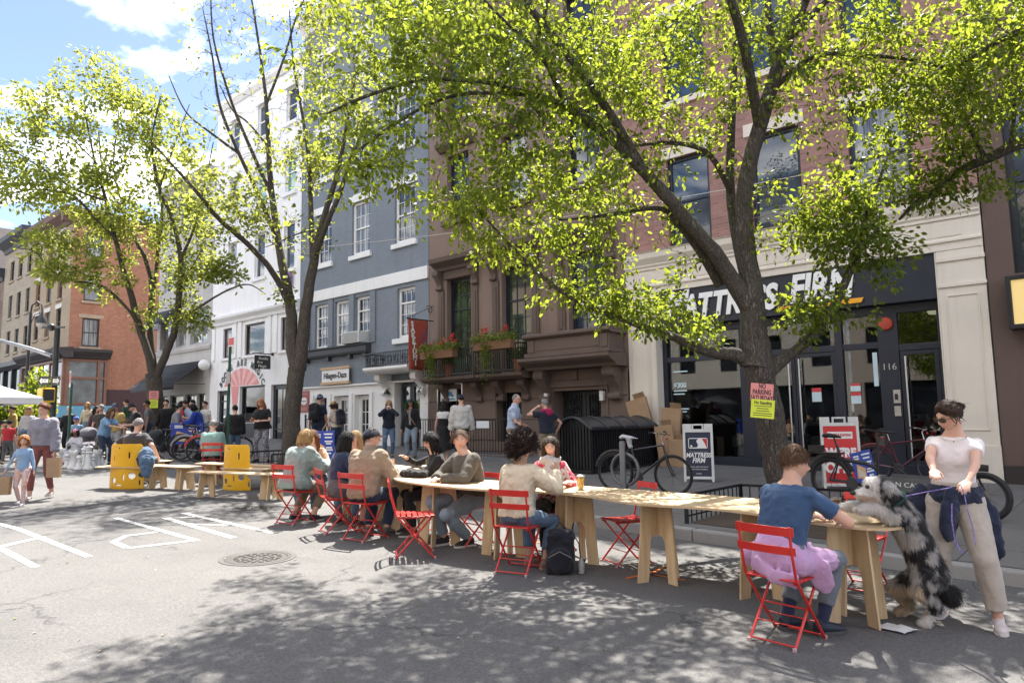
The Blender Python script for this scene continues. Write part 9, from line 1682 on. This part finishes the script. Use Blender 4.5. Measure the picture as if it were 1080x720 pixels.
def cargo():
 A0=Vector((-3.65,11.35,gz(-3.65,11.35)));A1=Vector((-1.62,10.9,gz(-1.62,10.9)));ax=(A1-A0);Lw=ax.length;ax.normalize();z=Vector((0,0,1));n=ax.cross(z);L=lambda a,h,s=0:A0+ax*a+z*h+n*s;T=thing('cargo_bike','long black cargo bike parked between the red sandwich board and the woman','cargo bike',A0);mk=M('cargo_black',(.014,.015,.018),.4,.15,5,.03);mgr=M('cargo_grey',(.11,.115,.12),.45,.1,6,.03)
 wheel(T,L(0,.34),.34,ax,.03);wheel(T,L(Lw,.31),.31,ax,.034)
 mb=MB();mb.tube([L(.35,.32),L(.18,.62),L(.12,.86)],.022,8);mb.tube([L(0,.34,.06),L(.35,.32,.05)],.014,6);mb.tube([L(0,.34,-.06),L(.35,.32,-.05)],.014,6);mb.tube([L(0,.34,.06),L(.16,.70)],.012,6);mb.tube([L(0,.34,-.06),L(.16,.70)],.012,6);mb.tube([L(.16,.66),L(.55,.62),L(.72,.55)],.028,8);mb.tube([L(.35,.32),L(.7,.26),L(1.55,.26),L(1.78,.5),L(1.8,.72)],.028,8);mb.tube([L(.7,.24),L(.74,.95)],.022,8);mb.build('frame',mk,T,smooth=True)
 mb=MB()
 for s in(-.26,.26):mb.add([L(.8,.30,s),L(1.62,.30,s),L(1.66,.48,s),L(.78,.48,s),L(.8,.30,s*1.06),L(1.62,.30,s*1.06),L(1.66,.48,s*1.06),L(.78,.48,s*1.06)],[(0,1,2,3),(7,6,5,4),(0,4,5,1),(1,5,6,2),(2,6,7,3),(3,7,4,0)])
 b=mb.build('cargo_panel',mgr,T);mb=MB();text_into(mb,'URBAN CARGO',.09,L(1.2,.39,.0)-(-n)*0+(-n if n.y>0 else n)*.285,ax,z,.002,sx=1.2);mb.build('lettering',MATS['print_white'],b)
 mb=MB();mb.add([L(.78,.28,s)for s in(-.25,.25)]+[L(1.64,.28,s)for s in(-.25,.25)],[(0,1,3,2)]);o=mb.build('cargo_floor',mk,T);s_=o.modifiers.new('s','SOLIDIFY');s_.thickness=.02
 mb=MB();mb.tube([L(.74,.95),L(.72,1.1),L(.7,1.13,.28)],.014,8);mb.tube([L(.72,1.1),L(.7,1.13,-.28)],.014,8);mb.build('handlebar',mk,T,smooth=True);mb=MB();mb.tube([L(.12,.84),L(.08,.98)],.014,8);mb.build('seat_post',mk,T);mb=MB();mb.tube([L(-.08,1.0),L(0,1.01),L(.1,1.0),L(.2,.985)],[(.07,.03),(.08,.035),(.05,.028),(.012,.012)],12,up=z);finish(fuse(mb,.01,2),'saddle',m_tyre,T)
 mb=MB();mb.tube([L(.37*math.cos(t),.34+.37*math.sin(t))for t in np.linspace(.4,2.9,16)],[(.04,.005)]*16,6,up=n);mb.build('mudguard',mk,T,smooth=True);mb=MB();mb.tube([L(Lw+.36*math.cos(t),.31+.36*math.sin(t))for t in np.linspace(1.4,3.0,10)],[(.045,.005)]*10,6,up=n);mb.build('mudguard',mk,T,smooth=True)
 mb=MB()
 for s in(-.06,.06):mb.tube([L(Lw-.2,.68,0),L(Lw-.12,.6,s),L(Lw,.31,s)],.016,8)
 mb.build('fork',mk,T,smooth=True);mb=MB()
 for s in(-.2,.2):mb.tube([L(.9,.26,s),L(.86,.02,s*1.2),L(1.06,.02,s*1.2),L(1.02,.26,s)],.013,6)
 mb.build('kickstand',mk,T,smooth=True);mb=MB();mb.lathe(L(Lw,.31,.05),[(.08,-.002),(.08,.002)],20,True,Matrix(frame_from(n)).transposed());mb.build('brake_disc',m_chrome,T);mb=MB();mb.lathe(L(.35,.32,.06),[(.09,-.003),(.095,0),(.09,.003)],20,True,Matrix(frame_from(n)).transposed());mb.build('chainring',m_rim,T);mb=MB();mb.box(L(-.22,.80),(.2,.16,.1));mb.box(L(-.05,.74),(.5,.14,.02),Matrix(frame_from(n,(0,0,1))).transposed()if False else rz(math.atan2(ax.y,ax.x)));mb.build('rear_rack',mk,T)
cargo()
bicycle((-3.35,14.4,gz(-3.35,14.4)),(.99,-.1),'dark bicycle leaning by the shop door behind the cargo bike',fcol=(.10,.012,.02));bicycle((-18.95,8.75,gz(-18.95,8.75)),(.55,.83),'silver grey bicycle parked by the green post',fcol=(.25,.25,.26),saddle=(.03,.03,.03));bicycle((-18.3,8.85,gz(-18.3,8.85)),(.5,.86),'red and black bicycle beside the silver grey one',fcol=(.45,.02,.02));bicycle((-19.6,8.9,gz(-19.6,8.9)),(.6,.8),'black bicycle behind the silver grey one',fcol=(.02,.02,.022),basket=True)
m_chess=M('chess_white',(.66,.66,.65),.4,.05,5,.02);m_chb=M('chess_black',(.03,.03,.035),.4,.1)
CH=dict(pawn=[(.15,0),(.15,.05),(.10,.10),(.07,.26),(.11,.29),(.06,.32),(.10,.40),(.06,.47),(.001,.48)],rook=[(.17,0),(.17,.06),(.12,.12),(.10,.42),(.14,.46),(.14,.56),(.10,.56),(.10,.52),(.001,.52)],king=[(.18,0),(.18,.06),(.12,.13),(.08,.52),(.13,.56),(.07,.60),(.12,.74),(.05,.78),(.001,.79)],bishop=[(.16,0),(.16,.06),(.11,.12),(.07,.46),(.12,.49),(.06,.52),(.1,.6),(.03,.7),(.03,.73),(.001,.74)])
def chess(px,d,kind,label,m=None):
 x,y=at(px,d);z=gz(x,y);T=thing('chess_piece',label,'chess piece',(x,y,z),0,'giant chess pieces');mb=MB();mb.lathe((x,y,z),[(a*.8,b*.76)for a,b in CH[kind]],16,True);o=mb.build('turned_body',m or m_chess,T,smooth=50)
 if kind=='king':mb=MB();mb.box((x,y,z+.64),(.03,.03,.12));mb.box((x,y,z+.65),(.08,.028,.03));mb.build('cross',m or m_chess,T)
 if kind=='rook':
  for k in range(4):mb=MB();t=PI/4+PI*k/2;mb.box((x+.09*math.cos(t),y+.09*math.sin(t),z+.445),(.04,.06,.05),rz(t));mb.build('merlon',m or m_chess,T)
for px,d,k,lb in((79,18.6,'rook','white giant chess rook in front of the child with the pink hat'),(85.5,18.3,'pawn','white giant pawn right of the nearest rook'),(95,18.4,'king','white giant chess king with a cross, tallest of the row'),(90,19.2,'bishop','white giant bishop behind the king and pawn'),(100,18.8,'pawn','white giant pawn between the king and the woman in blue'),(104.5,19.0,'rook','white giant rook by the feet of the woman in blue'),(73,18.9,'pawn','white giant pawn left of the near rook'),(117,19.6,'bishop','white giant bishop right of the woman in blue'),(109,19.9,'pawn','white giant pawn partly hidden behind the woman in blue'),(67,19.4,'rook','white giant rook at the left end of the row')):chess(px,d,k,lb)
def stroller(px,d,yaw,label,col):
 x,y=at(px,d);z=gz(x,y);T=thing('stroller',label,'stroller',(x,y,z),0,'parked strollers');R=rz(yaw);L=lambda a,b,h:Vector((x,y,z))+R@Vector((a,b,h));mc2=cloth('stroller_%d_%d'%(int(col[0]*1000),int(col[2]*1000)),col);mb=MB()
 for s in(-.24,.24):mb.tube([L(s,.38,.12),L(s*.9,-.1,.5),L(s,-.45,1.0)],.014,6);mb.tube([L(s,-.38,.12),L(s*.9,.0,.42)],.014,6)
 mb.tube([L(-.24,-.45,1.0),L(.24,-.45,1.0)],.016,6);mb.build('frame',m_blackf,T,smooth=True);mb=MB();n=8;vs=[]
 for i in range(n+1):
  t=-.3+1.9*i/n
  for j in range(9):a=PI*j/8;vs.append(L(.23*math.cos(a),-.18+.30*math.cos(t)*(.4+.6*math.sin(a)),.78+.24*math.sin(t)*(.3+.7*math.sin(a))))
 mb.add(vs,[(i*9+j,i*9+j+1,(i+1)*9+j+1,(i+1)*9+j)for i in range(n)for j in range(8)]);o=mb.build('hood',mc2,T,smooth=True);s_=o.modifiers.new('s','SOLIDIFY');s_.thickness=.01;mb=MB();mb.tube([L(0,-.3,.85),L(0,-.2,.55),L(0,.05,.45),L(0,.25,.42),L(0,.35,.25)],[(.2,.05),(.2,.07),(.2,.07),(.2,.06),(.18,.03)],12);finish(fuse(mb,.018,3),'seat',mc2,T)
 for a,b in((-.25,.38),(.25,.38),(-.25,-.38),(.25,-.38)):
  mb=MB();mb.lathe(L(a,b,.12),[(.02,-.02),(.11,-.02),(.12,0),(.11,.02),(.02,.02)],16,True,R@Matrix.Rotation(PI/2,3,'Y'));mb.build('wheel',m_tyre,T,smooth=40)
stroller(160,18.6,cf(-.5,-.8),'black stroller with a raised hood beside the left tree',(.02,.022,.026));stroller(229,19.0,cf(-.6,-.7),'black stroller with a rounded hood beside the parked bikes',(.014,.014,.018));stroller(93,20.6,cf(.4,-.9),'grey stroller behind the white chess pieces',(.13,.12,.14))
def car():
 x,y=-43.0,9.2;z=gz(x,y);T=thing('parked_car','silver white car on the cross street behind the chess players','car',(x,y,z));R=rz(math.radians(82));L=lambda a,b,h:Vector((x,y,z))+R@Vector((a,b,h));mp=M('car_silver',(.42,.44,.46),.25,.05,3,0,metal=.3,coat=.6);prof=[(-2.1,.3),(-2.15,.7),(-1.9,.92),(-1.35,1.0),(-.75,1.42),(.55,1.45),(1.15,1.02),(1.95,.85),(2.15,.6),(2.1,.3)]
 mb=MB();mb.prism(prof,L(0,-.85,0),R@Vector((1,0,0)),(0,0,1),R@Vector((0,1.7,0)));mb.build('body',mp,T,bevel=.08);mb=MB();mb.prism([(-1.2,1.02),(-.72,1.38),(.5,1.4),(1.0,1.03)],L(0,-.87,0),R@Vector((1,0,0)),(0,0,1),R@Vector((0,1.74,0)));mb.build('window',g_dark,T)
 for a in(-1.35,1.35):
  for b in(-.8,.8):mb=MB();mb.lathe(L(a,b,.32),[(.15,-.1),(.31,-.1),(.33,0),(.31,.1),(.15,.1)],20,True,R@Matrix.Rotation(PI/2,3,'X'));mb.build('wheel',m_tyre,T,smooth=40)
 for b in(-.6,.6):mb=MB();mb.ell(L(-2.12,b,.75),(.06,.18,.07),R);mb.build('headlight',m_wht,T,smooth=True)
car()
cd=bpy.data.cameras.new('camera');co=bpy.data.objects.new('camera',cd);COL.objects.link(co)
cd.sensor_fit='HORIZONTAL';cd.sensor_width=36;cd.lens=36*FOC/1080;cd.clip_start=.05;cd.clip_end=2000
r_,u_,f_=RC[:,0],RC[:,1],RC[:,2]
r_=_n(r_);f_=_n(f_);u_=_n(np.cross(r_,f_));
co.matrix_world=Matrix(((r_[0],u_[0],-f_[0],CAM[0]),(r_[1],u_[1],-f_[1],CAM[1]),(r_[2],u_[2],-f_[2],CAM[2]),(0,0,0,1)))
SC.camera=co
SUN_EL=math.radians(61);sd=Vector((-.583,.812,0)).normalized()*math.cos(SUN_EL)+Vector((0,0,math.sin(SUN_EL)))
ld=bpy.data.lights.new('sun','SUN');ld.energy=5.0;ld.angle=math.radians(.55);ld.color=(1,.955,.88)
lo=bpy.data.objects.new('sun',ld);COL.objects.link(lo);lo.rotation_euler=sd.to_track_quat('Z','Y').to_euler();lo.location=(0,0,30)
w=bpy.data.worlds.new('World');SC.world=w;w.use_nodes=True;nt=w.node_tree;nt.nodes.clear()
out=N(nt,'ShaderNodeOutputWorld');bg=N(nt,'ShaderNodeBackground');sky=N(nt,'ShaderNodeTexSky');sky.sky_type='NISHITA';sky.sun_disc=False
sky.sun_elevation=SUN_EL;sky.sun_rotation=math.atan2(sd.x,sd.y);sky.air_density=1.0;sky.dust_density=.4;sky.ozone_density=2.0
tc=N(nt,'ShaderNodeTexCoord');sep=N(nt,'ShaderNodeSeparateXYZ');nt.links.new(tc.outputs['Generated'],sep.inputs[0])
mx=N(nt,'ShaderNodeMath',operation='MAXIMUM');mx.inputs[1].default_value=.08;nt.links.new(sep.outputs['Z'],mx.inputs[0])
dv=N(nt,'ShaderNodeVectorMath',operation='DIVIDE');cb=N(nt,'ShaderNodeCombineXYZ')
for k in range(3):nt.links.new(mx.outputs[0],cb.inputs[k])
nt.links.new(tc.outputs['Generated'],dv.inputs[0]);nt.links.new(cb.outputs[0],dv.inputs[1])
mp=N(nt,'ShaderNodeMapping');mp.inputs['Location'].default_value=(3.1,1.4,0);nt.links.new(dv.outputs[0],mp.inputs['Vector'])
n1=noise(nt,mp.outputs[0],1.25,9,.58);n1 .inputs['Distortion'].default_value=.25
fac=ramp(nt,n1 .outputs['Fac'],[(.47,0),(.60,1)])
n2=noise(nt,mp.outputs[0],2.3,6,.6);ccol=mix(nt,n2 .outputs['Fac'],(8.2,8.6,9.3),(16.5,16.2,15.8))
skc=mix(nt,fac.outputs['Color'],mix(nt,1.0,sky.outputs[0],(.80,.74,.80),'MULTIPLY'),ccol)
nt.links.new(skc,bg.inputs['Color']);bg.inputs['Strength'].default_value=.094;nt.links.new(bg.outputs[0],out.inputs[0])
SC.view_settings.view_transform='Standard';SC.view_settings.look='None';SC.view_settings.exposure=1.76;SC.view_settings.gamma=1;SC.view_settings.use_curve_mapping=False
SC.render.engine='CYCLES';cy=SC.cycles;cy.use_denoising=True;cy.max_bounces=8;cy.transparent_max_bounces=12;cy.caustics_reflective=False;cy.caustics_refractive=False;cy.sample_clamp_indirect=8
try:cy.denoiser='OPENIMAGEDENOISE'
except Exception:pass
